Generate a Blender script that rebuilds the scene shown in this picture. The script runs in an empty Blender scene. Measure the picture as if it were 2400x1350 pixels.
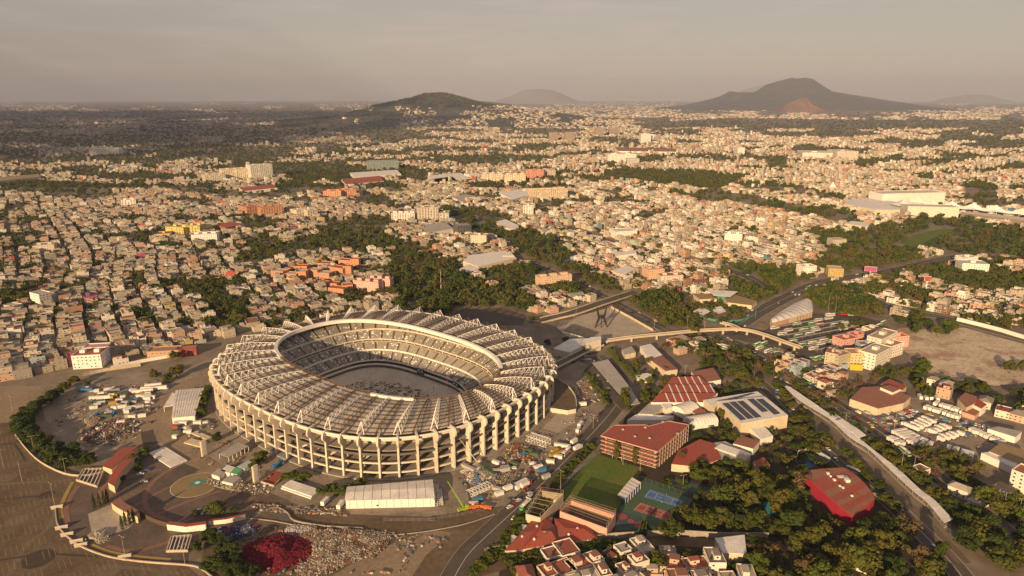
import bpy, math, random, zlib
import numpy as np
from mathutils import Vector
R = math.radians
random.seed(7); RNG = np.random.default_rng(7)
SC = bpy.context.scene
COL = SC.collection

# ------------------------------------------------------------------ camera
H = 250.0; FPX = 1600.0; HORIZON = 230.0
TH = math.atan((675 - HORIZON) / FPX)
cam_data = bpy.data.cameras.new('camera'); cam = bpy.data.objects.new('camera', cam_data); COL.objects.link(cam)
cam_data.sensor_width = 36; cam_data.lens = 36 * FPX / 2400; cam_data.clip_start = 1; cam_data.clip_end = 120000
cam.location = (0, 0, H); cam.rotation_euler = (math.pi / 2 - TH, 0, 0)
SC.camera = cam

# ------------------------------------------------------------------ sky, sun, exposure
SUN_EL, SUN_OFF = 14.5, 24.0            # degrees: height above horizon, degrees left of straight behind the camera
world = bpy.data.worlds.new('World'); SC.world = world; world.use_nodes = True
wn = world.node_tree.nodes; wl = world.node_tree.links
bg = wn['Background']
sky = wn.new('ShaderNodeTexSky'); sky.sky_type = 'NISHITA'; sky.sun_disc = False
sky.sun_elevation = R(SUN_EL); sky.sun_rotation = R(180 + SUN_OFF)
sky.altitude = 2300; sky.air_density = 1.6; sky.dust_density = 1.6; sky.ozone_density = 0.6
wmix = wn.new('ShaderNodeMix'); wmix.data_type = 'RGBA'; wmix.inputs['Factor'].default_value = 0.72
wmix.inputs['B'].default_value = (4.6, 3.55, 3.2, 1)         # smog over the whole sky: an even warm grey
wl.new(sky.outputs['Color'], wmix.inputs['A'])
# faint streaks of high cloud
wtc = wn.new('ShaderNodeTexCoord'); wmap = wn.new('ShaderNodeMapping'); wmap.inputs['Scale'].default_value = (3, 3, 26)
wno = wn.new('ShaderNodeTexNoise'); wno.inputs['Scale'].default_value = 2.2; wno.inputs['Detail'].default_value = 6
wrp = wn.new('ShaderNodeValToRGB'); wrp.color_ramp.elements[0].position = 0.5; wrp.color_ramp.elements[1].position = 0.72
wrp.color_ramp.elements[0].color = (0, 0, 0, 1); wrp.color_ramp.elements[1].color = (.5, .5, .5, 1)
wm2 = wn.new('ShaderNodeMix'); wm2.data_type = 'RGBA'; wm2.inputs['B'].default_value = (6.8, 5.3, 4.6, 1)
wl.new(wtc.outputs['Generated'], wmap.inputs['Vector']); wl.new(wmap.outputs['Vector'], wno.inputs['Vector'])
wl.new(wno.outputs['Fac'], wrp.inputs['Fac']); wl.new(wrp.outputs['Color'], wm2.inputs['Factor'])
wl.new(wmix.outputs['Result'], wm2.inputs['A']); wl.new(wm2.outputs['Result'], bg.inputs['Color'])
bg.inputs['Strength'].default_value = 0.055
sun_d = Vector((-math.sin(R(SUN_OFF)) * math.cos(R(SUN_EL)), -math.cos(R(SUN_OFF)) * math.cos(R(SUN_EL)), math.sin(R(SUN_EL))))
sl = bpy.data.lights.new('sun', 'SUN'); sl.energy = 5.0; sl.angle = R(0.6); sl.color = (1.0, 0.665, 0.35)
so = bpy.data.objects.new('sun', sl); COL.objects.link(so); so.rotation_euler = (-sun_d).to_track_quat('-Z', 'Y').to_euler()
so.location = (0, 0, 600)
vs = SC.view_settings; vs.view_transform = 'Standard'; vs.look = 'None'; vs.gamma = 1; vs.exposure = 0.8; vs.use_curve_mapping = False
cy = SC.cycles; cy.use_denoising = True; cy.max_bounces = 5; cy.diffuse_bounces = 2; cy.glossy_bounces = 2
cy.transmission_bounces = 2; cy.volume_bounces = 0; cy.transparent_max_bounces = 6; cy.caustics_reflective = False; cy.caustics_refractive = False
cy.sample_clamp_indirect = 4
try: cy.denoiser = 'OPENIMAGEDENOISE'; cy.denoising_input_passes = 'RGB_ALBEDO_NORMAL'
except Exception: pass

# ------------------------------------------------------------------ survey: photo pixel (2400 x 1350) <-> place on flat ground
CT, ST = math.cos(TH), math.sin(TH)
def P(x, y, z=0.0):
    u = (x - 1200) / FPX; v = (y - 675) / FPX
    t = (H - z) / (ST + v * CT)
    return Vector((u * t, (CT - v * ST) * t, z))
def Q(X, Y, Z=0.0):
    Z = Z - H; d = Y * CT - Z * ST
    return 1200 + FPX * X / d, 675 - FPX * (Y * ST + Z * CT) / d
def zat(py, Y):                                   # height of something at depth Y whose top is seen at row py
    v = (py - 675) / FPX
    return H - (ST + v * CT) / (CT - v * ST) * Y
def inpoly(px, py, poly):
    px = np.asarray(px, float); py = np.asarray(py, float); c = np.zeros(px.shape, bool); n = len(poly); j = n - 1
    for i in range(n):
        xi, yi = poly[i]; xj, yj = poly[j]
        m = ((yi > py) != (yj > py)) & (px < (xj - xi) * (py - yi) / ((yj - yi) or 1e-9) + xi)
        c ^= m; j = i
    return c

# ------------------------------------------------------------------ materials
MATS = {}
def _base(name, rough, metal=0.0, spec=0.3):
    m = bpy.data.materials.new(name); m.use_nodes = True; nt = m.node_tree
    b = nt.nodes['Principled BSDF']; b.inputs['Roughness'].default_value = rough; b.inputs['Metallic'].default_value = metal
    b.inputs['Specular IOR Level'].default_value = spec
    return m, nt, b
def _noise(nt, scale, detail=4.0, rough=.6, vec=None):
    n = nt.nodes.new('ShaderNodeTexNoise'); n.inputs['Scale'].default_value = scale; n.inputs['Detail'].default_value = detail
    n.inputs['Roughness'].default_value = rough
    if vec is None:
        g = nt.nodes.new('ShaderNodeNewGeometry'); vec = g.outputs['Position']
    nt.links.new(vec, n.inputs['Vector']); return n
def _math(nt, op, a, b=None):
    n = nt.nodes.new('ShaderNodeMath'); n.operation = op
    for i, s in enumerate((a, b)):
        if s is None: continue
        if isinstance(s, (int, float)): n.inputs[i].default_value = s
        else: nt.links.new(s, n.inputs[i])
    return n.outputs[0]
def _mix(nt, fac, a, b, mode='MIX'):
    n = nt.nodes.new('ShaderNodeMix'); n.data_type = 'RGBA'; n.blend_type = mode
    for k, s in (('Factor', fac), ('A', a), ('B', b)):
        if isinstance(s, (int, float)): n.inputs[k].default_value = s
        elif isinstance(s, tuple): n.inputs[k].default_value = (*s[:3], 1)
        else: nt.links.new(s, n.inputs[k])
    return n.outputs['Result']
def _ramp(nt, fac, stops):
    n = nt.nodes.new('ShaderNodeValToRGB'); e = n.color_ramp.elements
    while len(e) < len(stops): e.new(.5)
    for i, (p, c) in enumerate(stops):
        e[i].position = p; e[i].color = (*c[:3], 1) if isinstance(c, tuple) else (c, c, c, 1)
    nt.links.new(fac, n.inputs['Fac']); return n.outputs['Color']
def mat(name, col=None, rough=.8, metal=0.0, dirt=.35, scale=.25, source=None, spec=.3, dirtcol=(.16, .13, .1)):
    """plain surface with large stains and fine grain; source 'obj' takes the object's colour, 'attr' the face colour"""
    if name in MATS: return MATS[name]
    m, nt, b = _base(name, rough, metal, spec)
    if source == 'obj':
        o = nt.nodes.new('ShaderNodeObjectInfo'); c = o.outputs['Color']
    elif source == 'attr':
        o = nt.nodes.new('ShaderNodeAttribute'); o.attribute_name = 'col'; c = o.outputs['Color']
    else:
        o = nt.nodes.new('ShaderNodeRGB'); o.outputs[0].default_value = (*col, 1); c = o.outputs[0]
    n1 = _noise(nt, scale, 5.0, .65); n2 = _noise(nt, scale * 9, 2.0, .5)
    f = _ramp(nt, n1.outputs['Fac'], [(.38, 0.0), (.72, dirt)])
    c = _mix(nt, f, c, dirtcol)
    c = _mix(nt, .55, c, _ramp(nt, n2.outputs['Fac'], [(.25, .55), (.75, 1.25)]), 'MULTIPLY') if dirt > 0 else c
    nt.links.new(c, b.inputs['Base Color']); MATS[name] = m; return m
def M(name): return MATS[name]

mat('concrete', (.50, .43, .33), dirt=.3, scale=.12)
mat('concrete_grey', (.33, .30, .26), dirt=.4, scale=.1)
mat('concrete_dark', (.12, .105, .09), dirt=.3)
mat('stadium_cream', (.64, .575, .475), dirt=.3, scale=.14, dirtcol=(.34, .28, .21))
mat('white_paint', (.78, .74, .68), dirt=.12, scale=.15)
mat('steel_white', (.82, .80, .76), rough=.5, dirt=0)
mat('steel_brown', (.085, .062, .047), rough=.7, dirt=0)
mat('steel_grey', (.3, .3, .3), rough=.5, dirt=.2)
mat('roof_white', (.76, .74, .70), dirt=.3, scale=.12)
mat('roof_grey', (.40, .385, .36), dirt=.35, scale=.12)
mat('roof_red', (.36, .075, .05), dirt=.75, scale=.12, dirtcol=(.20, .10, .075))
mat('roof_terracotta', (.32, .13, .085), dirt=.7, scale=.12)
mat('crimson', (.34, .018, .045), dirt=.15)
mat('brick_red', (.30, .12, .08), dirt=.3)
mat('pink_wall', (.62, .36, .29), dirt=.25)
mat('cream_wall', (.62, .53, .38), dirt=.3)
mat('glass_dark', (.02, .025, .03), rough=.15, dirt=0, spec=.6)
mat('rubber', (.02, .02, .02), dirt=0)
mat('asphalt', (.11, .080, .050), rough=.9, dirt=.75, scale=.035, dirtcol=(.19, .145, .10))
mat('asphalt_dark', (.08, .068, .056), rough=.9, dirt=.75, scale=.06, dirtcol=(.13, .105, .08))
mat('cobble', (.105, .08, .068), rough=.9, dirt=.7, scale=.05, dirtcol=(.20, .15, .11))
mat('dust', (.28, .215, .145), rough=1, dirt=.6, scale=.04, dirtcol=(.17, .135, .1))
mat('dirt_grey', (.30, .255, .20), rough=1, dirt=.85, scale=.045, dirtcol=(.14, .115, .09))
mat('paving_pale', (.42, .37, .30), rough=.95, dirt=.6, scale=.06, dirtcol=(.24, .19, .14))
mat('paving_pink', (.24, .13, .1), rough=.95, dirt=.4, scale=.1)
mat('yellow_line', (.38, .27, .07), dirt=.4, scale=.3)
mat('white_line', (.7, .68, .62), dirt=.3, scale=.3)
mat('lawn', (.07, .135, .018), rough=1, dirt=.75, scale=.055, dirtcol=(.16, .14, .04))
mat('soil', (.10, .075, .05), rough=1, dirt=.5, scale=.1)
mat('court_blue', (.045, .15, .34), dirt=.2); mat('court_red', (.30, .07, .05), dirt=.25); mat('court_green', (.05, .11, .065), dirt=.25)
mat('court_navy', (.045, .065, .09), dirt=.25)
mat('teal', (.06, .24, .22), dirt=.2); mat('tarp_blue', (.03, .19, .42), dirt=.15); mat('tarp_green', (.10, .42, .2), dirt=.1)
mat('lime', (.30, .42, .05), rough=.4, dirt=.05); mat('orange_paint', (.62, .16, .03), rough=.5, dirt=.1)
mat('solar', (.035, .035, .045), rough=.25, dirt=.1, spec=.5)
mat('black_paint', (.018, .018, .02), rough=.5, dirt=.1)
mat('bark', (.10, .07, .05), dirt=.3, scale=2)
mat('paint_obj', rough=.8, dirt=.22, scale=.2, source='obj')
mat('vehicle_paint', rough=.35, dirt=.08, scale=.5, source='obj', spec=.5)
mat('paint_attr', rough=.85, dirt=.3, scale=.09, source='attr')
mat('pile_attr', rough=.8, dirt=.15, scale=.8, source='attr')

# ------------------------------------------------------------------ mesh builder and object helpers
class MB:
    def __init__(s): s.v = []; s.f = []; s.m = []; s.mats = []
    def mi(s, m):
        m = M(m) if isinstance(m, str) else m
        if m not in s.mats: s.mats.append(m)
        return s.mats.index(m)
    def face(s, pts, m):
        k = len(s.v); s.v += [tuple(p) for p in pts]; s.f.append(tuple(range(k, k + len(pts)))); s.m.append(s.mi(m)); return s
    def box(s, c, size, m, rz=0.0, top=None, bottom=True):
        hx, hy, hz = size[0] / 2, size[1] / 2, size[2] / 2; cr, sr = math.cos(rz), math.sin(rz); k = len(s.v)
        for dz in (-hz, hz):
            for dx, dy in ((-hx, -hy), (hx, -hy), (hx, hy), (-hx, hy)):
                s.v.append((c[0] + dx * cr - dy * sr, c[1] + dx * sr + dy * cr, c[2] + dz))
        a = s.mi(m); t = s.mi(top) if top else a
        fs = [(0, 1, 5, 4), (1, 2, 6, 5), (2, 3, 7, 6), (3, 0, 4, 7), (4, 5, 6, 7)] + ([(3, 2, 1, 0)] if bottom else [])
        for i, q in enumerate(fs): s.f.append(tuple(k + j for j in q)); s.m.append(t if i == 4 else a)
        return s
    def prism(s, pts, z0, z1, m, top=None, bottom=False):
        n = len(pts); k = len(s.v)
        ar = sum(pts[i][0] * pts[(i + 1) % n][1] - pts[(i + 1) % n][0] * pts[i][1] for i in range(n))
        if ar < 0: pts = pts[::-1]
        s.v += [(p[0], p[1], z0) for p in pts] + [(p[0], p[1], z1) for p in pts]
        a = s.mi(m); t = s.mi(top) if top else a
        for i in range(n):
            j = (i + 1) % n; s.f.append((k + i, k + j, k + n + j, k + n + i)); s.m.append(a)
        s.f.append(tuple(k + n + i for i in range(n))); s.m.append(t)
        if bottom: s.f.append(tuple(k + n - 1 - i for i in range(n))); s.m.append(a)
        return s
    def bar(s, a, b, r, m, n=4, r2=None, caps=False):
        a = Vector(a); b = Vector(b); d = b - a
        if d.length < 1e-6: return s
        d.normalize(); u = d.cross(Vector((0, 0, 1)));
        if u.length < 1e-3: u = Vector((1, 0, 0))
        u.normalize(); w = d.cross(u); k = len(s.v); mi = s.mi(m)
        for p, rr in ((a, r), (b, r if r2 is None else r2)):
            for i in range(n):
                t = 2 * math.pi * (i + .5) / n; s.v.append(tuple(p + (u * math.cos(t) + w * math.sin(t)) * rr))
        for i in range(n):
            j = (i + 1) % n; s.f.append((k + i, k + n + i, k + n + j, k + j)); s.m.append(mi)
        if caps:
            s.f.append(tuple(k + i for i in range(n))); s.m.append(mi)
            s.f.append(tuple(k + n + n - 1 - i for i in range(n))); s.m.append(mi)
        return s
    def cyl(s, c, r, h, m, n=10, r2=None):
        return s.bar(c, (c[0], c[1], c[2] + h), r, m, n, r2, True)
    def strip(s, A, B, m):
        for i in range(len(A) - 1): s.face((A[i], A[i + 1], B[i + 1], B[i]), m)
        return s
    def mesh(s, name):
        me = bpy.data.meshes.new(name); me.from_pydata(s.v, [], s.f)
        for m in s.mats: me.materials.append(m)
        if len(s.mats) > 1: me.polygons.foreach_set('material_index', s.m)
        me.update(); return me
    def build(s, name, parent=None, color=None, loc=None, rz=0.0): return ob(name, s.mesh(name), parent, color, loc, rz)
def ob(name, data, parent=None, color=None, loc=None, rz=0.0, scale=None):
    o = bpy.data.objects.new(name, data); COL.objects.link(o)
    if parent is not None: o.parent = parent
    if color is not None: o.color = (*color[:3], 1)
    if loc is not None: o.location = loc
    if rz: o.rotation_euler = (0, 0, rz)
    if scale is not None: o.scale = scale if hasattr(scale, '__len__') else (scale,) * 3
    return o
def tag(o, label, cat=None, group=None, kind=None):
    o['label'] = label
    if cat: o['category'] = cat
    if group: o['group'] = group
    if kind: o['kind'] = kind
    return o
def thing(name, label, cat, loc=(0, 0, 0), rz=0.0, group=None):
    return tag(ob(name, None, None, None, loc, rz), label, cat, group)
def structure(o): o['kind'] = 'structure'; return o
def poly_w(px, z=0.0): return [P(x, y, z) for x, y in px]
def sheet(name, px, m, z):
    """a flat piece of ground laid z above the base"""
    me = MB(); pts = poly_w(px, 0.0); n = len(pts)
    ar = sum(pts[i].x * pts[(i + 1) % n].y - pts[(i + 1) % n].x * pts[i].y for i in range(n))
    if ar < 0: pts = pts[::-1]
    me.face([(p.x, p.y, z) for p in pts], m); return structure(me.build(name))
def offset_line(pts, w):
    """left and right edges of a strip of width w along pts"""
    L, Rr = [], []
    for i, p in enumerate(pts):
        a = pts[max(i - 1, 0)]; b = pts[min(i + 1, len(pts) - 1)]
        d = Vector((b.x - a.x, b.y - a.y, 0)).normalized(); n = Vector((-d.y, d.x, 0)) * (w / 2)
        L.append(p + n); Rr.append(p - n)
    return L, Rr
def smooth(px, k=4):
    """Catmull-Rom through pixel points"""
    out = []
    for i in range(len(px) - 1):
        p0 = px[max(i - 1, 0)]; p1 = px[i]; p2 = px[i + 1]; p3 = px[min(i + 2, len(px) - 1)]
        for j in range(k):
            t = j / k
            out.append(tuple(.5 * (2 * b + (c - a) * t + (2 * a - 5 * b + 4 * c - d) * t * t + (3 * b - a - 3 * c + d) * t ** 3) for a, b, c, d in zip(p0, p1, p2, p3)))
    out.append(px[-1]); return out
def road(name, px, w, z=.06, m='asphalt_dark', line=None):
    pts = poly_w(smooth(px)); L, Rr = offset_line(pts, w)
    me = MB(); me.strip([(p.x, p.y, z) for p in Rr], [(p.x, p.y, z) for p in L], m); o = structure(me.build(name))
    if line:
        L, Rr = offset_line(pts, .28); me = MB(); me.strip([(p.x, p.y, z + .02) for p in Rr], [(p.x, p.y, z + .02) for p in L], line); me.build('painted_line', o)
        for s in (-1, 1):
            L, Rr = offset_line(pts, w * .98 + 0.4); E = L if s > 0 else Rr
            me = MB()
            for a, b in zip(E[:-1], E[1:]):
                d = (b - a).normalized(); n = Vector((-d.y, d.x, 0)) * .3
                me.face([a - n + Vector((0, 0, .16)), b - n + Vector((0, 0, .16)), b + n + Vector((0, 0, .16)), a + n + Vector((0, 0, .16))], 'concrete_grey')
                me.face([a - n, b - n, b - n + Vector((0, 0, .16)), a - n + Vector((0, 0, .16))], 'concrete_grey')
                me.face([b + n, a + n, a + n + Vector((0, 0, .16)), b + n + Vector((0, 0, .16))], 'concrete_grey')
            me.build('kerb', o)
    return o
def wall(name, px, h, t, m, label, cat='wall', cap=None, group=None, z=0.0, hpix=0.0):
    pts = poly_w(px, z); L, Rr = offset_line(pts, t); me = MB()
    up = Vector((0, 0, h))
    me.strip([p for p in Rr], [p + up for p in Rr], m); me.strip([p + up for p in L], [p for p in L], m)
    me.strip([p + up for p in Rr], [p + up for p in L], m)
    me.face((L[0], Rr[0], Rr[0] + up, L[0] + up), m); me.face((Rr[-1], L[-1], L[-1] + up, Rr[-1] + up), m)
    o = tag(me.build(name), label, cat, group)
    if cap:
        L, Rr = offset_line(pts, t + .5); me = MB(); u2 = up + Vector((0, 0, .3)); u1 = up + Vector((0, 0, .004))
        me.strip([p + u2 for p in Rr], [p + u2 for p in L], cap); me.strip([p + u1 for p in Rr], [p + u2 for p in Rr], cap); me.strip([p + u2 for p in L], [p + u1 for p in L], cap)
        me.build('coping', o)
    return o
def mesh_fence(name, px, h, m, label):
    W = poly_w(px); r = tag(ob(name, None, None, None, W[0]), label, 'fence')
    for a, b in zip(W[:-1], W[1:]):
        n = max(1, int((b - a).length / 4)); a = a - W[0]; b = b - W[0]; me = MB()
        for z in (h, h * .66, h * .33, .1): me.bar((a.x, a.y, z), (b.x, b.y, z), .045, m, 3)
        me.build('rail', r)
        for k in range(n + 1): p = a.lerp(b, k / n); me = MB(); me.bar((p.x, p.y, 0), (p.x, p.y, h), .07, m); me.build('post', r)
    return r
def line_between(a, b, z=0.0):
    """centre, length and heading of the segment between two pixels on the ground"""
    A = P(*a, z); B = P(*b, z); d = B - A
    return (A + B) / 2, d.length, math.atan2(d.y, d.x)
def attr_mesh(name, V, F, C, matname):
    """numpy quads with one colour per face"""
    me = bpy.data.meshes.new(name); nv, nf = len(V), len(F)
    me.vertices.add(nv); me.vertices.foreach_set('co', np.asarray(V, np.float32).ravel())
    me.loops.add(nf * 4); me.polygons.add(nf)
    me.loops.foreach_set('vertex_index', np.asarray(F, np.int32).ravel())
    me.polygons.foreach_set('loop_start', np.arange(0, nf * 4, 4, dtype=np.int32))
    me.update(calc_edges=True)
    at = me.attributes.new('col', 'FLOAT_COLOR', 'FACE')
    C4 = np.ones((nf, 4), np.float32); C4[:, :3] = C; at.data.foreach_set('color', C4.ravel())
    me.materials.append(M(matname)); me.validate(); me.shade_flat(); return me
BOXF = np.array([(0, 1, 5, 4), (1, 2, 6, 5), (2, 3, 7, 6), (3, 0, 4, 7), (4, 5, 6, 7)])
def boxes_np(c, size, rz, z0, wallc, roofc):
    """many upright boxes: centres (n,2), size (n,3), turn (n,), base height (n,)"""
    n = len(c); hx = size[:, 0] / 2; hy = size[:, 1] / 2; cr = np.cos(rz); sr = np.sin(rz); V = np.zeros((n, 8, 3))
    for k, (sx, sy, sz) in enumerate(((-1, -1, 0), (1, -1, 0), (1, 1, 0), (-1, 1, 0), (-1, -1, 1), (1, -1, 1), (1, 1, 1), (-1, 1, 1))):
        dx = sx * hx; dy = sy * hy
        V[:, k, 0] = c[:, 0] + dx * cr - dy * sr; V[:, k, 1] = c[:, 1] + dx * sr + dy * cr; V[:, k, 2] = z0 + sz * size[:, 2]
    F = (np.arange(n)[:, None, None] * 8 + BOXF[None]).reshape(-1, 4)
    C = np.repeat(wallc[:, None, :], 5, 1).copy(); C[:, 4] = roofc
    return V.reshape(-1, 3), F, C.reshape(-1, 3)
def join_np(parts):
    V, F, C, k = [], [], [], 0
    for v, f, c in parts: V.append(v); F.append(f + k); C.append(c); k += len(v)
    return np.concatenate(V), np.concatenate(F), np.concatenate(C)
# ------------------------------------------------------------------ the stadium's plan: rounded rectangles about one centre
SCX, SCY, SROT = -111.0, 555.0, R(-38.5)
SCS, SSN = math.cos(SROT), math.sin(SROT)
def se_local(A, B, n, u):
    c, s = math.cos(u), math.sin(u)
    return A * math.copysign(abs(c) ** (2 / n), c), B * math.copysign(abs(s) ** (2 / n), s)
def s2w(x, y, z=0.0): return Vector((SCX + x * SCS - y * SSN, SCY + x * SSN + y * SCS, z))
def se(A, B, n, u, z=0.0): return s2w(*se_local(A, B, n, u), z)
def even_params(A, B, n, N, phase=0.0):
    us = [2 * math.pi * i / 4000 for i in range(4001)]; pts = [se_local(A, B, n, u) for u in us]; L = [0.0]
    for a, b in zip(pts[:-1], pts[1:]): L.append(L[-1] + math.dist(a, b))
    out = []; k = 0
    for i in range(N):
        t = ((i + phase) % N) / N * L[-1]
        k = int(np.searchsorted(L, t)); k = max(1, min(k, 4000)); f = (t - L[k - 1]) / max(L[k] - L[k - 1], 1e-9)
        out.append(us[k - 1] + f * (us[k] - us[k - 1]))
    return out
NCOL = 68
COLU = even_params(141, 121, 2.7, NCOL, .55)
def in_stadium(X, Y, k=1.0):
    dx = np.asarray(X) - SCX; dy = np.asarray(Y) - SCY
    x = dx * SCS + dy * SSN; y = -dx * SSN + dy * SCS
    return (np.abs(x) / (145 * k)) ** 2.7 + (np.abs(y) / (125 * k)) ** 2.7 < 1

# ------------------------------------------------------------------ ground to the horizon, with the sunken bowl left open
def ground_mat():
    m, nt, b = _base('city_ground', 1.0)
    n1 = _noise(nt, .006, 6, .6); n2 = _noise(nt, .09, 4, .6)
    c = _ramp(nt, n1.outputs['Fac'], [(.3, (.15, .125, .098)), (.5, (.22, .18, .135)), (.7, (.12, .11, .07))])
    c = _mix(nt, .6, c, _ramp(nt, n2.outputs['Fac'], [(.3, .5), (.7, 1.3)]), 'MULTIPLY')
    nt.links.new(c, b.inputs['Base Color']); MATS['city_ground'] = m
ground_mat()
def build_ground():
    N = 96; V = []; F = []
    radii = [None, 260, 700, 2000, 6000, 15000, 60000]
    for r in radii:
        for i in range(N):
            u = 2 * math.pi * i / N
            p = se(74.5, 53.5, 3.2, u) if r is None else s2w(r * math.cos(u), r * math.sin(u))
            V.append((p.x, p.y, 0.0))
    for k in range(len(radii) - 1):
        for i in range(N):
            j = (i + 1) % N; F.append((k * N + i, (k + 1) * N + i, (k + 1) * N + j, k * N + j))
    me = bpy.data.meshes.new('ground'); me.from_pydata(V, [], F); me.materials.append(M('city_ground')); return structure(ob('ground', me))
build_ground()

# ------------------------------------------------------------------ hills and volcanoes
def hill_mat(name, c1, c2, c3):
    m, nt, b = _base(name, 1.0)
    n = _noise(nt, .004, 8, .65); c = _ramp(nt, n.outputs['Fac'], [(.35, c1), (.52, c2), (.7, c3)])
    nt.links.new(c, b.inputs['Base Color']); MATS[name] = m
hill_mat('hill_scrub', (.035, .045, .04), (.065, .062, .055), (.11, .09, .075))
hill_mat('hill_haze_tint', (.20, .175, .16), (.25, .215, .19), (.29, .25, .22))  # lightened so the farthest hills fade: distance haze painted into their colour
hill_mat('hill_red', (.13, .075, .055), (.18, .10, .07), (.22, .13, .095))
def vnoise(x, y, seed=0):
    """smooth value noise on arrays"""
    xi = np.floor(x).astype(np.int64); yi = np.floor(y).astype(np.int64); fx = x - xi; fy = y - yi
    fx = fx * fx * (3 - 2 * fx); fy = fy * fy * (3 - 2 * fy)
    def h(a, b):
        k = (a * 374761393 + b * 668265263 + seed * 1274126177) & 0xffffffff
        k = ((k ^ (k >> 13)) * 1274126177) & 0xffffffff
        return ((k ^ (k >> 16)) & 0xffff) / 65535.0
    return (h(xi, yi) * (1 - fx) + h(xi + 1, yi) * fx) * (1 - fy) + (h(xi, yi + 1) * (1 - fx) + h(xi + 1, yi + 1) * fx) * fy
def fbm(x, y, seed=0, o=4):
    s = 0; a = .5; t = 0
    for k in range(o): s = s + a * vnoise(x * 2 ** k, y * 2 ** k, seed + k); t += a; a *= .5
    return s / t
def ridge(name, prof, D, depth, m, nx=160, ny=36, rough=.1):
    """a mountain at distance D whose skyline passes through the pixels of prof"""
    xs = np.array([p[0] for p in prof], float); ys = np.array([p[1] for p in prof], float)
    px = np.linspace(xs[0], xs[-1], nx); py = np.interp(px, xs, ys)
    X = (px - 1200) / FPX * D / CT * .98; Z = np.array([max(zat(y, D), 0) for y in py])
    t = np.linspace(-1, 1, ny); V = []
    base = np.clip(Z, 0, None)
    for tt in t:
        w = max(0.0, 1 - abs(tt)) ; w = w * (1.25 - .25 * w)
        yy = D + tt * depth
        nz = fbm(X / (depth * .3), np.full(nx, yy / (depth * .3)), 5) - .5
        z = base * w * (1 + nz * rough * 4 * (1 - w) ) + nz * rough * base * 1.2 * (w > 0) * (1 - abs(2 * w - 1)) - (0 if abs(tt) < .99 else 3)
        V.append(np.stack([X * (1 + tt * depth / D * .3), np.full(nx, yy), z], 1))
    V = np.concatenate(V); F = [(j * nx + i, j * nx + i + 1, (j + 1) * nx + i + 1, (j + 1) * nx + i) for j in range(ny - 1) for i in range(nx - 1)]
    me = bpy.data.meshes.new(name); me.from_pydata(V.tolist(), [], F); me.materials.append(M(m)); me.shade_smooth(); return structure(ob(name, me))
ridge('mountain', [(1540, 252), (1600, 243), (1640, 233), (1665, 224), (1683, 213), (1700, 216), (1738, 215), (1765, 196), (1785, 190), (1815, 181), (1828, 183), (1845, 180), (1862, 184), (1885, 200), (1900, 212), (1945, 220), (2000, 229), (2060, 239), (2120, 252)], 17000, 2600, 'hill_scrub')
ridge('hill', [(1796, 262), (1806, 248), (1822, 238), (1836, 231), (1848, 226), (1856, 228), (1866, 240), (1880, 249), (1900, 256), (1920, 262)], 13000, 500, 'hill_red', 60, 24, .3)
ridge('far_hill', [(1150, 240), (1195, 226), (1220, 213), (1240, 208), (1262, 207), (1290, 211), (1312, 220), (1335, 232), (1360, 240)], 34000, 2500, 'hill_haze_tint')
ridge('far_hill', [(1600, 240), (1680, 222), (1730, 204), (1760, 196), (1800, 202), (1860, 224), (1920, 240)], 36000, 2500, 'hill_haze_tint')
ridge('far_hill', [(2130, 242), (2170, 228), (2215, 221), (2260, 223), (2310, 240)], 35000, 2000, 'hill_haze_tint')
ridge('far_hill', [(1040, 246), (1072, 224), (1090, 225), (1125, 236), (1200, 244)], 14000, 900, 'hill_scrub')
# the wooded hill behind the city: a real height field that the houses on its foot stand on
EX, EY = (1035 - 1200) / FPX * 8300, 8300.0
_ep = [(660, 283), (780, 276), (830, 265), (862, 252), (900, 244), (940, 236), (980, 226), (1000, 219), (1020, 217), (1050, 217), (1070, 222), (1090, 230), (1110, 236), (1150, 244), (1250, 257), (1330, 268), (1420, 282)]
_ex = np.array([(p[0] - 1035) * 5.19 for p in _ep]); _ez = np.array([max(zat(p[1], 8300.0), 0) for p in _ep])
def estrella(X, Y):
    dx = (np.asarray(X, float) - EX); dy = (np.asarray(Y, float) - EY); z = np.interp(dx, _ex, _ez, 0, 0); w = np.clip(1 - np.abs(dy) / 2100, 0, 1); top = np.clip(1 - np.abs(dy) / 700, 0, 1) ** .7
    low = np.minimum(z, 150); return low * w * (1.35 - .35 * w) + (z - low) * top
def build_estrella():
    n = 90; xs = np.linspace(-2500, 2050, n) + EX; ys = np.linspace(-2150, 2150, n) + EY
    XX, YY = np.meshgrid(xs, ys); ZZ = estrella(XX, YY); ZZ = ZZ + (fbm(XX / 160, YY / 160, 3) - .5) * 30 * np.clip((ZZ - 120) / 100, 0, 1) - (ZZ <= 0) * 2
    V = np.stack([XX.ravel(), YY.ravel(), ZZ.ravel()], 1)
    F = [(j * n + i, j * n + i + 1, (j + 1) * n + i + 1, (j + 1) * n + i) for j in range(n - 1) for i in range(n - 1)]
    me = bpy.data.meshes.new('hill'); me.from_pydata(V.tolist(), [], F); me.materials.append(M('hill_scrub')); me.shade_smooth(); structure(ob('hill', me))
build_estrella()

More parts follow.
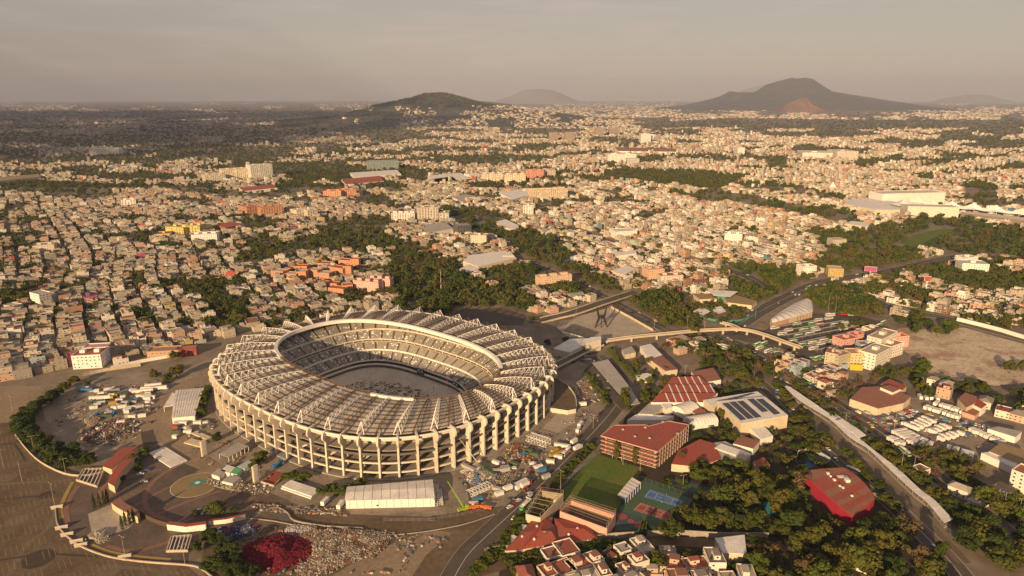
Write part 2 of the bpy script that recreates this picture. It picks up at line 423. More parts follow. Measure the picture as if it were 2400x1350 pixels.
# ------------------------------------------------------------------ the stadium
def roof_mat():
    m, nt, b = _base('stadium_roof', .7)
    n1 = _noise(nt, .06, 6, .65); n2 = _noise(nt, .8, 2, .5)
    c = _ramp(nt, n1.outputs['Fac'], [(.3, (.29, .255, .21)), (.5, (.41, .37, .315)), (.7, (.52, .475, .41))])
    c = _mix(nt, .45, c, _ramp(nt, n2.outputs['Fac'], [(.3, .6), (.7, 1.2)]), 'MULTIPLY')
    nt.links.new(c, b.inputs['Base Color']); MATS['stadium_roof'] = m
    m, nt, b = _base('stand_seats', .85)              # bare steps with odd white seats still bolted on
    v = nt.nodes.new('ShaderNodeTexVoronoi'); v.inputs['Scale'].default_value = .8
    g = nt.nodes.new('ShaderNodeNewGeometry'); nt.links.new(g.outputs['Position'], v.inputs['Vector'])
    sp = nt.nodes.new('ShaderNodeSeparateColor'); nt.links.new(v.outputs['Color'], sp.inputs['Color'])
    n1 = _noise(nt, .07, 3, .6)
    lim = _math(nt, 'MULTIPLY', n1.outputs['Fac'], .17)
    hit = _math(nt, 'LESS_THAN', sp.outputs[0], lim)
    n2 = _noise(nt, .5, 4, .6)
    c = _ramp(nt, n2.outputs['Fac'], [(.3, (.20, .19, .175)), (.7, (.34, .315, .27))])
    c = _mix(nt, hit, c, (.86, .84, .80)); nt.links.new(c, b.inputs['Base Color']); MATS['stand_seats'] = m
    m, nt, b = _base('stand_bare', .85); n2 = _noise(nt, .3, 5, .6)
    c = _ramp(nt, n2.outputs['Fac'], [(.3, (.24, .225, .20)), (.7, (.38, .35, .30))]); nt.links.new(c, b.inputs['Base Color']); MATS['stand_bare'] = m
roof_mat()
ROOF_O = (138.5, 118.5, 2.7); ROOF_I = (112.0, 67.5, 2.45)
def roof_pt(u, t, dz=0.0):
    """t 0 at the outer edge, 1 at the opening"""
    a = se(*ROOF_O, u); b = se(*ROOF_I, u); p = a.lerp(b, t); p.z = 31.3 + 4.6 * t + 1.2 * math.sin(math.pi * t) + dz; return p
def band(name, parent, rings, m, us=None, closed=True):
    """surface through rings given as (A, B, n, z)"""
    us = us or [2 * math.pi * i / 136 for i in range(137)]; me = MB()
    rows = [[se(A, B, n, u, z) for u in us] for A, B, n, z in rings]
    V = [tuple(p) for r in rows for p in r]; k = len(us)
    me.v = V; me.mi(m)
    me.f = [(j * k + i, j * k + i + 1, (j + 1) * k + i + 1, (j + 1) * k + i) for j in range(len(rows) - 1) for i in range(k - 1)]; me.m = [0] * len(me.f)
    return me.build(name, parent)
def build_stadium():
    S = thing('stadium', 'huge oval concrete stadium with exposed white roof trusses under renovation', 'stadium', s2w(0, 0))
    def part(o): o.parent = S; o.matrix_parent_inverse.identity(); o.location = (-SCX, -SCY, 0); return o
    def B(me, name, color=None): return part(me.build(name, None, color))
    allu = COLU
    # columns: blades with a rounded shoulder and an arched inner edge
    prof = [(2.2, 0), (1.9, 23.5), (2.6, 24.6)]
    prof += [(2.4 + 2.5 * math.sin(t), 28.6 - 3.4 * math.cos(t)) for t in [math.pi * k / 8 for k in range(1, 8)]]
    prof += [(2.0, 32.4), (-11, 32.2), (-11, 29.3), (-8, 28.8), (-5.2, 27.2), (-3.2, 24.6), (-2.3, 21), (-2.2, 0)]
    th = .66
    for i, u in enumerate(allu):
        c = se(141, 121, 2.7, u); d = se(141, 121, 2.7, u + .004) - se(141, 121, 2.7, u - .004); d.normalize(); nrm = Vector((d.y, -d.x, 0))
        me = MB(); n = len(prof)
        f1 = [c + nrm * r + d * th + Vector((0, 0, z)) for r, z in prof]; f2 = [c + nrm * r - d * th + Vector((0, 0, z)) for r, z in prof]
        k = len(me.v); me.v += [tuple(p) for p in f1 + f2]; me.mi('stadium_cream')
        for a in range(n):
            b = (a + 1) % n; me.f.append((k + a, k + b, k + n + b, k + n + a)); me.m.append(0)
        # side faces as a fan of quads between outer and inner outlines
        me.f.append(tuple(k + a for a in range(n))[::-1]); me.m.append(0); me.f.append(tuple(k + n + a for a in range(n))); me.m.append(0)
        B(me, 'column')
    # ring beams, ramps and floors of the facade
    def ring_box(name, off0, off1, z0, z1, m):
        e = (141, 121, 2.7); r = lambda o, z: (e[0] + o, e[1] + o, e[2], z)
        return part(band(name, None, [r(off0, z0), r(off0, z1), r(off1, z1), r(off1, z0), r(off0, z0)], m))
    ring_box('fascia_beam', .9, -.6, 28.6, 30.6, 'stadium_cream'); ring_box('gutter', 2.0, 1.0, 31.0, 31.7, 'white_paint')
    ring_box('ring_beam', .6, -.6, 4.2, 5.3, 'stadium_cream'); ring_box('ring_beam', .6, -.6, 11.2, 12.2, 'stadium_cream')
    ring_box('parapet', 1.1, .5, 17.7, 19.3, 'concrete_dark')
    [ring_box('floor_slab', -.7, -17, z, z + .7, 'concrete_grey') for z in (17.2, 10.4, 4.0)]
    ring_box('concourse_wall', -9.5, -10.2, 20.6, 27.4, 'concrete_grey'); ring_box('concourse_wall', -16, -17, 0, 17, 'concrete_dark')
    ring_box('concourse_floor', -.8, -11, 20.0, 20.6, 'concrete_grey'); ring_box('plinth', 3.2, -4, 0.02, .9, 'concrete_grey')
    # struts and inner posts behind the columns
    for i, u in enumerate(allu):
        a = se(134, 114, 2.7, u); w = se(128, 108, 2.7, u); o = se(139.5, 119.5, 2.7, u)
        u2 = allu[(i + 1) % NCOL]; o2 = se(139.5, 119.5, 2.7, u2); w2 = se(130, 110, 2.7, u2)
        me = MB(); me.bar(a, (a.x, a.y, 17), .6, 'concrete'); me.bar((o.x, o.y, 5), (w.x, w.y, 10.6), .55, 'stadium_cream')
        B(me, 'strut')
        if i % 2 == 0:
            me = MB(); me.bar((o.x, o.y, 12.5), (w2.x, w2.y, 17.4), .9, 'stadium_cream'); B(me, 'ramp')
        if (i * 7) % 5 < 3:
            m0 = se(132.2, 112.2, 2.7, (u + (u2 if u2 > u else u2 + 2 * math.pi)) / 2); dd = (se(134.3, 114.3, 2.7, u2) - se(134.3, 114.3, 2.7, u)); L = dd.length * .7
            me = MB(); me.box((m0.x, m0.y, 23.2), (L, .3, 1.7), 'white_paint' if i % 3 else 'yellow_line', math.atan2(dd.y, dd.x)); B(me, 'window_panel')
    # roof: one panel for each bay, purlin rings, inner rim
    for i in range(NCOL):
        u0 = allu[i]; u1 = allu[(i + 1) % NCOL]; u1 = u1 if u1 > u0 else u1 + 2 * math.pi
        me = MB(); g = .004; us = [u0 + (u1 - u0) * (g + (1 - 2 * g) * k / 3) for k in range(4)]; ts = [k / 9 for k in range(10)]
        pts = [[roof_pt(u, t, (.10 if j % 2 else 0.0)) for u in us] for j, t in enumerate(ts)]
        me.v = [tuple(p) for r in pts for p in r]; me.mi('stadium_roof')
        me.f = [(j * 4 + k, j * 4 + k + 1, (j + 1) * 4 + k + 1, (j + 1) * 4 + k) for j in range(9) for k in range(3)]; me.m = [0] * len(me.f)
        B(me, 'roof_panel')
    uu = [2 * math.pi * k / 204 for k in range(205)]
    for j, t in enumerate([.03, .13, .24, .35, .46, .57, .68, .79, .90]):
        me = MB(); pts = [roof_pt(u, t, .55) for u in uu]
        for a, b in zip(pts[:-1], pts[1:]): me.bar(a, b, .30, 'steel_brown')
        B(me, 'purlin')
    # rim: white box beam round the far side, rusty scaffold on the near side
    uf = [2 * math.pi * k / 240 for k in range(241)]
    def near(u):
        p = se(*ROOF_I, u); px, py = Q(p.x, p.y, 36); return py > 838 + (px - 640) * .055 and not (872 < px < 968)
    me = MB(); me2s = [MB(), MB()]; me3 = MB(); q = lambda u, o, z: se(ROOF_I[0] + o, ROOF_I[1] + o, ROOF_I[2], u, z)
    for a, b in zip(uf[:-1], uf[1:]):
        if not near((a + b) / 2):
            sec = [(-1.2, 34.3), (-1.2, 37.4), (1.4, 37.6), (1.4, 34.3)]
            for k in range(4):
                (o1, z1), (o2, z2) = sec[k], sec[(k + 1) % 4]
                qp = q((a + b) / 2, 0, 36); (me3 if Q(qp.x, qp.y, 36)[1] > 880 and Q(qp.x, qp.y, 36)[0] < 1000 else me).face((q(a, o1, z1), q(b, o1, z1), q(b, o2, z2), q(a, o2, z2)), 'white_paint')
        else:
            me2 = me2s[Q(*q(a, 0, 36))[0] > 920]; me2.bar(q(a, .3, 36.4), q(b, .3, 36.4), .32, 'rust'); me2.bar(q(a, -.8, 37.6), q(b, -.8, 37.6), .12, 'rust')
            me2.bar(q(a, .3, 36.2), q(a, -.8, 37.9), .18, 'rust'); me2.bar(q(a, -1.2, 34.4), q(a, -.8, 37.6), .16, 'rust'); me2.bar(q(a, -1.1, 35), q(b, -1.1, 35), .3, 'rust')
    B(me, 'rim_fascia'); B(me3, 'rim_fascia'); [B(x, 'edge_scaffold') for x in me2s]
    # roof trusses: triangular lattice girders, white and brown in turn
    for i, u in enumerate(allu):
        white = i % 2 == 0; m = 'steel_white' if white else 'steel_brown'; h = 1.0 if white else .86; rr = .19 if white else .17
        me = MB(); n = 9; d = se(141, 121, 2.7, u + .004) - se(141, 121, 2.7, u - .004); d.normalize()
        T, Lf, Rt = [], [], []
        for k in range(n + 1):
            t = k / n; p = roof_pt(u, -.01 + .99 * t, .5); w = 2.6 * (1 - t) + .9 * t
            top = roof_pt(u, .035 + .94 * t, (6.7 * (1 - t) + 1.4) * h); T.append(top); Lf.append(p + d * w); Rt.append(p - d * w)
        for k in range(n):
            me.bar(T[k], T[k + 1], rr * 1.1, m); me.bar(Lf[k], Lf[k + 1], rr, m); me.bar(Rt[k], Rt[k + 1], rr, m)
            for E in (Lf, Rt):
                me.bar(T[k], E[k + 1], rr * .62, m); me.bar(E[k + 1], T[k + 1], rr * .62, m)
        me.bar(T[0], Lf[0], rr * 1.5, m); me.bar(T[0], Rt[0], rr * 1.5, m); me.bar(Lf[0], Rt[0], rr, m)
        B(me, 'roof_truss')
    # bowl: stepped seat blocks in four tiers with aisles between
    tiers = [((73, 52, 4), (83, 62, 9.6), 9, 40, 'stand_seats'), ((84, 63, 10.6), (92, 71, 15.2), 8, 44, 'stand_seats'),
             ((93, 72, 17.6), (103, 82, 23.6), 9, 48, 'stand_seats'), ((104, 83, 24.6), (122, 102, 31.0), 12, 52, 'stand_seats')]
    for ti, (a, b, rows, nb, m) in enumerate(tiers):
        us = even_params(b[0], b[1], 3.0, nb, .3)
        for k in range(nb):
            u0, u1 = us[k], us[(k + 1) % nb]; u1 = u1 if u1 > u0 else u1 + 2 * math.pi
            gap = .075; w0 = u0 + (u1 - u0) * gap; w1 = u1 - (u1 - u0) * gap; ul = [w0 + (w1 - w0) * j / 3 for j in range(4)]
            mid = se(b[0], b[1], 3, (u0 + u1) / 2); px, py = Q(mid.x, mid.y, b[2])
            mm = 'stand_bare' if (ti == 1 and px > 940 and mid.y > 520) or (ti == 3 and 850 < px < 960) else m
            me = MB(); L = []
            for r in range(rows):
                t0, t1 = r / rows, (r + 1) / rows
                A0 = a[0] + (b[0] - a[0]) * t0; B0 = a[1] + (b[1] - a[1]) * t0; A1 = a[0] + (b[0] - a[0]) * t1; B1 = a[1] + (b[1] - a[1]) * t1; z = a[2] + (b[2] - a[2]) * t1; zp = a[2] + (b[2] - a[2]) * t0
                L += [[se(A0, B0, 3, u, zp) for u in ul], [se(A0, B0, 3, u, z) for u in ul], [se(A1, B1, 3, u, z) for u in ul]]
            kk = 4; me.v = [tuple(p) for r in L for p in r]; me.mi(mm)
            me.f = [(j * kk + i, (j + 1) * kk + i, (j + 1) * kk + i + 1, j * kk + i + 1) for j in range(len(L) - 1) if True for i in range(3)]; me.m = [0] * len(me.f)
            B(me, 'seat_block')
        part(band('aisle_slab', None, [(*a[:2], 3, a[2] - .25), (*b[:2], 3, b[2] - .45)], 'concrete_dark'))
    part(band('tier_wall', None, [(83, 62, 3, 9.2), (83, 62, 3, 10.9), (84.2, 63.2, 3, 10.9)], 'white_paint'))
    part(band('tier_wall', None, [(92, 71, 3, 14.8), (92.6, 71.6, 3, 15.6)], 'concrete')); part(band('tier_opening', None, [(94.5, 73.5, 3, 15.0), (94.5, 73.5, 3, 17.5)], 'concrete_dark'))
    part(band('tier_wall', None, [(92.6, 71.6, 3, 16.9), (92.6, 71.6, 3, 18.0), (93.4, 72.4, 3, 18.0)], 'stadium_cream'))
    part(band('tier_wall', None, [(103, 82, 3, 23.2), (103, 82, 3, 24.9), (104.2, 83.2, 3, 24.9)], 'stadium_cream'))
    part(band('back_wall', None, [(122, 102, 3, 30.6), (123, 103, 3, 34)], 'concrete_dark'))
    for k in range(60):       # posts of the middle concourse
        u = even_params(92.8, 71.8, 3, 60)[k] if k == 0 else U60[k]
        if k == 0: U60 = even_params(92.8, 71.8, 3, 60)
        p = se(92.9, 71.9, 3, u, 15.4); me = MB(); me.bar(p, (p.x, p.y, 17.2), .4, 'stadium_cream'); B(me, 'post')
    part(band('box_band', None, [(70.4, 49.4, 3.2, -3.2), (70.4, 49.4, 3.2, -.4)], 'concrete_dark'))
    part(band('white_band', None, [(69.9, 48.9, 3.2, -.5), (69.9, 48.9, 3.2, .8), (71.5, 50.5, 3.2, .8)], 'white_paint'))
    part(band('box_glass', None, [(71.3, 50.3, 3.2, .7), (72.2, 51.2, 3.1, 3.4)], 'glass_dark'))
    part(band('white_band', None, [(72, 51, 3.1, 3.0), (71.8, 50.8, 3.1, 4.2), (73.1, 52.1, 3.0, 4.2)], 'white_paint'))
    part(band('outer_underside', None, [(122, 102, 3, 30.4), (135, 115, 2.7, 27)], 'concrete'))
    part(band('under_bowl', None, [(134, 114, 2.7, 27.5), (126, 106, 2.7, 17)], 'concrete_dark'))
    # dark sight screen high at the end of the bowl
    for k in (150, 157, 164, 171):
        pass
    # sponsor boards on the ring, lettered
    for px in (992, 1070):
        best = min((abs(Q(*se(71, 50, 3.2, u, 3))[0] - px), u) for u in uf if se(71, 50, 3.2, u).y > 560)[1]
        p = se(70.9, 49.9, 3.2, best); d = se(70.9, 49.9, 3.2, best + .01) - se(70.9, 49.9, 3.2, best - .01); d.normalize(); nrm = Vector((d.y, -d.x, 0))
        ang = math.atan2(-d.y, -d.x); pc = p - nrm * .9
        me = MB(); me.box((pc.x, pc.y, 2.4), (9.5, .3, 5.6), 'board_navy', ang); bd = B(me, 'sponsor_board')
        cu = bpy.data.curves.new('lettering', 'FONT'); cu.body = 'ICA'; cu.size = 4.6; cu.align_x = 'CENTER'; cu.align_y = 'CENTER'; cu.extrude = .05; cu.materials.append(M('steel_white'))
        tmp = bpy.data.objects.new('lettering', cu); lm = bpy.data.meshes.new_from_object(tmp); bpy.data.objects.remove(tmp); t = ob('lettering', lm, bd); t.location = (pc.x - nrm.x * .25, pc.y - nrm.y * .25, 2.5); t.rotation_euler = (R(90), 0, ang)
    return S
mat('rust', (.20, .115, .055), dirt=.3, scale=.5); mat('board_navy', (.01, .03, .05), dirt=0)
mat('sand', (.60, .54, .44), rough=1, dirt=.55, scale=.09, dirtcol=(.36, .31, .24))
build_stadium()
# floor of the bowl
def build_pitch():
    me = MB(); us = [2 * math.pi * i / 96 for i in range(97)]
    me.face([se(52, 33, 6, u, -8) for u in us[:-1]], 'sand')
    rows = [[se(A, B, n, u, z) for u in us] for A, B, n, z in ((52, 33, 6, -8), (56, 37, 5, -7.2), (60, 40, 5, -6.9), (65, 44.5, 4, -4.2), (70.4, 49.4, 3.2, -3.2))]
    for a, b in zip(rows[:-1], rows[1:]): me.strip(a, b, 'sand')
    structure(me.build('pitch_floor'))
build_pitch()
# ------------------------------------------------------------------ builders for things that recur
ORD = {1: 'first', 2: 'second', 3: 'third', 4: 'fourth', 5: 'fifth', 6: 'sixth', 7: 'seventh', 8: 'eighth', 9: 'ninth', 10: 'tenth'}
def ordinal(n):
    if n in ORD: return ORD[n]
    return str(n) + ('th' if 10 < n % 100 < 14 else {1: 'st', 2: 'nd', 3: 'rd'}.get(n % 10, 'th'))
PENDING = {}                      # zone phrase -> things still waiting for their ordinal
def pend(o, look, zone, cat, group):
    o['category'] = cat; o['group'] = group; PENDING.setdefault((look, zone), []).append(o); return o
def settle_labels():
    for (look, zone), L in PENDING.items():
        L.sort(key=lambda o: Q(o.location.x, o.location.y)[0])
        for i, o in enumerate(L):
            o['label'] = f'{look} {zone}' if len(L) == 1 else f'{look} {zone}, {ordinal(i + 1)} from left'
SH = {}                           # shared meshes
def shared(name, fn):
    if name not in SH: SH[name] = fn()
    return SH[name]

# foliage --------------------------------------------------------------------
def foliage_mat(name, cols):
    m, nt, b = _base(name, .9, 0, .15)
    o = nt.nodes.new('ShaderNodeObjectInfo'); n = _noise(nt, .5, 3, .6)
    f = _math(nt, 'ADD', _math(nt, 'MULTIPLY', o.outputs['Random'], .7), _math(nt, 'MULTIPLY', n.outputs['Fac'], .5))
    f = _math(nt, 'SUBTRACT', f, .1)
    c = _ramp(nt, f, [(i / (len(cols) - 1), k) for i, k in enumerate(cols)])
    nt.links.new(c, b.inputs['Base Color'])
    tr = nt.nodes.new('ShaderNodeBsdfTranslucent'); nt.links.new(c, tr.inputs['Color'])
    mx = nt.nodes.new('ShaderNodeMixShader'); mx.inputs['Fac'].default_value = .10
    out = nt.nodes['Material Output']; nt.links.new(b.outputs[0], mx.inputs[1]); nt.links.new(tr.outputs[0], mx.inputs[2]); nt.links.new(mx.outputs[0], out.inputs['Surface'])
    MATS[name] = m
foliage_mat('leaf_olive', [(.028, .042, .008), (.052, .068, .012), (.095, .098, .018), (.095, .078, .02)])
foliage_mat('leaf_dark', [(.030, .048, .012), (.042, .062, .015), (.055, .072, .018)])
foliage_mat('leaf_bright', [(.05, .075, .013), (.075, .10, .016), (.10, .11, .02)])
foliage_mat('leaf_brown', [(.10, .07, .03), (.13, .09, .045), (.15, .105, .06)])
foliage_mat('leaf_far', [(.024, .044, .012), (.044, .070, .015), (.08, .098, .019), (.10, .085, .026), (.05, .08, .014)])
def crown_mesh(name, kind, seed, nq, size, m):
    r = np.random.default_rng(seed); pts = []; nrm = []
    if kind == 'cypress':
        n = nq; t = r.random(n) ** .8; a = r.random(n) * 6.283; rad = .5 * np.sin(np.clip(t * .92 + .08, 0, 1) * math.pi) ** .6 * (1 - t * .55) * (.75 + .35 * r.random(n))
        pts = np.stack([rad * np.cos(a), rad * np.sin(a), t], 1); nrm = np.stack([np.cos(a), np.sin(a), np.full(n, .25)], 1)
    else:
        nl = {'round': 17, 'tall': 17, 'hedge': 10, 'bare': 10, 'far': 11, 'palm': 8}[kind]
        lob = []
        for k in range(nl):
            a = r.random() * 6.283; q = r.random() ** .5 * .38; z = .30 + .52 * r.random() * (1 - q * 1.1)
            if kind == 'tall': z = .15 + .75 * r.random(); q *= .8
            if kind == 'hedge': q = r.random() ** .5 * .3; z = .2 + .5 * r.random()
            lob.append((q * math.cos(a), q * math.sin(a), z, (.10 + .12 * r.random()) * (.9 if kind in ('tall', 'bare') else 1)))
        per = nq // nl
        for cx, cy, cz, rr in lob:
            d = r.normal(size=(per, 3)); d[:, 2] += .25; d /= np.linalg.norm(d, axis=1, keepdims=True)
            sh = rr * (.72 + .38 * r.random((per, 1))); q = d * sh * np.array([1, 1, .8]) + np.array([cx, cy, cz]); pts.append(q); nrm.append(d)
        pts = np.concatenate(pts); nrm = np.concatenate(nrm)
    n = len(pts); nrm = nrm + r.normal(size=(n, 3)) * .42; nrm /= np.linalg.norm(nrm, axis=1, keepdims=True)
    up = r.normal(size=(n, 3)); t1 = np.cross(nrm, up); t1 /= np.linalg.norm(t1, axis=1, keepdims=True) + 1e-9; t2 = np.cross(nrm, t1)
    s1 = size * (.6 + .8 * r.random((n, 1))); s2 = s1 * (.55 + .5 * r.random((n, 1)))
    V = np.stack([pts - t1 * s1, pts - t2 * s2 + nrm * s1 * .15, pts + t1 * s1, pts + t2 * s2 + nrm * s1 * .15], 1).reshape(-1, 3)
    me = bpy.data.meshes.new(name); F = np.arange(n * 4).reshape(-1, 4)
    me.vertices.add(n * 4); me.vertices.foreach_set('co', V.astype(np.float32).ravel()); me.loops.add(n * 4); me.polygons.add(n)
    me.loops.foreach_set('vertex_index', F.astype(np.int32).ravel()); me.polygons.foreach_set('loop_start', np.arange(0, n * 4, 4, dtype=np.int32)); me.update(calc_edges=True)
    me.materials.append(M(m)); return me
def trunk_mesh(seed):
    r = random.Random(seed); me = MB(); lean = (r.uniform(-.04, .04), r.uniform(-.04, .04))
    me.bar((0, 0, 0), (lean[0], lean[1], .34), .03, 'bark', 6, .02)
    for k in range(4):
        a = r.random() * 6.28; e = (lean[0] + .22 * math.cos(a), lean[1] + .22 * math.sin(a), .52 + .15 * r.random()); me.bar((lean[0], lean[1], .26 + .03 * k), e, .014, 'bark', 5, .006)
    return me.mesh('trunk')
TREE_LOOK = {'round': 'bushy olive tree', 'tall': 'tall loose-crowned tree', 'cypress': 'slim dark cypress', 'hedge': 'dense dark green tree', 'bare': 'thin brown half-bare tree', 'bright': 'bright green round tree'}
TREES = []
def tree(px, py, h, w, kind, zone, group=None, world_xy=None):
    p = world_xy if world_xy is not None else P(px, py)
    seed = RNG.integers(0, 5) if kind != 'cypress' else 0
    shape = {'bright': 'round'}.get(kind, kind); m = {'round': 'leaf_olive', 'tall': 'leaf_olive', 'cypress': 'leaf_dark', 'hedge': 'leaf_dark', 'bare': 'leaf_brown', 'bright': 'leaf_bright'}[kind]
    nq = {'bare': 500, 'cypress': 500}.get(kind, 1500); sz = {'cypress': .055, 'bare': .04}.get(kind, .046)
    cm = shared(f'crown_{kind}{seed}', lambda: crown_mesh('crown', shape, 100 + int(seed), nq, sz, m)); tm = shared(f'trunk{seed}', lambda: trunk_mesh(int(seed)))
    bush = kind == 'bright' and h < 7.8
    root = ob('bush' if bush else {'cypress': 'cypress_tree'}.get(kind, 'tree'), None, None, None, (p.x, p.y, 0), random.random() * 6.28)
    ob('trunk', tm, root, None, None, 0, (h * .9, h * .9, h)); ob('crown', cm, root, None, (0, 0, 0), 0, (w * 1.15, w * 1.15, h))
    pend(root, 'clipped bright green bush' if bush else TREE_LOOK[kind], zone, 'bush' if bush else 'tree', group or 'trees ' + zone); TREES.append(root); return root
def tree_row(px, n, h, w, kind, zone, jitter=1.0, group=None):
    pts = poly_w(smooth(px)); L = [0]
    for a, b in zip(pts[:-1], pts[1:]): L.append(L[-1] + (b - a).length)
    for k in range(n):
        t = (k + .5) / n * L[-1]; i = min(int(np.searchsorted(L, t)), len(L) - 1); i = max(i, 1); f = (t - L[i - 1]) / (L[i] - L[i - 1]); p = pts[i - 1].lerp(pts[i], f)
        p = p + Vector((random.uniform(-1, 1), random.uniform(-1, 1), 0)) * jitter; s = random.uniform(.85, 1.15)
        tree(0, 0, h * s, w * s * random.uniform(.9, 1.1), kind, zone, group, p)
def tree_zone(poly, n, hr, wr, kinds, zone, mind=5.0):
    xs = [p[0] for p in poly]; ys = [p[1] for p in poly]; got = []; tries = 0
    W = poly_w(poly); bx = (min(p.x for p in W), max(p.x for p in W), min(p.y for p in W), max(p.y for p in W))
    while len(got) < n and tries < n * 80:
        tries += 1; X = random.uniform(bx[0], bx[1]); Y = random.uniform(bx[2], bx[3]); q = Q(X, Y)
        if not inpoly([q[0]], [q[1]], poly)[0] or any((X - a) ** 2 + (Y - b) ** 2 < mind * mind for a, b in got): continue
        got.append((X, Y)); h = random.uniform(*hr); tree(0, 0, h, random.uniform(*wr), random.choice(kinds), zone, None, Vector((X, Y, 0)))

# houses ---------------------------------------------------------------------
def cname(c):
    r, g, b = c; mx = max(c); mn = min(c)
    if mx - mn < .17 * mx + .02: return 'white' if mx > .62 else ('pale grey' if mx > .42 else 'grey')
    if r >= g >= b:
        if b > .55 * r: return 'off-white' if r > .66 else ('cream' if r > .52 else 'beige')
        if g > .72 * r: return 'yellow'
        if g > .5 * r: return 'salmon' if r > .5 else 'brown'
        return 'red'
    if g > r and g > b: return 'green'
    if b >= g >= r: return 'blue'
    return 'pink'
def window_mesh():
    me = MB(); me.box((0, 0, 0), (1.5, .10, 1.3), 'white_paint'); me.box((0, -.06, 0), (1.24, .06, 1.04), 'glass_dark'); return me.mesh('window')
def door_mesh():
    me = MB(); me.box((0, 0, 1.1), (1.2, .12, 2.2), 'door_brown'); return me.mesh('door')
mat('door_brown', (.12, .06, .035), dirt=.1)
def tank_mesh():
    me = MB(); me.cyl((0, 0, 0), .62, 1.2, 'black_paint', 10); me.cyl((0, 0, 1.2), .5, .22, 'black_paint', 10, .2); return me.mesh('water_tank')
def facade(parent, c, w, d, z0, storeys, sh, sides, dens=.8, rnd=random):
    """windows on the chosen faces of a box: side 0 front(-y) 1 right(+x) 2 back(+y) 3 left(-x)"""
    wm = shared('window', window_mesh)
    for s in sides:
        L = w if s in (0, 2) else d; n = max(1, int(L / 3.2))
        for f in range(storeys):
            for k in range(n):
                if rnd.random() > dens: continue
                t = (k + .5) / n * L - L / 2; z = z0 + f * sh + 1.6
                if s == 0: loc = (c[0] + t, c[1] - d / 2 - .03, z); rz = 0
                elif s == 2: loc = (c[0] - t, c[1] + d / 2 + .03, z); rz = math.pi
                elif s == 1: loc = (c[0] + w / 2 + .03, c[1] + t, z); rz = math.pi / 2
                else: loc = (c[0] - w / 2 - .03, c[1] - t, z); rz = -math.pi / 2
                ob('window', wm, parent, None, loc, rz)
def visible_sides(x, y, rz):
    out = []
    for s, a in enumerate((-math.pi / 2, 0, math.pi / 2, math.pi)):
        if math.cos(a + rz) * -x + math.sin(a + rz) * -y > .15 * math.hypot(x, y): out.append(s)
    return out
def parapet_box(w, d, h, ph=.6, t=.22):
    """walls with a raised parapet; the roof surface is a part of its own"""
    me = MB(); hw, hd = w / 2, d / 2; o = [(-hw, -hd), (hw, -hd), (hw, hd), (-hw, hd)]; i = [(-hw + t, -hd + t), (hw - t, -hd + t), (hw - t, hd - t), (-hw + t, hd - t)]
    for k in range(4):
        a, b = o[k], o[(k + 1) % 4]; ai, bi = i[k], i[(k + 1) % 4]; T = h + ph
        me.face(((*a, 0), (*b, 0), (*b, T), (*a, T)), 'paint_obj'); me.face(((*a, T), (*b, T), (*bi, T), (*ai, T)), 'paint_obj'); me.face(((*bi, h - .1), (*ai, h - .1), (*ai, T), (*bi, T)), 'paint_obj')
    return me.mesh('wall')
NHOUSE = [0]
def house(x, y, w, d, h, rz, wallc, roofc, zone, room=None, tank=True, seed=0, gable=False, group=None):
    r = random.Random(seed); root = ob('house', None, None, None, (x, y, 0), rz); NHOUSE[0] += 1
    st = max(1, round(h / 3)); vs_ = visible_sides(x, y, rz)
    ob('wall', parapet_box(w, d, h, .15 if gable else .6), root, wallc)
    if gable:
        me = MB(); e = .5; a = [(-w / 2 - e, -d / 2 - e, h + .16), (w / 2 + e, -d / 2 - e, h + .16), (w / 2 + e, d / 2 + e, h + .16), (-w / 2 - e, d / 2 + e, h + .16)]; k = min(w, d) * .5
        if w > d: r1, r2 = (-w / 2 + k * .7, 0, h + k * .55), (w / 2 - k * .7, 0, h + k * .55); me.face((a[0], a[1], r2, r1), 'paint_obj'); me.face((a[2], a[3], r1, r2), 'paint_obj'); me.face((a[1], a[2], r2), 'paint_obj'); me.face((a[3], a[0], r1), 'paint_obj')
        else: r1, r2 = (0, -d / 2 + k * .7, h + k * .55), (0, d / 2 - k * .7, h + k * .55); me.face((a[1], a[2], r2, r1), 'paint_obj'); me.face((a[3], a[0], r1, r2), 'paint_obj'); me.face((a[0], a[1], r1), 'paint_obj'); me.face((a[2], a[3], r2), 'paint_obj')
        me.build('roof', root, roofc)
    else:
        me = MB(); me.box((0, 0, h - .08), (w - .5, d - .5, .16), 'paint_obj'); me.build('roof', root, roofc)
    if room and not gable:
        dx, dy, rw, rd, rh = room; me = MB(); me.box((dx, dy, h + rh / 2), (rw, rd, rh), 'paint_obj'); rm = me.build('rooftop_room', root, wallc)
        me = MB(); me.box((dx, dy, h + rh + .08), (rw + .4, rd + .4, .16), 'paint_obj'); me.build('roof', rm, roofc)
        wm = shared('window', window_mesh)
        for s in vs_[:1]:
            q = {0: (dx, dy - rd / 2 - .03, 0), 1: (dx + rw / 2 + .03, dy, math.pi / 2), 2: (dx, dy + rd / 2 + .03, math.pi), 3: (dx - rw / 2 - .03, dy, -math.pi / 2)}[s]; ob('window', wm, rm, None, (q[0], q[1], h + 1.5), q[2])
    if tank and not gable:
        tx = r.uniform(-.3, .3) * w; ty = r.uniform(-.3, .3) * d
        if not (room and abs(tx - room[0]) < room[2] / 2 + .7 and abs(ty - room[1]) < room[3] / 2 + .7): ob('water_tank', shared('tank', tank_mesh), root, None, (tx, ty, h))
    facade(root, (0, 0), w, d, 0, st, h / st, vs_, .62, r)
    look = f'{"tall " if h > 8 else ""}{cname(wallc)} house with {"pitched " if gable else ""}{cname(roofc)} roof'
    pend(root, look, zone, 'house', group or 'houses ' + zone); return root

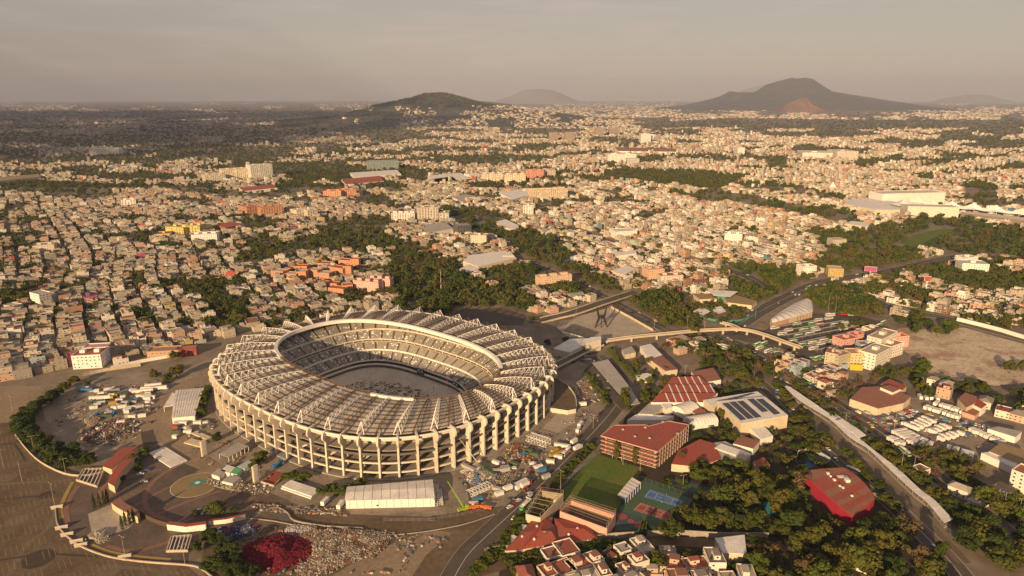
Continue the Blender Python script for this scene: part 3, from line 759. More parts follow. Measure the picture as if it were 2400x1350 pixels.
# vehicles -------------------------------------------------------------------
def car_mesh(kind):
    me = MB(); L = 2.2
    prof = {'sedan': [(-2.2, .35), (2.2, .35), (2.2, .78), (1.25, .92), (.6, 1.42), (-1.1, 1.42), (-1.75, .98), (-2.2, .9)],
            'suv': [(-2.2, .4), (2.2, .4), (2.2, .95), (1.2, 1.08), (.7, 1.7), (-1.9, 1.7), (-2.15, 1.1), (-2.2, .9)],
            'van': [(-2.6, .4), (2.5, .4), (2.5, 1.0), (1.95, 1.2), (1.5, 2.0), (-2.6, 2.05), (-2.6, 1.2), (-2.6, .8)]}[kind]
    n = len(prof); hw = .88
    for k in range(n):
        a, b = prof[k], prof[(k + 1) % n]
        me.face(((b[0], -hw, b[1]), (a[0], -hw, a[1]), (a[0], hw, a[1]), (b[0], hw, b[1])), 'glass_dark' if k in (3, 5) and not (kind == 'van' and k == 5) else 'vehicle_paint')
    me.face([(p[0], -hw, p[1]) for p in prof], 'vehicle_paint'); me.face([(p[0], hw, p[1]) for p in prof][::-1], 'vehicle_paint')
    z0, z1 = prof[3][1] + .04, prof[4][1] - .1
    for s in (-1, 1):
        y = s * (hw + .012); q = [(prof[3][0] - .25, y, z0), (prof[4][0] - .1, y, z1), (prof[5][0] + .15, y, z1), (prof[6][0] + .25, y, z0)]
        if kind == 'van': q = [(1.8, y, 1.25), (1.45, y, 1.8), (.4, y, 1.8), (.4, y, 1.25)]
        me.face(q if s > 0 else q[::-1], 'glass_dark')
        for x in (-1.35, 1.35): me.bar((x, s * .68, .33), (x, s * .93, .33), .33, 'rubber', 8, None, True)
    return me.mesh('car')
CARCOLS = [((.75, .74, .72), 'white', 38), ((.45, .45, .46), 'silver', 18), ((.12, .12, .13), 'dark grey', 16), ((.02, .02, .022), 'black', 10), ((.35, .03, .03), 'red', 9), ((.05, .1, .25), 'blue', 6), ((.3, .27, .2), 'beige', 3)]
def pick(cols): return random.choices(cols, [c[2] for c in cols])[0]
def car(px, py, ang, zone, kind=None, col=None, world_xy=None):
    kind = kind or random.choices(['sedan', 'suv', 'van'], [6, 4, 1])[0]; c = col or pick(CARCOLS); p = world_xy if world_xy is not None else P(px, py)
    o = ob('car' if kind != 'van' else 'van', shared('car_' + kind, lambda: car_mesh(kind)), None, c[0], (p.x, p.y, .02), ang)
    return pend(o, f'{c[1]} {kind if kind != "sedan" else "car"}', zone, 'van' if kind == 'van' else 'car', 'vehicles ' + zone)
def bus_parts():
    b = MB(); b.box((0, 0, 1.75), (11.4, 2.5, 2.7), 'vehicle_paint', 0, 'white_paint'); 
    for s in (-1, 1):
        for x in (-3.6, 3.4): b.bar((x, s * .9, .5), (x, s * 1.28, .5), .5, 'rubber', 8, None, True)
    g = MB()
    for s in (-1, 1): g.box((0, s * 1.26, 2.2), (10.6, .04, .85), 'glass_dark')
    g.box((5.71, 0, 2.1), (.04, 2.2, 1.2), 'glass_dark'); g.box((-5.71, 0, 2.3), (.04, 2.0, .8), 'glass_dark')
    u = MB(); u.box((-2, 0, 3.2), (2.6, 1.6, .28), 'steel_white'); u.box((2.6, 0, 3.16), (1.2, 1.2, .18), 'steel_grey')
    return b.mesh('bus'), g.mesh('window_band'), u.mesh('roof_unit')
BUSCOLS = [((.66, .66, .62), 'white', 40), ((.10, .40, .10), 'green', 30), ((.30, .48, .25), 'pale green', 20), ((.4, .03, .04), 'red', 4), ((.03, .16, .4), 'blue', 3)]
def bus(px, py, ang, zone, col=None, world_xy=None):
    c = col or pick(BUSCOLS); p = world_xy if world_xy is not None else P(px, py); bm, gm, um = shared('bus', bus_parts)
    o = ob('bus', bm, None, c[0], (p.x, p.y, .03), ang); ob('window_band', gm, o); ob('roof_unit', um, o)
    return pend(o, f'{c[1]} city bus', zone, 'bus', 'buses ' + zone)
def truck_parts(L):
    c = MB(); c.box((L / 2 + 1.15, 0, 1.75), (2.0, 2.35, 2.5), 'vehicle_paint'); c.box((L / 2 + 2.17, 0, 2.3), (.05, 2.0, .9), 'glass_dark')
    g = MB(); g.box((0, 0, 2.35), (L, 2.5, 2.7), 'white_paint', 0, 'roof_white')
    s = MB(); s.box((.6, 0, .85), (L + 3.2, 1.0, .25), 'rubber')
    for y in (-1, 1):
        for x in (-L / 2 + 1.2, -L / 2 + 2.4, L / 2 + 1.1): s.bar((x, y * .85, .5), (x, y * 1.22, .5), .5, 'rubber', 8, None, True)
    return c.mesh('cab'), g.mesh('cargo_box'), s.mesh('chassis')
def truck(px, py, ang, zone, L=6.5, col=None, cabless=False, world_xy=None):
    c = col or pick(CARCOLS); p = world_xy if world_xy is not None else P(px, py); cm, gm, sm = shared(f'truck{L}', lambda: truck_parts(L))
    o = ob('trailer' if cabless else 'truck', None, None, None, (p.x, p.y, .02), ang)
    if not cabless: ob('cab', cm, o, c[0])
    ob('cargo_box', gm, o); ob('chassis', sm, o)
    return pend(o, 'white parked semi-trailer' if cabless else f'box truck with {c[1]} cab', zone, 'trailer' if cabless else 'truck', 'trucks ' + zone)
def container_mesh(L, W=2.44, Hh=2.6):
    me = MB(); me.box((0, 0, Hh / 2), (L, W, Hh), 'paint_obj')
    n = int(L / .6)
    for k in range(n):
        x = -L / 2 + (k + .5) * L / n
        for s in (-1, 1): me.box((x, s * (W / 2 + .04), Hh / 2), (.22, .08, Hh - .3), 'paint_obj')
    for s in (-1, 1): me.box((L / 2 + .03, s * .6, Hh / 2), (.06, 1.05, Hh - .3), 'steel_grey')
    return me.mesh('container')
CONCOLS = [((.72, .70, .66), 'white', 50), ((.42, .41, .38), 'grey', 20), ((.06, .11, .07), 'dark green', 10), ((.05, .22, .42), 'blue', 8), ((.45, .3, .05), 'yellow', 5), ((.35, .06, .04), 'red', 4)]
def container(px, py, ang, zone, L=6.1, col=None, z=0.0, world_xy=None):
    c = col or pick(CONCOLS); p = world_xy if world_xy is not None else P(px, py)
    o = ob('site_container', shared(f'cont{L}', lambda: container_mesh(L)), None, c[0], (p.x, p.y, z + .03), ang)
    return pend(o, f'{c[1]} {"long " if L > 8 else ""}steel container', zone, 'container', 'containers ' + zone)
def lamp_mesh(h, arms):
    me = MB(); me.bar((0, 0, 0), (0, 0, h), .11, 'concrete', 6, .07)
    for k in range(arms):
        a = 2 * math.pi * k / arms; e = (1.7 * math.cos(a), 1.7 * math.sin(a), h + .1); me.bar((0, 0, h - .3), e, .06, 'concrete', 5)
    m2 = MB()
    for k in range(arms):
        a = 2 * math.pi * k / arms; m2.box((1.9 * math.cos(a), 1.9 * math.sin(a), h + .1), (.8, .35, .16), 'concrete', a)
    return me.mesh('post'), m2.mesh('lamp_head')
def lamp(px, py, h, zone, arms=2):
    p = P(px, py); a, b = shared(f'lamp{h}{arms}', lambda: lamp_mesh(h, arms)); o = ob('lamp_post', None, None, None, (p.x, p.y, 0), random.random() * 3)
    ob('post', a, o); ob('lamp_head', b, o); return pend(o, f'pale {"tall " if h > 14 else ""}lamp post', zone, 'lamp post', 'lamp posts ' + zone)
FOOT = []                         # (x, y, radius) already built on
def foot(pts, extra=3.0):
    cx = sum(p[0] for p in pts) / len(pts); cy = sum(p[1] for p in pts) / len(pts)
    FOOT.append(([(p[0], p[1]) for p in pts], extra)); return cx, cy
def block(name, label, cat, a, b, top, depth, col, roofc=(.38, .34, .28), storeys=None, win=True, extras=0, group=None, rows=None, cols=None, winlook='window'):
    """building whose front foot runs from pixel a to pixel b, front top edge seen at row top above a"""
    A = P(*a); B = P(*b); d = (B - A); w = d.length; rz = math.atan2(d.y, d.x); h = max(3.0, zat(top, A.y)) * (.74 if group == 'pastel apartment cluster' else 1); mid = (A + B) / 2; nrm = Vector((-d.y, d.x, 0)).normalized(); c = mid + nrm * depth / 2
    root = thing(name, label, cat, (c.x, c.y, 0), rz, group)
    ob('wall', parapet_box(w, depth, h, .8, .3), root, col); me = MB(); me.box((0, 0, h - .08), (w - .7, depth - .7, .16), 'paint_obj'); me.build('roof', root, roofc)
    if win:
        st = storeys or max(1, round(h / 3)); rng = random.Random(zlib.crc32(label.encode())); vs_ = visible_sides(c.x, c.y, rz)
        far = A.y > 1250; step = 1 if not far else 1
        wm = shared('window' if not far else 'window_wide', window_mesh if not far else (lambda: MB().box((0, 0, 0), (2.6, .12, 1.5), 'glass_dark').mesh('window')))
        for s in vs_:
            L = w if s in (0, 2) else depth; n = max(1, int(L / (3.4 if not far else 5.2)))
            for f in range(st):
                for k in range(n):
                    if rng.random() > .85: continue
                    t = (k + .5) / n * L - L / 2; z = h / st * (f + .55)
                    loc, r_ = {0: ((t, -depth / 2 - .03, z), 0), 1: ((w / 2 + .03, t, z), math.pi / 2), 2: ((-t, depth / 2 + .03, z), math.pi), 3: ((-w / 2 - .03, -t, z), -math.pi / 2)}[s]
                    ob('window', wm, root, None, loc, r_)
    for k in range(extras):
        ew = w * .18; me = MB(); me.box(((k + .5) / extras * w - w / 2, 0, h + 1.5), (ew, min(depth * .4, 5), 3.0), 'paint_obj'); me.build('rooftop_room', root, col)
    foot([A, B, B + nrm * depth, A + nrm * depth]); return root
def prism_thing(name, label, cat, px, h, wallm, roofm, group=None, z0=0.0, over=.0):
    """building from the outline of its flat roof in the photo, roof at height h"""
    pts = poly_w(px, h); cx = sum(p.x for p in pts) / len(pts); cy = sum(p.y for p in pts) / len(pts)
    root = thing(name, label, cat, (cx, cy, 0), 0, group); L = [(p.x - cx, p.y - cy) for p in pts]
    me = MB(); me.prism(L, z0, h, wallm); me.build('wall', root)
    me = MB(); k = 1.0 + over / 20; me.prism([(x * k, y * k) for x, y in L], h + .004, h + .3, roofm); me.build('roof', root)
    foot([(p.x, p.y) for p in pts]); return root
def heap(name, label, px, n, hmax, cols, size, cat=None):
    """a heap nobody could count: tumbled pieces over a low mound"""
    W = poly_w(px); bx = (min(p.x for p in W), max(p.x for p in W), min(p.y for p in W), max(p.y for p in W))
    X = RNG.uniform(bx[0], bx[1], n * 4); Y = RNG.uniform(bx[2], bx[3], n * 4); wp = [(p.x, p.y) for p in W]
    jx = X + (fbm(X / 5, Y / 5, 8) - .5) * 9 + RNG.normal(0, .9, len(X)); jy = Y + (fbm(X / 5, Y / 5, 9) - .5) * 9 + RNG.normal(0, .9, len(X)); k = inpoly(jx, jy, wp); X = X[k][:n]; Y = Y[k][:n]; n = len(X)
    cx, cy = np.mean([p[0] for p in wp]), np.mean([p[1] for p in wp]); rx, ry = (bx[1] - bx[0]) / 2, (bx[3] - bx[2]) / 2
    mound = np.clip(1 - ((X - cx) / rx) ** 2 * .9 - ((Y - cy) / ry) ** 2 * .9, 0, 1) * hmax * (.1 + 1.8 * fbm(X / 7, Y / 7, 4))
    s = np.stack([RNG.uniform(*size, n), RNG.uniform(*size, n) * .7, RNG.uniform(*size, n) * .5], 1)
    ci = np.clip((fbm(X / 4, Y / 4, 13) * 1.8 - .4) * len(cols) + RNG.normal(0, .7, n), 0, len(cols) - .01).astype(int); c = np.array(cols)[ci] * RNG.uniform(.6, 1.25, (n, 1))
    V, F, C = boxes_np(np.stack([X, Y], 1), s, RNG.uniform(0, 3.14, n), mound, c, c)
    V = V.reshape(n, 8, 3); ctr = V.mean(1, keepdims=True); q = V - ctr; a = RNG.normal(0, .35, (n, 1)); b = RNG.normal(0, .35, (n, 1))
    q[:, :, 2] += q[:, :, 0] * a + q[:, :, 1] * b; V = (q + ctr).reshape(-1, 3)
    o = ob(name, attr_mesh(name, V, F, C, 'pile_attr')); o['kind'] = 'stuff'; o['label'] = label
    m = 40; ring = [] ; per = []
    for i in range(len(wp)):
        a0, b0 = wp[i], wp[(i + 1) % len(wp)]
        for j in range(6): per.append((a0[0] + (b0[0] - a0[0]) * j / 6, a0[1] + (b0[1] - a0[1]) * j / 6))
    VV = []; FF = []; ts = [.97, .9, .8, .65, .45, .25, .02]; N = len(per)
    for t in ts:
        for x, y in per:
            X1, Y1 = cx + (x - cx) * t, cy + (y - cy) * t; mz = float(np.clip(1 - ((X1 - cx) / rx) ** 2 * .9 - ((Y1 - cy) / ry) ** 2 * .9, 0, 1)) * hmax * (.1 + 1.8 * float(fbm(np.array([X1 / 7]), np.array([Y1 / 7]), 4)[0]))
            VV.append((X1, Y1, .03 if t == .97 else mz * .97 + .02))
    for k in range(len(ts) - 1):
        for i in range(N): j = (i + 1) % N; FF.append((k * N + i, k * N + j, (k + 1) * N + j, (k + 1) * N + i))
    cc = np.tile(np.mean(cols, 0) * .7, (len(FF), 1)); ob('mound', attr_mesh('mound', VV, FF, cc, 'pile_attr'), o)
    return o
# ------------------------------------------------------------------ ground surfaces round the stadium
sheet('service_yard', [(-300, 960), (60, 905), (170, 868), (330, 852), (430, 820), (560, 790), (700, 800), (1000, 790), (1240, 790), (1330, 790), (1420, 800), (1470, 850), (1500, 900), (1480, 960), (1420, 1010), (1390, 1060), (1330, 1110), (1250, 1180), (1150, 1260), (1090, 1350), (1050, 1450), (-300, 1450)], 'dirt_grey', .02) if False else None
YARD = [(-300, 960), (60, 905), (170, 868), (330, 852), (430, 822), (520, 800)]
def yard():
    """ground of the stadium precinct with the bowl left open"""
    us = [2 * math.pi * i / 96 for i in range(96)]; me = MB()
    ins = [se(74.6, 53.6, 3.2, u, .05) for u in us]; out = []
    for u in us:
        p = se(205, 180, 2.4, u, .05); out.append(p)
    for i in range(96): j = (i + 1) % 96; me.face((ins[i], out[i], out[j], ins[j]), 'dirt_grey')
    structure(me.build('stadium_yard'))
yard()
sheet('dirt_lot', [(95, 935), (150, 905), (230, 880), (330, 870), (400, 880), (385, 940), (340, 1000), (300, 1055), (240, 1085), (170, 1060), (110, 1000)], 'dirt_grey', .09)
sheet('parking_lot', [(-300, 1010), (30, 985), (35, 1020), (90, 1080), (150, 1110), (245, 1105), (180, 1150), (136, 1195), (136, 1232), (160, 1262), (195, 1285), (300, 1318), (440, 1328), (520, 1400), (560, 1480), (-300, 1480)], 'asphalt', .09)
sheet('dusty_field', [(-300, 930), (0, 905), (110, 905), (95, 930), (45, 965), (30, 990), (-300, 1015)], 'dust', .13)
sheet('plaza', [(245, 1103), (330, 1060), (420, 1075), (520, 1115), (620, 1150), (700, 1185), (600, 1200), (575, 1230), (480, 1260), (440, 1300), (440, 1326), (300, 1316), (196, 1283), (161, 1260), (138, 1230), (138, 1196), (180, 1150)], 'cobble', .13)
sheet('lower_yard', [(480, 1262), (575, 1232), (620, 1195), (800, 1205), (1000, 1212), (1150, 1190), (1230, 1180), (1150, 1260), (1080, 1380), (1000, 1500), (560, 1480), (470, 1330)], 'asphalt', .13)
sheet('dirt_patch', [(860, 1300), (930, 1270), (1010, 1240), (1060, 1250), (1000, 1300), (960, 1360), (900, 1400), (800, 1400), (780, 1350)], 'dust', .17)
sheet('pale_forecourt', [(206, 1205), (262, 1182), (300, 1205), (320, 1222), (300, 1240), (255, 1255), (215, 1248)], 'paving_pale', .17)
road('stadium_road', [(1030, 1420), (1090, 1310), (1150, 1248), (1215, 1188), (1290, 1115), (1350, 1055), (1400, 1003), (1440, 955), (1460, 915), (1440, 870), (1400, 835)], 15, .17, 'asphalt_dark', 'white_line')
road('service_road', [(345, 1010), (350, 1035), (365, 1060), (400, 1085), (455, 1108)], 9, .17, 'asphalt_dark')
road('service_road', [(380, 935), (350, 985), (345, 1015), (330, 1045)], 14, .16, 'dust')
road('service_road', [(500, 870), (440, 905), (400, 950), (390, 990), (420, 1040), (470, 1085), (540, 1130)], 16, .15, 'dust')
road('bank_road', [(620, 1195), (720, 1222), (830, 1240), (950, 1240), (1080, 1220), (1160, 1195)], 12, .19, 'asphalt')
def arc_strip(name, px, w, m, z): 
    pts = poly_w(smooth(px, 5)); L, Rr = offset_line(pts, w); me = MB(); me.strip([(p.x, p.y, z) for p in Rr], [(p.x, p.y, z) for p in L], m); return structure(me.build(name))
arc_strip('painted_band', [(170, 1130), (152, 1165), (142, 1195), (145, 1215)], 2.4, 'yellow_line', .21)
arc_strip('painted_band', [(215, 1278), (260, 1295), (320, 1305), (400, 1312)], 2.4, 'yellow_line', .21)
arc_strip('pink_band', [(185, 1138), (166, 1165), (155, 1195), (160, 1225)], 3.0, 'paving_pink', .21)
arc_strip('pink_band', [(250, 1280), (300, 1292), (350, 1285), (420, 1262), (470, 1250)], 3.0, 'paving_pink', .21)
arc_strip('pink_band', [(430, 1085), (370, 1120), (340, 1160), (350, 1200), (400, 1222)], 3.0, 'paving_pink', .21)
arc_strip('pink_band', [(270, 1120), (245, 1140), (232, 1160), (240, 1178)], 3.0, 'paving_pink', .21)
for q in ([(240, 1150), (300, 1120), (380, 1100)], [(300, 1195), (380, 1150), (450, 1120)], [(350, 1215), (430, 1180), (520, 1150)], [(420, 1228), (500, 1195), (600, 1165)]): arc_strip('pink_band', q, 2.2, 'paving_pink', .19)
def disc(name, px, py, r, m, z, n=28): 
    p = P(px, py); me = MB(); me.face([(p.x + r * math.cos(2 * math.pi * i / n), p.y + r * math.sin(2 * math.pi * i / n), z) for i in range(n)], m); return structure(me.build(name))
disc('helipad_ring', 458, 1137, 15.5, 'white_line', .23); disc('helipad_disc', 458, 1137, 15.0, 'helipad_ochre', .25) if False else None
mat('helipad_ochre', (.27, .20, .09), dirt=.5, scale=.1)
disc('helipad_disc', 458, 1137, 15.1, 'helipad_ochre', .25)
def emblem():
    p = P(463, 1132); me = MB()
    for k in range(4):
        a = k * math.pi / 2 + .5; c, s = math.cos(a), math.sin(a); f = lambda x, y: (p.x + x * c - y * s, p.y + x * s + y * c, .28)
        me.face((f(0, -1.6), f(5.2, -2.4), f(5.2, 2.4), f(0, 1.6)), 'teal')
    o = structure(me.build('helipad_emblem')); m2 = MB(); m2.face([(p.x + 1.9 * math.cos(t / 12 * 6.283), p.y + 1.9 * math.sin(t / 12 * 6.283), .31) for t in range(12)], 'white_line'); m2.build('emblem_centre', o)
emblem()
# bay lines on the car park
def bay_lines():
    me = MB(); P0 = P(20, 1330); d = Vector((math.cos(R(40)), math.sin(R(40)), 0)); n = Vector((-d.y, d.x, 0)); lot = [(-300, 1010), (30, 1000), (90, 1090), (240, 1115), (130, 1195), (150, 1265), (300, 1325), (440, 1335), (560, 1480), (-300, 1480)]
    for r in range(-14, 16):
        base = P0 + n * (r * 16.5)
        for k in range(-70, 110):
            c = base + d * (k * 2.7); q = Q(c.x, c.y)
            if not inpoly([q[0]], [q[1]], lot)[0] or random.random() < .2: continue
            a = c - n * 4.6; b = c + n * 4.6; w = d * .10
            me.face((a - w + Vector((0, 0, .12)), a + w + Vector((0, 0, .12)), b + w + Vector((0, 0, .12)), b - w + Vector((0, 0, .12))), 'yellow_line')
    o = me.build('bay_lines'); o['kind'] = 'stuff'; o['label'] = 'faded yellow parking bay lines on the asphalt'
bay_lines()
mat('worn_pale', (.17, .135, .095), dirt=.6, scale=.2, dirtcol=(.10, .078, .055)); mat('worn_dark', (.055, .044, .034), dirt=.6, scale=.2, dirtcol=(.10, .078, .055))
for i, q in enumerate(([(-60, 1180), (60, 1165), (130, 1165)], [(-50, 1250), (80, 1205), (140, 1130), (210, 1110)], [(20, 1350), (60, 1280), (110, 1240), (130, 1200)], [(-40, 1320), (100, 1300), (230, 1305)], [(-40, 1090), (40, 1110), (110, 1150), (130, 1185)], [(200, 1350), (280, 1330), (420, 1345)], [(-20, 1050), (30, 1040), (60, 1080)], [(60, 1350), (140, 1290), (185, 1290)], [(-60, 1140), (80, 1130), (170, 1125)])): arc_strip('worn_track', q, [1.6, .7, 2.4][i % 3], 'worn_pale' if i % 3 else 'worn_dark', .095 + .002 * i)
for i, (x, y, r) in enumerate(((40, 1220, 6), (90, 1310, 9), (20, 1120, 5), (110, 1160, 5), (250, 1340, 7), (60, 1030, 6), (620, 1300, 8), (950, 1310, 9), (760, 1215, 4), (1020, 1235, 6))): disc('tar_patch', x, y, r, 'worn_dark' if i % 2 else 'worn_pale', .14 if x > 500 else .113 + .001 * i, 9)

# ------------------------------------------------------------------ walls, gatehouses and fences west of the stadium
wall('boundary_wall', smooth([(130, 1191), (131, 1210), (134, 1228), (145, 1246), (159, 1260), (192, 1283), (244, 1303), (293, 1313), (360, 1320), (432, 1325), (465, 1331), (489, 1347), (520, 1375)], 3), 1.0, .7, 'concrete', 'long curved white parapet wall between the plaza and the car park')
for i, (x, y) in enumerate(((134, 1192), (145, 1240), (158, 1256), (180, 1272), (190, 1281), (293, 1308))):
    p = P(x, y); me = MB(); me.box((0, 0, 1.0), (6.5, .8, 2.0), 'concrete', R(20)); me.box((0, 0, 2.06), (6.9, 1.1, .12), 'white_paint', R(20)); pend(me.build('gate_block', None, None, (p.x, p.y, 0)), 'short white concrete gate block', 'on the curved plaza wall', 'wall', 'gate blocks on the plaza wall')
def arc_building(name, label, outer, inner, h, roofm, wallm):
    po = poly_w(smooth(outer), h); pi_ = poly_w(smooth(inner), h); pts = po + pi_[::-1]
    cx = sum(p.x for p in pts) / len(pts); cy_ = sum(p.y for p in pts) / len(pts); root = thing(name, label, 'gatehouse', (cx, cy_, 0))
    me = MB(); n = len(pts)
    for i in range(n):
        a, b = pts[i], pts[(i + 1) % n]; me.face(((a.x - cx, a.y - cy_, 0), (b.x - cx, b.y - cy_, 0), (b.x - cx, b.y - cy_, h - .02), (a.x - cx, a.y - cy_, h - .02)), wallm)
    me.build('wall', root); me = MB(); k = min(len(po), len(pi_)); A = [po[int(i * (len(po) - 1) / (k - 1))] for i in range(k)]; B = [pi_[int(i * (len(pi_) - 1) / (k - 1))] for i in range(k)]
    for z0, z1 in ((h, h + .35),):
        me.strip([(p.x - cx, p.y - cy_, z1) for p in A], [(p.x - cx, p.y - cy_, z1) for p in B], roofm); me.strip([(p.x - cx, p.y - cy_, z0) for p in A], [(p.x - cx, p.y - cy_, z1) for p in A], roofm); me.strip([(p.x - cx, p.y - cy_, z1) for p in B], [(p.x - cx, p.y - cy_, z0) for p in B], roofm)
    me.build('roof', root); return root
arc_building('gatehouse', 'curved red-roofed gatehouse beside the line of dark trees', [(241, 1093), (262, 1072), (285, 1050)], [(262, 1100), (290, 1075), (322, 1047)], 4.5, 'roof_red', 'cream_wall')
arc_building('gatehouse', 'curved red-roofed ticket wing sweeping down to the plaza', [(253, 1131), (266, 1105), (290, 1078), (310, 1058)], [(268, 1140), (282, 1112), (304, 1085), (325, 1064)], 5.2, 'roof_red', 'cream_wall')
arc_building('gatehouse', 'pink curved canopy building between two groups of cypresses', [(261, 1179), (275, 1190), (300, 1203), (322, 1212)], [(281, 1166), (292, 1178), (312, 1190), (327, 1199)], 4.5, 'roof_terracotta', 'cream_wall')
wall('fence', smooth([(327, 1206), (345, 1218), (370, 1229), (396, 1236)], 3), 3.2, .15, 'steel_brown', 'dark railing fence curving along the plaza edge', 'fence')
wall('boundary_wall', [(396, 1240), (440, 1246), (484, 1240)], 4.2, 2.5, 'white_paint', 'thick white wall with red top behind the dark trees', 'wall', 'roof_red')
wall('boundary_wall', [(490, 1230), (530, 1226), (577, 1216)], 3.0, 1.2, 'white_paint', 'low white wall with red coping beside the round tree', 'wall', 'roof_red')
wall('boundary_wall', smooth([(36, 1020), (60, 1052), (95, 1085), (150, 1112), (200, 1117), (245, 1108)], 3), 1.6, .3, 'concrete', 'long pale wall along the outer foot of the dark tree line')
wall('boundary_wall', smooth([(170, 890), (210, 878), (260, 868), (330, 858)], 3), 3.0, .5, 'concrete', 'tall concrete wall behind the site trailers by the road')
wall('boundary_wall', smooth([(260, 866), (330, 850), (400, 838), (450, 828)], 3), 3.2, .4, 'white_paint', 'pale panel wall in front of the white school building')
wall('retaining_wall', smooth([(622, 1200), (650, 1192), (675, 1205), (690, 1222), (760, 1235), (850, 1240)], 3), 1.2, .5, 'concrete_grey', 'curved retaining wall of the sunken ramp below the white shed')
def ramp_pit():
    me = MB(); q = [(628, 1196), (652, 1189), (676, 1203), (690, 1220), (660, 1222)]; me.face([(p.x, p.y, .24) for p in poly_w(q)][::-1], 'concrete_dark'); structure(me.build('ramp_floor'))
ramp_pit()
wall('kerb_wall', smooth([(560, 1215), (640, 1222), (740, 1242), (860, 1255), (960, 1252), (1080, 1232), (1160, 1206)], 3), .7, .4, 'concrete_grey', 'low kerb wall curving along the road below the white shed')
mesh_fence('fence', [(900, 1222), (1000, 1222), (1090, 1208), (1150, 1192)], 2.2, 'steel_grey', 'grey mesh fence beside the road under the lime crane')
for i, (q, lab) in enumerate((([(180, 1128), (197, 1103), (245, 1101), (228, 1143)], 'rectangular concrete stair pit beside the red gatehouse'), ([(391, 1295), (402, 1262), (450, 1258), (440, 1294)], 'rectangular concrete stair pit beside the dark tree clump'))):
    t = thing('stair_pit', lab, 'pit', P(*q[0])); W = poly_w(q); o = W[0]
    for k in range(4):
        a, b = W[k] - o, W[(k + 1) % 4] - o; d = (b - a); me = MB(); me.box(((a.x + b.x) / 2, (a.y + b.y) / 2, .95), (d.length + .6, .6, 1.5), 'concrete', math.atan2(d.y, d.x)); me.build('curb', t)
    me = MB(); c = [W[k] - o for k in range(4)]; me.face([(p.x, p.y, .24) for p in c][::-1], 'concrete_dark'); me.build('pit_floor', t)
    for k in range(5):
        f = (k + .7) / 5.5; a = c[0].lerp(c[3], f); b = c[1].lerp(c[2], f); me = MB(); me.bar((a.x, a.y, 1.5), (b.x, b.y, 1.5), .3, 'white_paint'); me.build('rail', t)
# totem signs
for x, y, t, lab in ((480, 1069, 1032, 'white totem pylon among the stacked beams'), (601, 1130, 1091, 'white totem pylon beside the red dug pit')):
    p = P(x, y); h = zat(t, p.y); r = thing('totem_sign', lab, 'sign', p, R(60)); me = MB(); me.box((0, 0, h / 2), (4.2, 1.5, h), 'cream_wall'); me.build('pylon', r); me = MB(); me.box((0, -.8, h / 2 + .5), (3.2, .1, h - 2), 'white_paint'); me.build('face_panel', r)
me = MB(); W = poly_w([(615, 1128), (640, 1105), (668, 1112), (642, 1138)]); me.face([(p.x, p.y, .3) for p in W][::-1], 'court_red'); structure(me.build('dug_pit'))
wall('retaining_wall', [(612, 1132), (642, 1141), (670, 1114)], 1.4, .5, 'concrete', 'low concrete edge of the square red pit')
# ------------------------------------------------------------------ sheds
def shed(name, label, px, h, cat='shed', wallm='white_paint', roofm='roof_white', seams=10, rise=.8):
    """long shed: low ridge roof with standing seams, roof corners in order front-left, front-right, back-right, back-left"""
    W = poly_w(px, h); c = sum(W, Vector()) / 4; c.z = 0; root = thing(name, label, cat, c); L = [p - c for p in W]
    me = MB(); me.prism([(p.x, p.y) for p in L], 0, h - .02, wallm); me.build('wall', root)
    k = 1.02; fl, fr, br, bl = [Vector((p.x * k, p.y * k, h)) for p in L]; ml = (fl + bl) / 2 + Vector((0, 0, rise)); mr = (fr + br) / 2 + Vector((0, 0, rise))
    me = MB(); me.face((fl, fr, mr, ml), roofm); me.face((ml, mr, br, bl), roofm); me.face((fl, ml, bl), roofm); me.face((fr, br, mr), roofm); rf = me.build('roof', root)
    for i in range(1, seams):
        t = i / seams; a = fl.lerp(fr, t); b = ml.lerp(mr, t); e = bl.lerp(br, t); z = Vector((0, 0, .08)); me = MB(); me.bar(a + z, b + z, .09, 'roof_grey'); me.bar(b + z, e + z, .09, 'roof_grey'); me.build('seam', rf)
    foot([(p.x, p.y) for p in W]); return root
s1 = shed('exhibition_shed', 'long white flat shed in front of the stadium columns', [(810, 1173), (1017, 1168), (1012, 1124), (815, 1141)], 6.0)
p0 = P(945, 1183) - s1.location; me = MB(); me.box((p0.x, p0.y, 2.2), (14, 5, .3), 'roof_white', R(2)); me.build('canopy', s1)
p0 = P(985, 1182, 0) - s1.location; me = MB(); me.box((p0.x, p0.y, 2.4), (19, 6, 4.8), 'white_paint', R(2)); me.build('annex', s1)
for x in (850, 885): 
    p0 = P(x, 1191) - s1.location; ob('window', shared('window', window_mesh), s1, None, (p0.x, p0.y - .06, 2))
for k in range(12):
    a = s1.location; f = (k + .5) / 12; q0 = P(810, 1173, 6).lerp(P(1017, 1168, 6), f) - a; me = MB(); me.box((q0.x, q0.y - .12, 3), (.16, .12, 5.9), 'roof_grey'); me.build('wall_joint', s1)
s2 = shed('exhibition_shed', 'white hall beside the dark hedge west of the stadium', [(403, 979), (456, 974), (478, 909), (412, 915)], 5.4, rise=1.2)
me = MB(); q = [P(x, y, 4.6) - s2.location for x, y in ((383, 954), (409, 950), (420, 927), (404, 920))]; me.prism([(p.x, p.y) for p in q], 4.3, 4.7, 'roof_white', None, True); me.build('canopy', s2)
for p in q: me = MB(); me.bar((p.x * .98, p.y * .98, 0), (p.x * .98, p.y * .98, 4.3), .2, 'white_paint'); me.build('post', s2)
sh = thing('pergola', 'open grey-roofed site shelter near the stadium columns', 'shelter', P(548, 1072)); W = [P(x, y, 4.2) - sh.location for x, y in ((513, 1064), (535, 1072), (583, 1046), (560, 1037))]
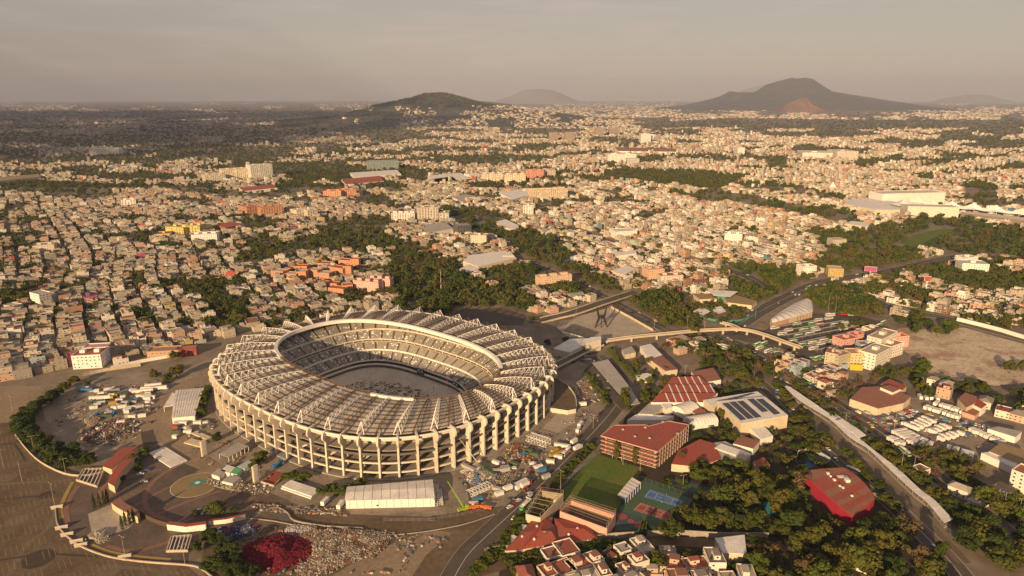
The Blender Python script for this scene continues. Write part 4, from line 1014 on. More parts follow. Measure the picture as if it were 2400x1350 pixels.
me = MB(); me.prism([(p.x, p.y) for p in W], 4.0, 4.3, 'roof_grey', None, True); me.build('roof', sh)
for k in range(6):
    for a, b in ((W[0], W[3]), (W[1], W[2])): p = a.lerp(b, k / 5); me = MB(); me.bar((p.x * .97, p.y * .97, 0), (p.x * .97, p.y * .97, 4.0), .17, 'white_paint'); me.build('post', sh)
for i, (q, m, lab) in enumerate((([(496, 1112), (512, 1098), (530, 1104), (514, 1118)], 'roof_grey', 'grey-roofed site hut at the edge of the helipad'), ([(518, 1104), (532, 1090), (552, 1096), (538, 1110)], 'roof_white', 'pale-roofed site hut behind the green tarpaulin'), ([(541, 1109), (553, 1096), (567, 1100), (556, 1113)], 'tarp_green', 'site hut covered with a bright green tarpaulin'), ([(556, 1094), (580, 1080), (597, 1086), (573, 1100)], 'tarp_pale', 'long pale blue site tent by the round tree'), ([(520, 1128), (540, 1114), (565, 1120), (545, 1134)], 'roof_grey', 'low grey site hut nearest the white totem'))):
    if i == 0: mat('tarp_pale', (.42, .50, .52), dirt=.2)
    prism_thing('site_hut', lab, 'hut', q, 2.8, 'white_paint', m, 'site huts by the helipad')
# site gate building on the right of the bowl
prism_thing('media_building', 'pale boxy concrete building at the foot of the bridge ramp', 'building', [(1297, 817), (1335, 826), (1378, 805), (1381, 793), (1335, 795)], 8, 'stadium_cream', 'roof_white')
prism_thing('media_building', 'tall pale screen wall block joined to the bridge ramp', 'building', [(1372, 806), (1409, 797), (1409, 789), (1383, 791)], 11, 'stadium_cream', 'roof_white')
# ------------------------------------------------------------------ curved ramp structure east of the stadium
def ramp():
    r = thing('curved_ramp', 'curved concrete access ramp with parapet at the stadium side', 'ramp', P(1320, 940))
    for h, q, m in ((4.0, [(1282, 890), (1300, 885), (1330, 905), (1350, 935), (1350, 958), (1330, 962), (1285, 955), (1283, 920)], 'asphalt'),):
        W = [P(x, y, h) - r.location for x, y in q]; me = MB(); me.prism([(p.x, p.y) for p in W], 0, h, 'stadium_cream', m); me.build('deck', r)
    W = [P(x, y, 4) - r.location for x, y in smooth([(1300, 885), (1328, 903), (1348, 930), (1351, 956)], 5)]; L, Rr = offset_line([Vector((p.x, p.y, 0)) for p in W], .5); me = MB()
    z0, z1 = Vector((0, 0, 4.0)), Vector((0, 0, 5.2)); me.strip([p + z0 for p in Rr], [p + z1 for p in Rr], 'stadium_cream'); me.strip([p + z1 for p in L], [p + z0 for p in L], 'stadium_cream'); me.strip([p + z1 for p in Rr], [p + z1 for p in L], 'stadium_cream'); me.build('parapet', r)
ramp()
sheet('pale_slope', [(1262, 1012), (1305, 970), (1350, 968), (1345, 992), (1300, 1020), (1270, 1030)], 'paving_pale', .23)
# ------------------------------------------------------------------ yard of the stadium works
Z1 = 'in the works yard beside the red gatehouse road'
rows = [((382, 905), (345, 912)), ((370, 912), (330, 920)), ((358, 922), (315, 930)), ((330, 938), (300, 942)), ((300, 955), (260, 958)), ((318, 960), (280, 966)), ((285, 915), (240, 925)), ((262, 925), (220, 932)), ((300, 925), (262, 932)), ((320, 975), (285, 980)), ((250, 942), (215, 948)), ((280, 945), (250, 950)), ((345, 952), (310, 960)), ((235, 955), (205, 960)), ((270, 968), (240, 973)), ((300, 990), (268, 995))]
for (a, b) in rows:
    c, L, an = line_between(a, b); container(0, 0, an + random.uniform(-.1, .1), 'in the dusty works yard', 12.2 if L > 12 else 6.1, None, 0, c)
for k in range(34):
    x = random.uniform(190, 350); y = random.uniform(915, 985); container(x, y, random.choice([.1, .2, .25, 1.7]) + random.uniform(-.15, .15), 'in the dusty works yard', random.choice([6.1, 6.1, 4.0, 12.2]))
for k in range(14):
    car(random.uniform(180, 370), random.uniform(905, 1010), random.choice([.2, 1.7, -.3]) + random.uniform(-.3, .3), 'parked in the dusty works yard')
for x, y in ((238, 928), (262, 932), (252, 936)): truck(x, y, .3, 'in the dusty works yard', 5.0, ((.5, .32, .03), 'yellow', 1))
for i, (x, y, L_) in enumerate(((360, 908, 13.6), (372, 914, 13.6), (350, 915, 13.6), (340, 921, 13.6))): truck(x, y, .28, 'beside the white hall', L_, None, True)
heap('rubble_heap', 'broken timber and scrap scattered in the works yard', [(200, 1010), (230, 990), (280, 985), (330, 990), (310, 1020), (270, 1040), (220, 1045), (190, 1030)], 900, 1.2, [(.3, .26, .2), (.18, .14, .1), (.5, .47, .42), (.25, .08, .05), (.1, .1, .1)], (.4, 2.0))
heap('sand_heap', 'pale heap of sand in the works yard', [(195, 985), (215, 975), (235, 980), (230, 995), (205, 1000)], 200, 3.0, [(.4, .32, .22)], (.3, .8))
heap('rubble_heap', 'pale rubble heap on the forecourt by the cypresses', [(205, 1262), (218, 1245), (240, 1248), (258, 1262), (235, 1275)], 260, 2.6, [(.5, .44, .34), (.45, .4, .32)], (.3, 1.0))
heap('debris_heap', 'site debris scattered beside the helipad', [(480, 1120), (530, 1130), (600, 1140), (640, 1150), (600, 1160), (540, 1150), (490, 1140)], 350, .6, [(.35, .3, .22), (.2, .17, .13), (.5, .48, .44), (.3, .2, .1)], (.3, 1.6))
heap('seat_heap', 'huge heap of crimson plastic seats', [(553, 1296), (585, 1275), (640, 1262), (700, 1258), (738, 1258), (735, 1290), (700, 1322), (650, 1345), (610, 1335), (575, 1312)], 5200, 3.2, [(.20, .006, .028), (.15, .004, .022), (.24, .012, .035), (.11, .003, .018)], (.35, .9))
heap('seat_heap', 'heap of white and navy stadium seats beside the dark trees', [(486, 1262), (500, 1245), (540, 1235), (605, 1228), (600, 1250), (560, 1265), (510, 1276)], 1500, 1.4, [(.6, .6, .6), (.02, .05, .12), (.03, .07, .18), (.3, .05, .06)], (.4, 1.0))
heap('rubble_heap', 'wide heap of white rubble and timber at the foot of the yard', [(655, 1262), (690, 1232), (740, 1240), (830, 1245), (905, 1248), (915, 1268), (880, 1300), (820, 1322), (760, 1345), (690, 1352), (730, 1300), (745, 1265)], 6000, 1.6, [(.40, .34, .27), (.30, .24, .17), (.48, .44, .38), (.2, .155, .11), (.27, .12, .08)], (.25, 1.25))
heap('rubble_heap', 'heap of small white blocks above the crimson seats', [(660, 1240), (685, 1230), (745, 1245), (735, 1254), (690, 1252)], 500, 1.2, [(.6, .58, .55), (.5, .47, .44)], (.3, .9))
heap('debris_heap', 'heap of white bags and rubble beside the stadium columns', [(1085, 1108), (1110, 1092), (1150, 1105), (1165, 1122), (1130, 1140), (1095, 1132)], 1300, 1.6, [(.65, .62, .58), (.5, .42, .32), (.3, .25, .2), (.1, .2, .35)], (.4, 1.4))
heap('debris_heap', 'colourful heap of cable drums and scrap by the green containers', [(1180, 1060), (1205, 1040), (1240, 1050), (1250, 1075), (1215, 1090), (1185, 1080)], 900, 1.2, [(.3, .24, .16), (.5, .45, .4), (.35, .12, .05), (.08, .1, .08), (.4, .2, .04)], (.4, 1.5))
heap('debris_heap', 'loose stone scraps by the yard road', [(1130, 1165), (1170, 1120), (1195, 1110), (1180, 1140), (1160, 1170)], 350, .6, [(.45, .38, .28), (.25, .2, .15)], (.3, 1.2))
heap('debris_heap', 'scattered panels on the floor of the bowl', [(900, 880), (1000, 880), (1110, 905), (1060, 920), (960, 920), (900, 900)], 10, .1, [(.4, .36, .3)], (.4, 2)) if False else None
def bowl_scrap():
    n = 1000; a = RNG.uniform(0, 6.283, n); r = np.sqrt(RNG.uniform(0, 1, n)); x = 54 * r * np.cos(a); y = 34 * r * np.sin(a)
    X = SCX + x * SCS - y * SSN; Y = SCY + x * SSN + y * SCS; s = np.stack([RNG.uniform(.4, 1, n) * RNG.choice([1, 1, 4], n), RNG.uniform(.3, 1.0, n), RNG.uniform(.1, 1.0, n)], 1)
    cc = np.array([(.12, .1, .08), (.2, .17, .13), (.5, .47, .42), (.3, .25, .18)])[RNG.integers(0, 4, n)]
    V, F, C = boxes_np(np.stack([X, Y], 1), s, RNG.choice([SROT, SROT + 1.57, .3], n) + RNG.normal(0, .2, n), np.full(n, -7.95), cc, cc)
    o = ob('site_debris', attr_mesh('site_debris', V, F, C, 'pile_attr')); o['kind'] = 'stuff'; o['label'] = 'timber and scrap strewn over the sandy floor of the bowl'
    for i, (x, y, w, d, m) in enumerate(((38, -8, 16, 12, 'paving_pale'), (48, -2, 12, 9, 'concrete_grey'), (-2, 12, 18, 8, 'paving_pale'))):
        p = s2w(x, y, -7.9); me = MB(); me.box((0, 0, .15), (w, d, .3), m); structure(me.build('floor_slab', None, None, p, SROT))
    for k, (px) in enumerate((1130, 1150, 1172, 1114)):
        pass
bowl_scrap()
for k, t in enumerate((-2, 8, 18, 27)):      # red and white masts at the end of the bowl
    p = se(60, 40, 4, R(-18 + t), -6.9); q = Q(p.x, p.y, 0); me = MB(); me.bar((0, 0, 0), (0, 0, 24), .22, 'steel_white', 6); me.bar((0, 0, 24), (0, 0, 30), .2, 'roof_red', 6); pend(me.build('mast', None, None, p), 'thin red and white survey mast', 'in the end of the bowl', 'mast', 'masts in the bowl')
# stacked beams and lattice pieces
def beam_stack(label, a, b, n, w, m='white_paint', layers=1, group='stacked beams'):
    c, L, an = line_between(a, b)
    for l in range(layers):
        for k in range(n - l):
            off = (k - (n - l - 1) / 2) * (w * 1.12); me = MB(); me.box((0, 0, .5 + l * .95), (L, w, .85), m); x, y = c.x - math.sin(an) * off, c.y + math.cos(an) * off
            pend(me.build('precast_beam', None, None, (x, y, .2), an), 'long pale precast beam', label, 'beam', 'precast beams ' + label)
beam_stack('stacked by the service road', (368, 1057), (420, 1090), 5, 2.2, 'roof_white', 1)
beam_stack('stacked by the white shed', (672, 1138), (742, 1162), 5, 1.9, 'roof_white', 2)
beam_stack('stacked below the white hall', (440, 1035), (478, 1045), 4, 1.6, 'cream_wall', 1)
beam_stack('stacked at the stadium foot', (455, 1015), (490, 1030), 3, 1.4, 'cream_wall', 1)
def lattice(label, a, b, w, h):
    c, L, an = line_between(a, b); me = MB(); n = max(4, int(L / 2.4)); P_ = [[Vector((-L / 2 + L * k / n, y, z)) for k in range(n + 1)] for y, z in ((-w / 2, .3), (w / 2, .3), (-w / 2, h), (w / 2, h))]
    for ch in P_:
        me.bar(ch[0], ch[-1], .16, 'steel_white')
    for k in range(n):
        for i, j in ((0, 2), (1, 3), (2, 3), (0, 1)):
            me.bar(P_[i][k], P_[j][k + 1], .11, 'steel_white'); me.bar(P_[j][k + 1], P_[i][k + 1], .11, 'steel_white')
    tag(me.build('lattice_girder', None, None, (c.x, c.y, .2), an), label, 'girder', 'loose girders in the yard')
lattice('white lattice girder lying beside the long white shed', (1019, 1188), (1021, 1140), 3.5, 1.6); lattice('white lattice girder lying second from the white shed', (1034, 1186), (1030, 1152), 2.5, 1.6)
lattice('white lattice girder lying by the lime crane', (1098, 1162), (1148, 1140), 6, 2.2); lattice('white lattice frame standing by the yard road', (1238, 1030), (1285, 1046), 7, 4.5)
lattice('thin white girder leaning by the debris heap', (1080, 1110), (1125, 1092), 2, 1.2)
def crane(label, base, tip_px, tip_z, m, ang, boomr=.55, name='mobile_crane'):
    p = P(*base); r = thing(name, label, 'crane', p, 0); me = MB(); me.box((0, 0, 1.2), (7.5, 2.6, 1.2), m, ang); me.box((2.6 * math.cos(ang), 2.6 * math.sin(ang), 2.3), (1.9, 2.4, 1.5), m, ang); me.build('carrier', r)
    for s in (-1, 1):
        for x in (-2.6, -1.2, 2.4): me = MB(); c, s_ = math.cos(ang), math.sin(ang); me.bar((x * c - s * 1.0 * s_, x * s_ + s * 1.0 * c, .6), (x * c - s * 1.4 * s_, x * s_ + s * 1.4 * c, .6), .6, 'rubber', 8, None, True); me.build('wheel', r)
    t = P(*tip_px, tip_z) - p; me = MB(); st = Vector((0, 0, 2.6)); mid = st.lerp(Vector((t.x, t.y, tip_z)), .5); me.bar(st, mid, boomr, m, 4, boomr * .85, True); me.bar(mid, (t.x, t.y, tip_z), boomr * .7, m, 4, boomr * .5, True); me.build('boom', r); return r
crane('lime green telescopic crane beside the long white shed', (1086, 1196), (1049, 1128), 7, 'lime', .5); crane('pale boom lift reaching up the stadium columns', (1118, 1090), (1078, 1030), 22, 'cream_wall', .9, .4, 'boom_lift')
crane('blue boom lift leaning at the stadium columns', (652, 1092), (674, 1053), 14, 'tarp_blue', .6, .35, 'boom_lift'); crane('orange boom lift with pale arm by the yard road', (1140, 1192), (1095, 1186), 4, 'orange_paint', 2.8, .4, 'boom_lift')
crane('small orange boom lift parked nearest the road', (1108, 1192), (1150, 1187), 4, 'orange_paint', .3, .35, 'boom_lift'); crane('red crawler lift among the yard containers', (1325, 1058), (1345, 1062), 3, 'crimson', .2, .35, 'boom_lift')
ZE = 'in the yard beside the stadium'
for x, y, a, L, c in ((1225, 1140, .75, 12.2, 0), (1219, 1136, .75, 12.2, 0), (1205, 1090, -.5, 6.1, 2), (1195, 1072, .9, 6.1, 2), (1252, 1068, -.3, 6.1, 2), (1240, 1060, -.4, 6.1, 2), (1163, 1088, -.6, 6.1, 0), (1300, 1060, .7, 6.1, 4), (1318, 1048, -.3, 12.2, 0), (1308, 1074, -.2, 6.1, 0), (1305, 1068, .6, 12.2, 4), (1148, 1110, -.8, 12.2, 2), (1138, 1100, -.8, 12.2, 2), (1175, 1105, .3, 12.2, 1), (1183, 1100, .3, 6.1, 1), (1170, 1160, .5, 6.1, 0), (1225, 1070, .8, 6.1, 3), (1098, 1100, -.7, 12.2, 1), (1165, 1150, -.4, 6.1, 1), (1355, 1010, 1.2, 6.1, 0), (1262, 1098, .5, 6.1, 0), (1270, 1105, .5, 6.1, 3), (1120, 1175, .2, 6.1, 3), (1110, 1185, .1, 6.1, 0), (1280, 1120, .6, 6.1, 1), (1290, 1085, -.3, 6.1, 0)):
    container(x, y, a, ZE, L, CONCOLS[c])
for k in range(16): car(random.uniform(1150, 1300), random.uniform(1085, 1175), random.uniform(0, 3), ZE)
for x, y, a in ((1360, 1000, 1.1), (1365, 952, .2), (1352, 1055, .8), (1230, 1142, .7), (1190, 1150, .6), (798, 1190, 1.4), (762, 1182, 1.3), (1345, 1040, .9)): truck(x, y, a, 'near the stadium road', 6.5)
for x, y, a in ((1215, 1175, .8), (1205, 1182, .7), (1195, 1190, .7), (1240, 1165, .8), (330, 1112, .3), (338, 1130, .3), (345, 1104, .2), (466, 1198, 1.2), (480, 1202, 1.2), (320, 962, 2.0), (356, 960, 2.0), (390, 912, .3), (350, 918, .3), (345, 952, .5), (500, 1003, 1.5), (325, 998, 1.5), (1012, 1220, .1), (1145, 1290, .2)): car(x, y, a, 'parked in the stadium precinct')
for k in range(9): container(random.uniform(400, 470), random.uniform(992, 1030), random.uniform(-.3, .5), 'between the white hall and the stadium', random.choice([4.0, 6.1]))
for k in range(7): car(random.uniform(395, 500), random.uniform(985, 1020), random.uniform(0, 3), 'parked between the white hall and the stadium')
for k in range(12): car(random.uniform(1310, 1400), random.uniform(835, 860), .4 + random.uniform(-.1, .1), 'parked by the pale media building')
for k in range(8): container(random.uniform(1385, 1440), random.uniform(850, 930), .9, 'beside the grey stepped terrace', 4.0)
# stepped steel terrace with dark stalls
def terrace():
    r = thing('market_terrace', 'long row of dark steel stalls with grey slab roof beside the tree row', 'stalls', P(1450, 900)); W = [P(x, y, 4) - r.location for x, y in ((1388, 850), (1425, 842), (1475, 905), (1500, 945), (1475, 950), (1440, 910))]
    me = MB(); me.prism([(p.x, p.y) for p in W], 3.5, 4.0, 'roof_grey', None, True); me.build('roof', r)
    for k in range(9):
        p = P(1385 + k * 11, 852 + k * 12) - r.location
        for j in range(2): me = MB(); me.bar((p.x + j * 3, p.y, 0), (p.x + j * 3, p.y, 3.5), .18, 'steel_white'); me.build('post', r)
    me = MB(); W = [P(x, y, .3) - r.location for x, y in ((1370, 870), (1388, 856), (1440, 915), (1470, 955), (1455, 962), (1415, 920))]; me.prism([(p.x, p.y) for p in W], .2, 2.2, 'asphalt_dark', 'asphalt_dark'); me.build('stall_block', r)
terrace()
# trees of the stadium precinct -------------------------------------------------
tree_row([(150, 925), (100, 950), (55, 985), (50, 1010), (75, 1045), (120, 1075), (170, 1092), (235, 1085)], 19, 11, 12, 'hedge', 'in the dense dark line beside the car park', 2.0)
tree_row([(130, 940), (85, 965), (70, 1000), (100, 1045), (150, 1070), (215, 1075)], 12, 12, 13, 'hedge', 'in the dense dark line beside the car park', 2.0)
tree_row([(450, 1300), (490, 1275), (520, 1300), (560, 1335), (600, 1360)], 12, 9, 10, 'hedge', 'in the dark clump beside the crimson seats', 3.0)
tree_row([(480, 1330), (530, 1335), (565, 1370)], 7, 9, 11, 'hedge', 'in the dark clump beside the crimson seats', 3.0)
tree_row([(487, 915), (478, 945), (470, 980)], 8, 8.5, 8, 'bright', 'in the hedge between hall and stadium', .8)
for x, y, h, w in ((315, 1085, 9, 9), (340, 1072, 9, 9), (325, 1100, 7, 7), (288, 1128, 5, 5), (510, 1030, 7, 9), (615, 1082, 10, 10), (598, 1098, 8, 8), (506, 1205, 9, 12), (457, 1208, 4, 6), (548, 1203, 5, 6)): tree(x, y, h, w, 'bright' if h > 7 else 'hedge', 'by the plaza')
tree_row([(665, 1128), (690, 1120), (720, 1128)], 5, 6, 8, 'bright', 'below the stadium columns', 1)
tree_row([(745, 1160), (775, 1152), (805, 1160), (850, 1135)], 8, 6.5, 8, 'bright', 'below the stadium columns', 1.5)
for x, y in ((222, 1183), (234, 1179), (245, 1175), (253, 1169), (287, 1234), (295, 1224), (305, 1220), (314, 1216)): tree(x, y + 8, 10, 2.2, 'cypress', 'in a row by the pink canopy')
tree_row([(1372, 882), (1390, 905), (1415, 935), (1422, 955)], 8, 6.5, 7, 'bright', 'in the short row east of the ramp', .8)
tree_row([(1428, 822), (1450, 850), (1480, 880), (1505, 905)], 12, 6.5, 7, 'bright', 'in the clipped row beside the grey terrace', .8)
tree_row([(1470, 935), (1465, 955), (1475, 965)], 3, 14, 9, 'tall', 'at the bend of the stadium road', 1.5)
tree_row([(1170, 1300), (1200, 1255), (1240, 1215), (1275, 1180)], 16, 5.5, 8, 'bright', 'in the hedge along the stadium road', 1.2)
tree_row([(1290, 1150), (1320, 1120), (1345, 1090), (1385, 1055), (1400, 1045)], 12, 5.5, 7.5, 'bright', 'in the hedge along the stadium road', 1.2)
tree_row([(1110, 1345), (1150, 1310), (1170, 1290)], 7, 6, 8, 'bright', 'in the hedge along the stadium road', 1.5)
for x, y, h, w in ((365, 890, 13, 10), (415, 885, 15, 13), (412, 845, 13, 10), (395, 895, 10, 9), (175, 900, 9, 9), (150, 915, 10, 10), (205, 905, 7, 7)): tree(x, y, h, w, 'round', 'by the works yard wall')
for x, y, h in ((30, 965, 14), (8, 1095, 14), (52, 1130, 14), (128, 1185, 16), (197, 1062, 14), (295, 1315, 16), (434, 1325, 13), (155, 1115, 13), (1313, 1180, 24), (250, 1045, 10), (610, 1120, 9), (1390, 1005, 12), (80, 1060, 13)): lamp(x, y, h, 'around the car park and plaza')

def clutter(name, label, polys, n, cols, size):
    parts = []
    for poly in polys:
        W = poly_w(poly); X = RNG.uniform(min(p.x for p in W), max(p.x for p in W), n * 3); Y = RNG.uniform(min(p.y for p in W), max(p.y for p in W), n * 3); k = inpoly(X, Y, [(p.x, p.y) for p in W]) & (fbm(X / 12, Y / 12, 61) > .47) & ~in_stadium(X, Y, 1.04); X, Y = X[k][:n], Y[k][:n]; m = len(X)
        c = np.array(cols)[RNG.integers(0, len(cols), m)] * RNG.uniform(.6, 1.2, (m, 1)); s = np.stack([RNG.uniform(*size, m) * RNG.choice([1, 1, 2.5], m), RNG.uniform(*size, m), RNG.uniform(.15, 1.0, m)], 1); parts.append(boxes_np(np.stack([X, Y], 1), s, RNG.uniform(0, 3.1, m), np.full(m, .2), c, c))
    V, F, C = join_np(parts); o = ob(name, attr_mesh(name, V, F, C, 'pile_attr')); o['kind'] = 'stuff'; o['label'] = label
clutter('site_clutter', 'pallets, planks and scraps littering the works yards', [[(110, 960), (230, 900), (380, 890), (370, 960), (300, 1050), (180, 1050)], [(400, 985), (500, 1000), (640, 1100), (680, 1150), (560, 1150), (470, 1080)], [(1060, 1080), (1180, 1030), (1290, 1010), (1310, 1070), (1220, 1170), (1090, 1190)], [(1290, 960), (1370, 880), (1440, 900), (1400, 990), (1330, 1040)], [(480, 1262), (700, 1225), (930, 1250), (1060, 1260), (960, 1345), (600, 1350)], [(560, 1180), (800, 1195), (820, 1210), (620, 1200)]], 330, [(.4, .36, .3), (.25, .19, .12), (.6, .58, .54), (.12, .11, .1), (.3, .22, .14), (.2, .16, .12), (.3, .12, .07), (.12, .2, .28)], (.3, 1.5))
clutter('stall_clutter', 'awnings and stalls crowding the pavement by the bus station', [[(1560, 790), (1640, 790), (1760, 840), (1860, 870), (1900, 890), (1850, 900), (1700, 840)], [(1790, 810), (1900, 830), (1960, 860), (1900, 870), (1800, 840)], [(2000, 955), (2120, 940), (2300, 1000), (2390, 1060), (2200, 1060), (2060, 1020)]], 260, [(.5, .46, .4), (.3, .28, .25), (.4, .08, .05), (.1, .25, .4), (.1, .3, .15), (.55, .4, .1), (.6, .58, .55)], (.8, 2.6))
# ------------------------------------------------------------------ east of the stadium: avenue, school, courts, stations
mat('wood_floor', (.045, .036, .024), rough=1, dirt=.4, scale=.1, dirtcol=(.08, .06, .04))
sheet('school_grounds', [(1480, 960), (1520, 930), (1600, 890), (1700, 900), (1800, 930), (1900, 1010), (2060, 1170), (2200, 1300), (2260, 1400), (1700, 1450), (1150, 1450), (1180, 1290), (1260, 1200), (1330, 1130), (1400, 1050)], 'wood_floor', .04)
sheet('sports_lawn', [(1400, 1064), (1508, 1098), (1446, 1196), (1322, 1172), (1316, 1150)], 'lawn', .12)
sheet('garden_lawn', [(1700, 1215), (1760, 1205), (1770, 1240), (1720, 1250)], 'lawn', .12)
sheet('court_surround', [(1478, 1160), (1500, 1125), (1625, 1170), (1575, 1238), (1440, 1245), (1452, 1190)], 'court_green', .10)
sheet('tennis_court', [(1508, 1165), (1522, 1147), (1602, 1175), (1595, 1190)], 'court_blue', .14)
sheet('tennis_court', [(1483, 1195), (1500, 1178), (1580, 1205), (1565, 1223)], 'court_red', .14)
sheet('court_surround', [(1565, 1132), (1592, 1116), (1700, 1160), (1680, 1185)], 'court_navy', .10)
sheet('tennis_court', [(1590, 1138), (1606, 1130), (1640, 1142), (1626, 1155)], 'court_green', .14)
sheet('tennis_court', [(1650, 1160), (1664, 1152), (1690, 1163), (1680, 1176)], 'court_green', .14)
sheet('basketball_court', [(1447, 1230), (1452, 1198), (1507, 1213), (1495, 1246)], 'court_navy', .14)
def court_lines(corners, label):
    W = poly_w(corners); me = MB(); z = .17
    def seg(a, b):
        d = (b - a).normalized() * .06; n = Vector((-d.y, d.x, 0)) * 1.6; me.face([(q.x, q.y, z) for q in (a - n, b - n, b + n, a + n)], 'white_line')
    g = lambda s, t: W[0].lerp(W[3], s).lerp(W[1].lerp(W[2], s), t)
    for s in (0.04, .96): seg(g(s, .04), g(s, .96))
    for t in (.04, .2, .8, .96): seg(g(.04, t), g(.96, t))
    for s in (.27, .5, .73): seg(g(s, .2 if s != .5 else .0), g(s, .8 if s != .5 else 1.0))
    seg(g(.27, .5), g(.73, .5)); o = structure(me.build('court_lines'))
    a, b = g(.5, -.03), g(.5, 1.03); n = MB(); n.face((a, b, b + Vector((0, 0, 1.0)), a + Vector((0, 0, 1.0))), 'black_paint'); n.bar(a, a + Vector((0, 0, 1.1)), .08, 'steel_white'); n.bar(b, b + Vector((0, 0, 1.1)), .08, 'steel_white'); tag(n.build('tennis_net'), label, 'net')
court_lines([(1508, 1165), (1522, 1147), (1602, 1175), (1595, 1190)], 'dark net across the blue tennis court'); court_lines([(1483, 1195), (1500, 1178), (1580, 1205), (1565, 1223)], 'dark net across the red tennis court')
disc('centre_circle', 1478, 1222, 2.2, 'court_red', .17); 
for x, y in ((1458, 1211), (1498, 1232)): disc('court_key', x, y, 3.2, 'court_red', .17)
for a, b in (((1427, 1072), (1465, 1084)), ((1340, 1172), (1385, 1182))):      # goals
    c, L, an = line_between(a, b); me = MB(); L = 7.3; me.bar((-L / 2, 0, 0), (-L / 2, 0, 2.4), .08, 'steel_white'); me.bar((L / 2, 0, 0), (L / 2, 0, 2.4), .08, 'steel_white'); me.bar((-L / 2, 0, 2.4), (L / 2, 0, 2.4), .08, 'steel_white')
    tag(me.build('goal', None, None, (c.x, c.y, .1), an), 'white goal frame at the ' + ('far end of the lawn' if a[1] < 1100 else 'near end of the lawn by the cages'), 'goal')
mesh_fence('fence', [(1322, 1172), (1316, 1150), (1400, 1064)], 4, 'teal', 'teal mesh fence between the lawn and the road hedge')
mesh_fence('fence', [(1478, 1160), (1500, 1125), (1625, 1170), (1575, 1238)], 3, 'teal', 'thin green mesh fence round the tennis courts')
# red framed school block with open galleries
def school_block():
    h = 13.2; roof = [(1408, 1022), (1440, 998), (1512, 997), (1521, 1000), (1567, 988), (1615, 997), (1541, 1060)]; W = poly_w(roof, h); c = sum(W, Vector()) / len(W); c.z = 0; r = thing('school_building', 'red-roofed school block with open galleries above the lawn', 'school', c); L = [(p.x - c.x, p.y - c.y) for p in W]
    for f in range(5):
        z = [.3, 3.4, 6.5, 9.6, h][f]; k = 1.0 if f else .97; me = MB(); me.prism([(x * k, y * k) for x, y in L], z - .25, z + .2, 'pink_wall', 'roof_red' if f == 4 else 'concrete_grey', True); me.build('roof' if f == 4 else 'gallery_slab', r)
    me = MB(); me.prism([(x * .90, y * .90) for x, y in L], .3, h - .3, 'school_wall'); me.build('wall', r)
    for i, j in ((6, 0), (5, 6), (0, 1)):
        a, b = L[i], L[j]; n = int(math.dist(a, b) / 4.2)
        for k in range(n + 1):
            t = k / n; x = (a[0] + (b[0] - a[0]) * t) * .99; y = (a[1] + (b[1] - a[1]) * t) * .99; me = MB(); me.bar((x, y, 0), (x, y, h), .2, 'roof_red' if i == 6 else 'cream_wall'); me.build('column', r)
        for z in (4.3, 7.4, 10.5):
            me = MB(); me.bar((a[0] * .995, a[1] * .995, z), (b[0] * .995, b[1] * .995, z), .22, 'roof_red'); me.build('railing', r)
        for z in (1.5, 4.9, 8.0, 11.2):
            me = MB(); m0 = ((a[0] + b[0]) / 2 * .905, (a[1] + b[1]) / 2 * .905); me.box((m0[0], m0[1], z), (math.dist(a, b) * .84, .3, 1.2), 'glass_dark', math.atan2(b[1] - a[1], b[0] - a[0])); me.build('window_band', r)
    for k in range(len(L)):
        a, b = L[k], L[(k + 1) % len(L)]; me = MB(); me.bar((a[0], a[1], h + .5), (b[0], b[1], h + .5), .22, 'pink_wall'); me.build('parapet', r)
    for k in range(9):
        f = (k + 1) / 10; a = Vector((*L[6], 0)).lerp(Vector((*L[0], 0)), f); e = Vector((*L[5], 0)).lerp(Vector((*L[1], 0)), f); e = a.lerp(e, .9); me = MB(); me.bar((a.x * .97, a.y * .97, h + .24), (e.x * .95, e.y * .95, h + .24), .07, 'roof_terracotta'); me.build('roof_seam', r)
    for k in range(6): x, y = L[0][0] * .5 * math.cos(k) + L[5][0] * .3 * math.sin(k * 2), L[6][1] * .4 * math.sin(k * 1.7); me = MB(); me.box((x, y, h + .7), (1.6, 1.2, 1.0), 'roof_grey'); me.build('roof_vent', r)
    foot([(p.x, p.y) for p in W])
mat('school_wall', (.42, .30, .22), dirt=.3)
school_block()
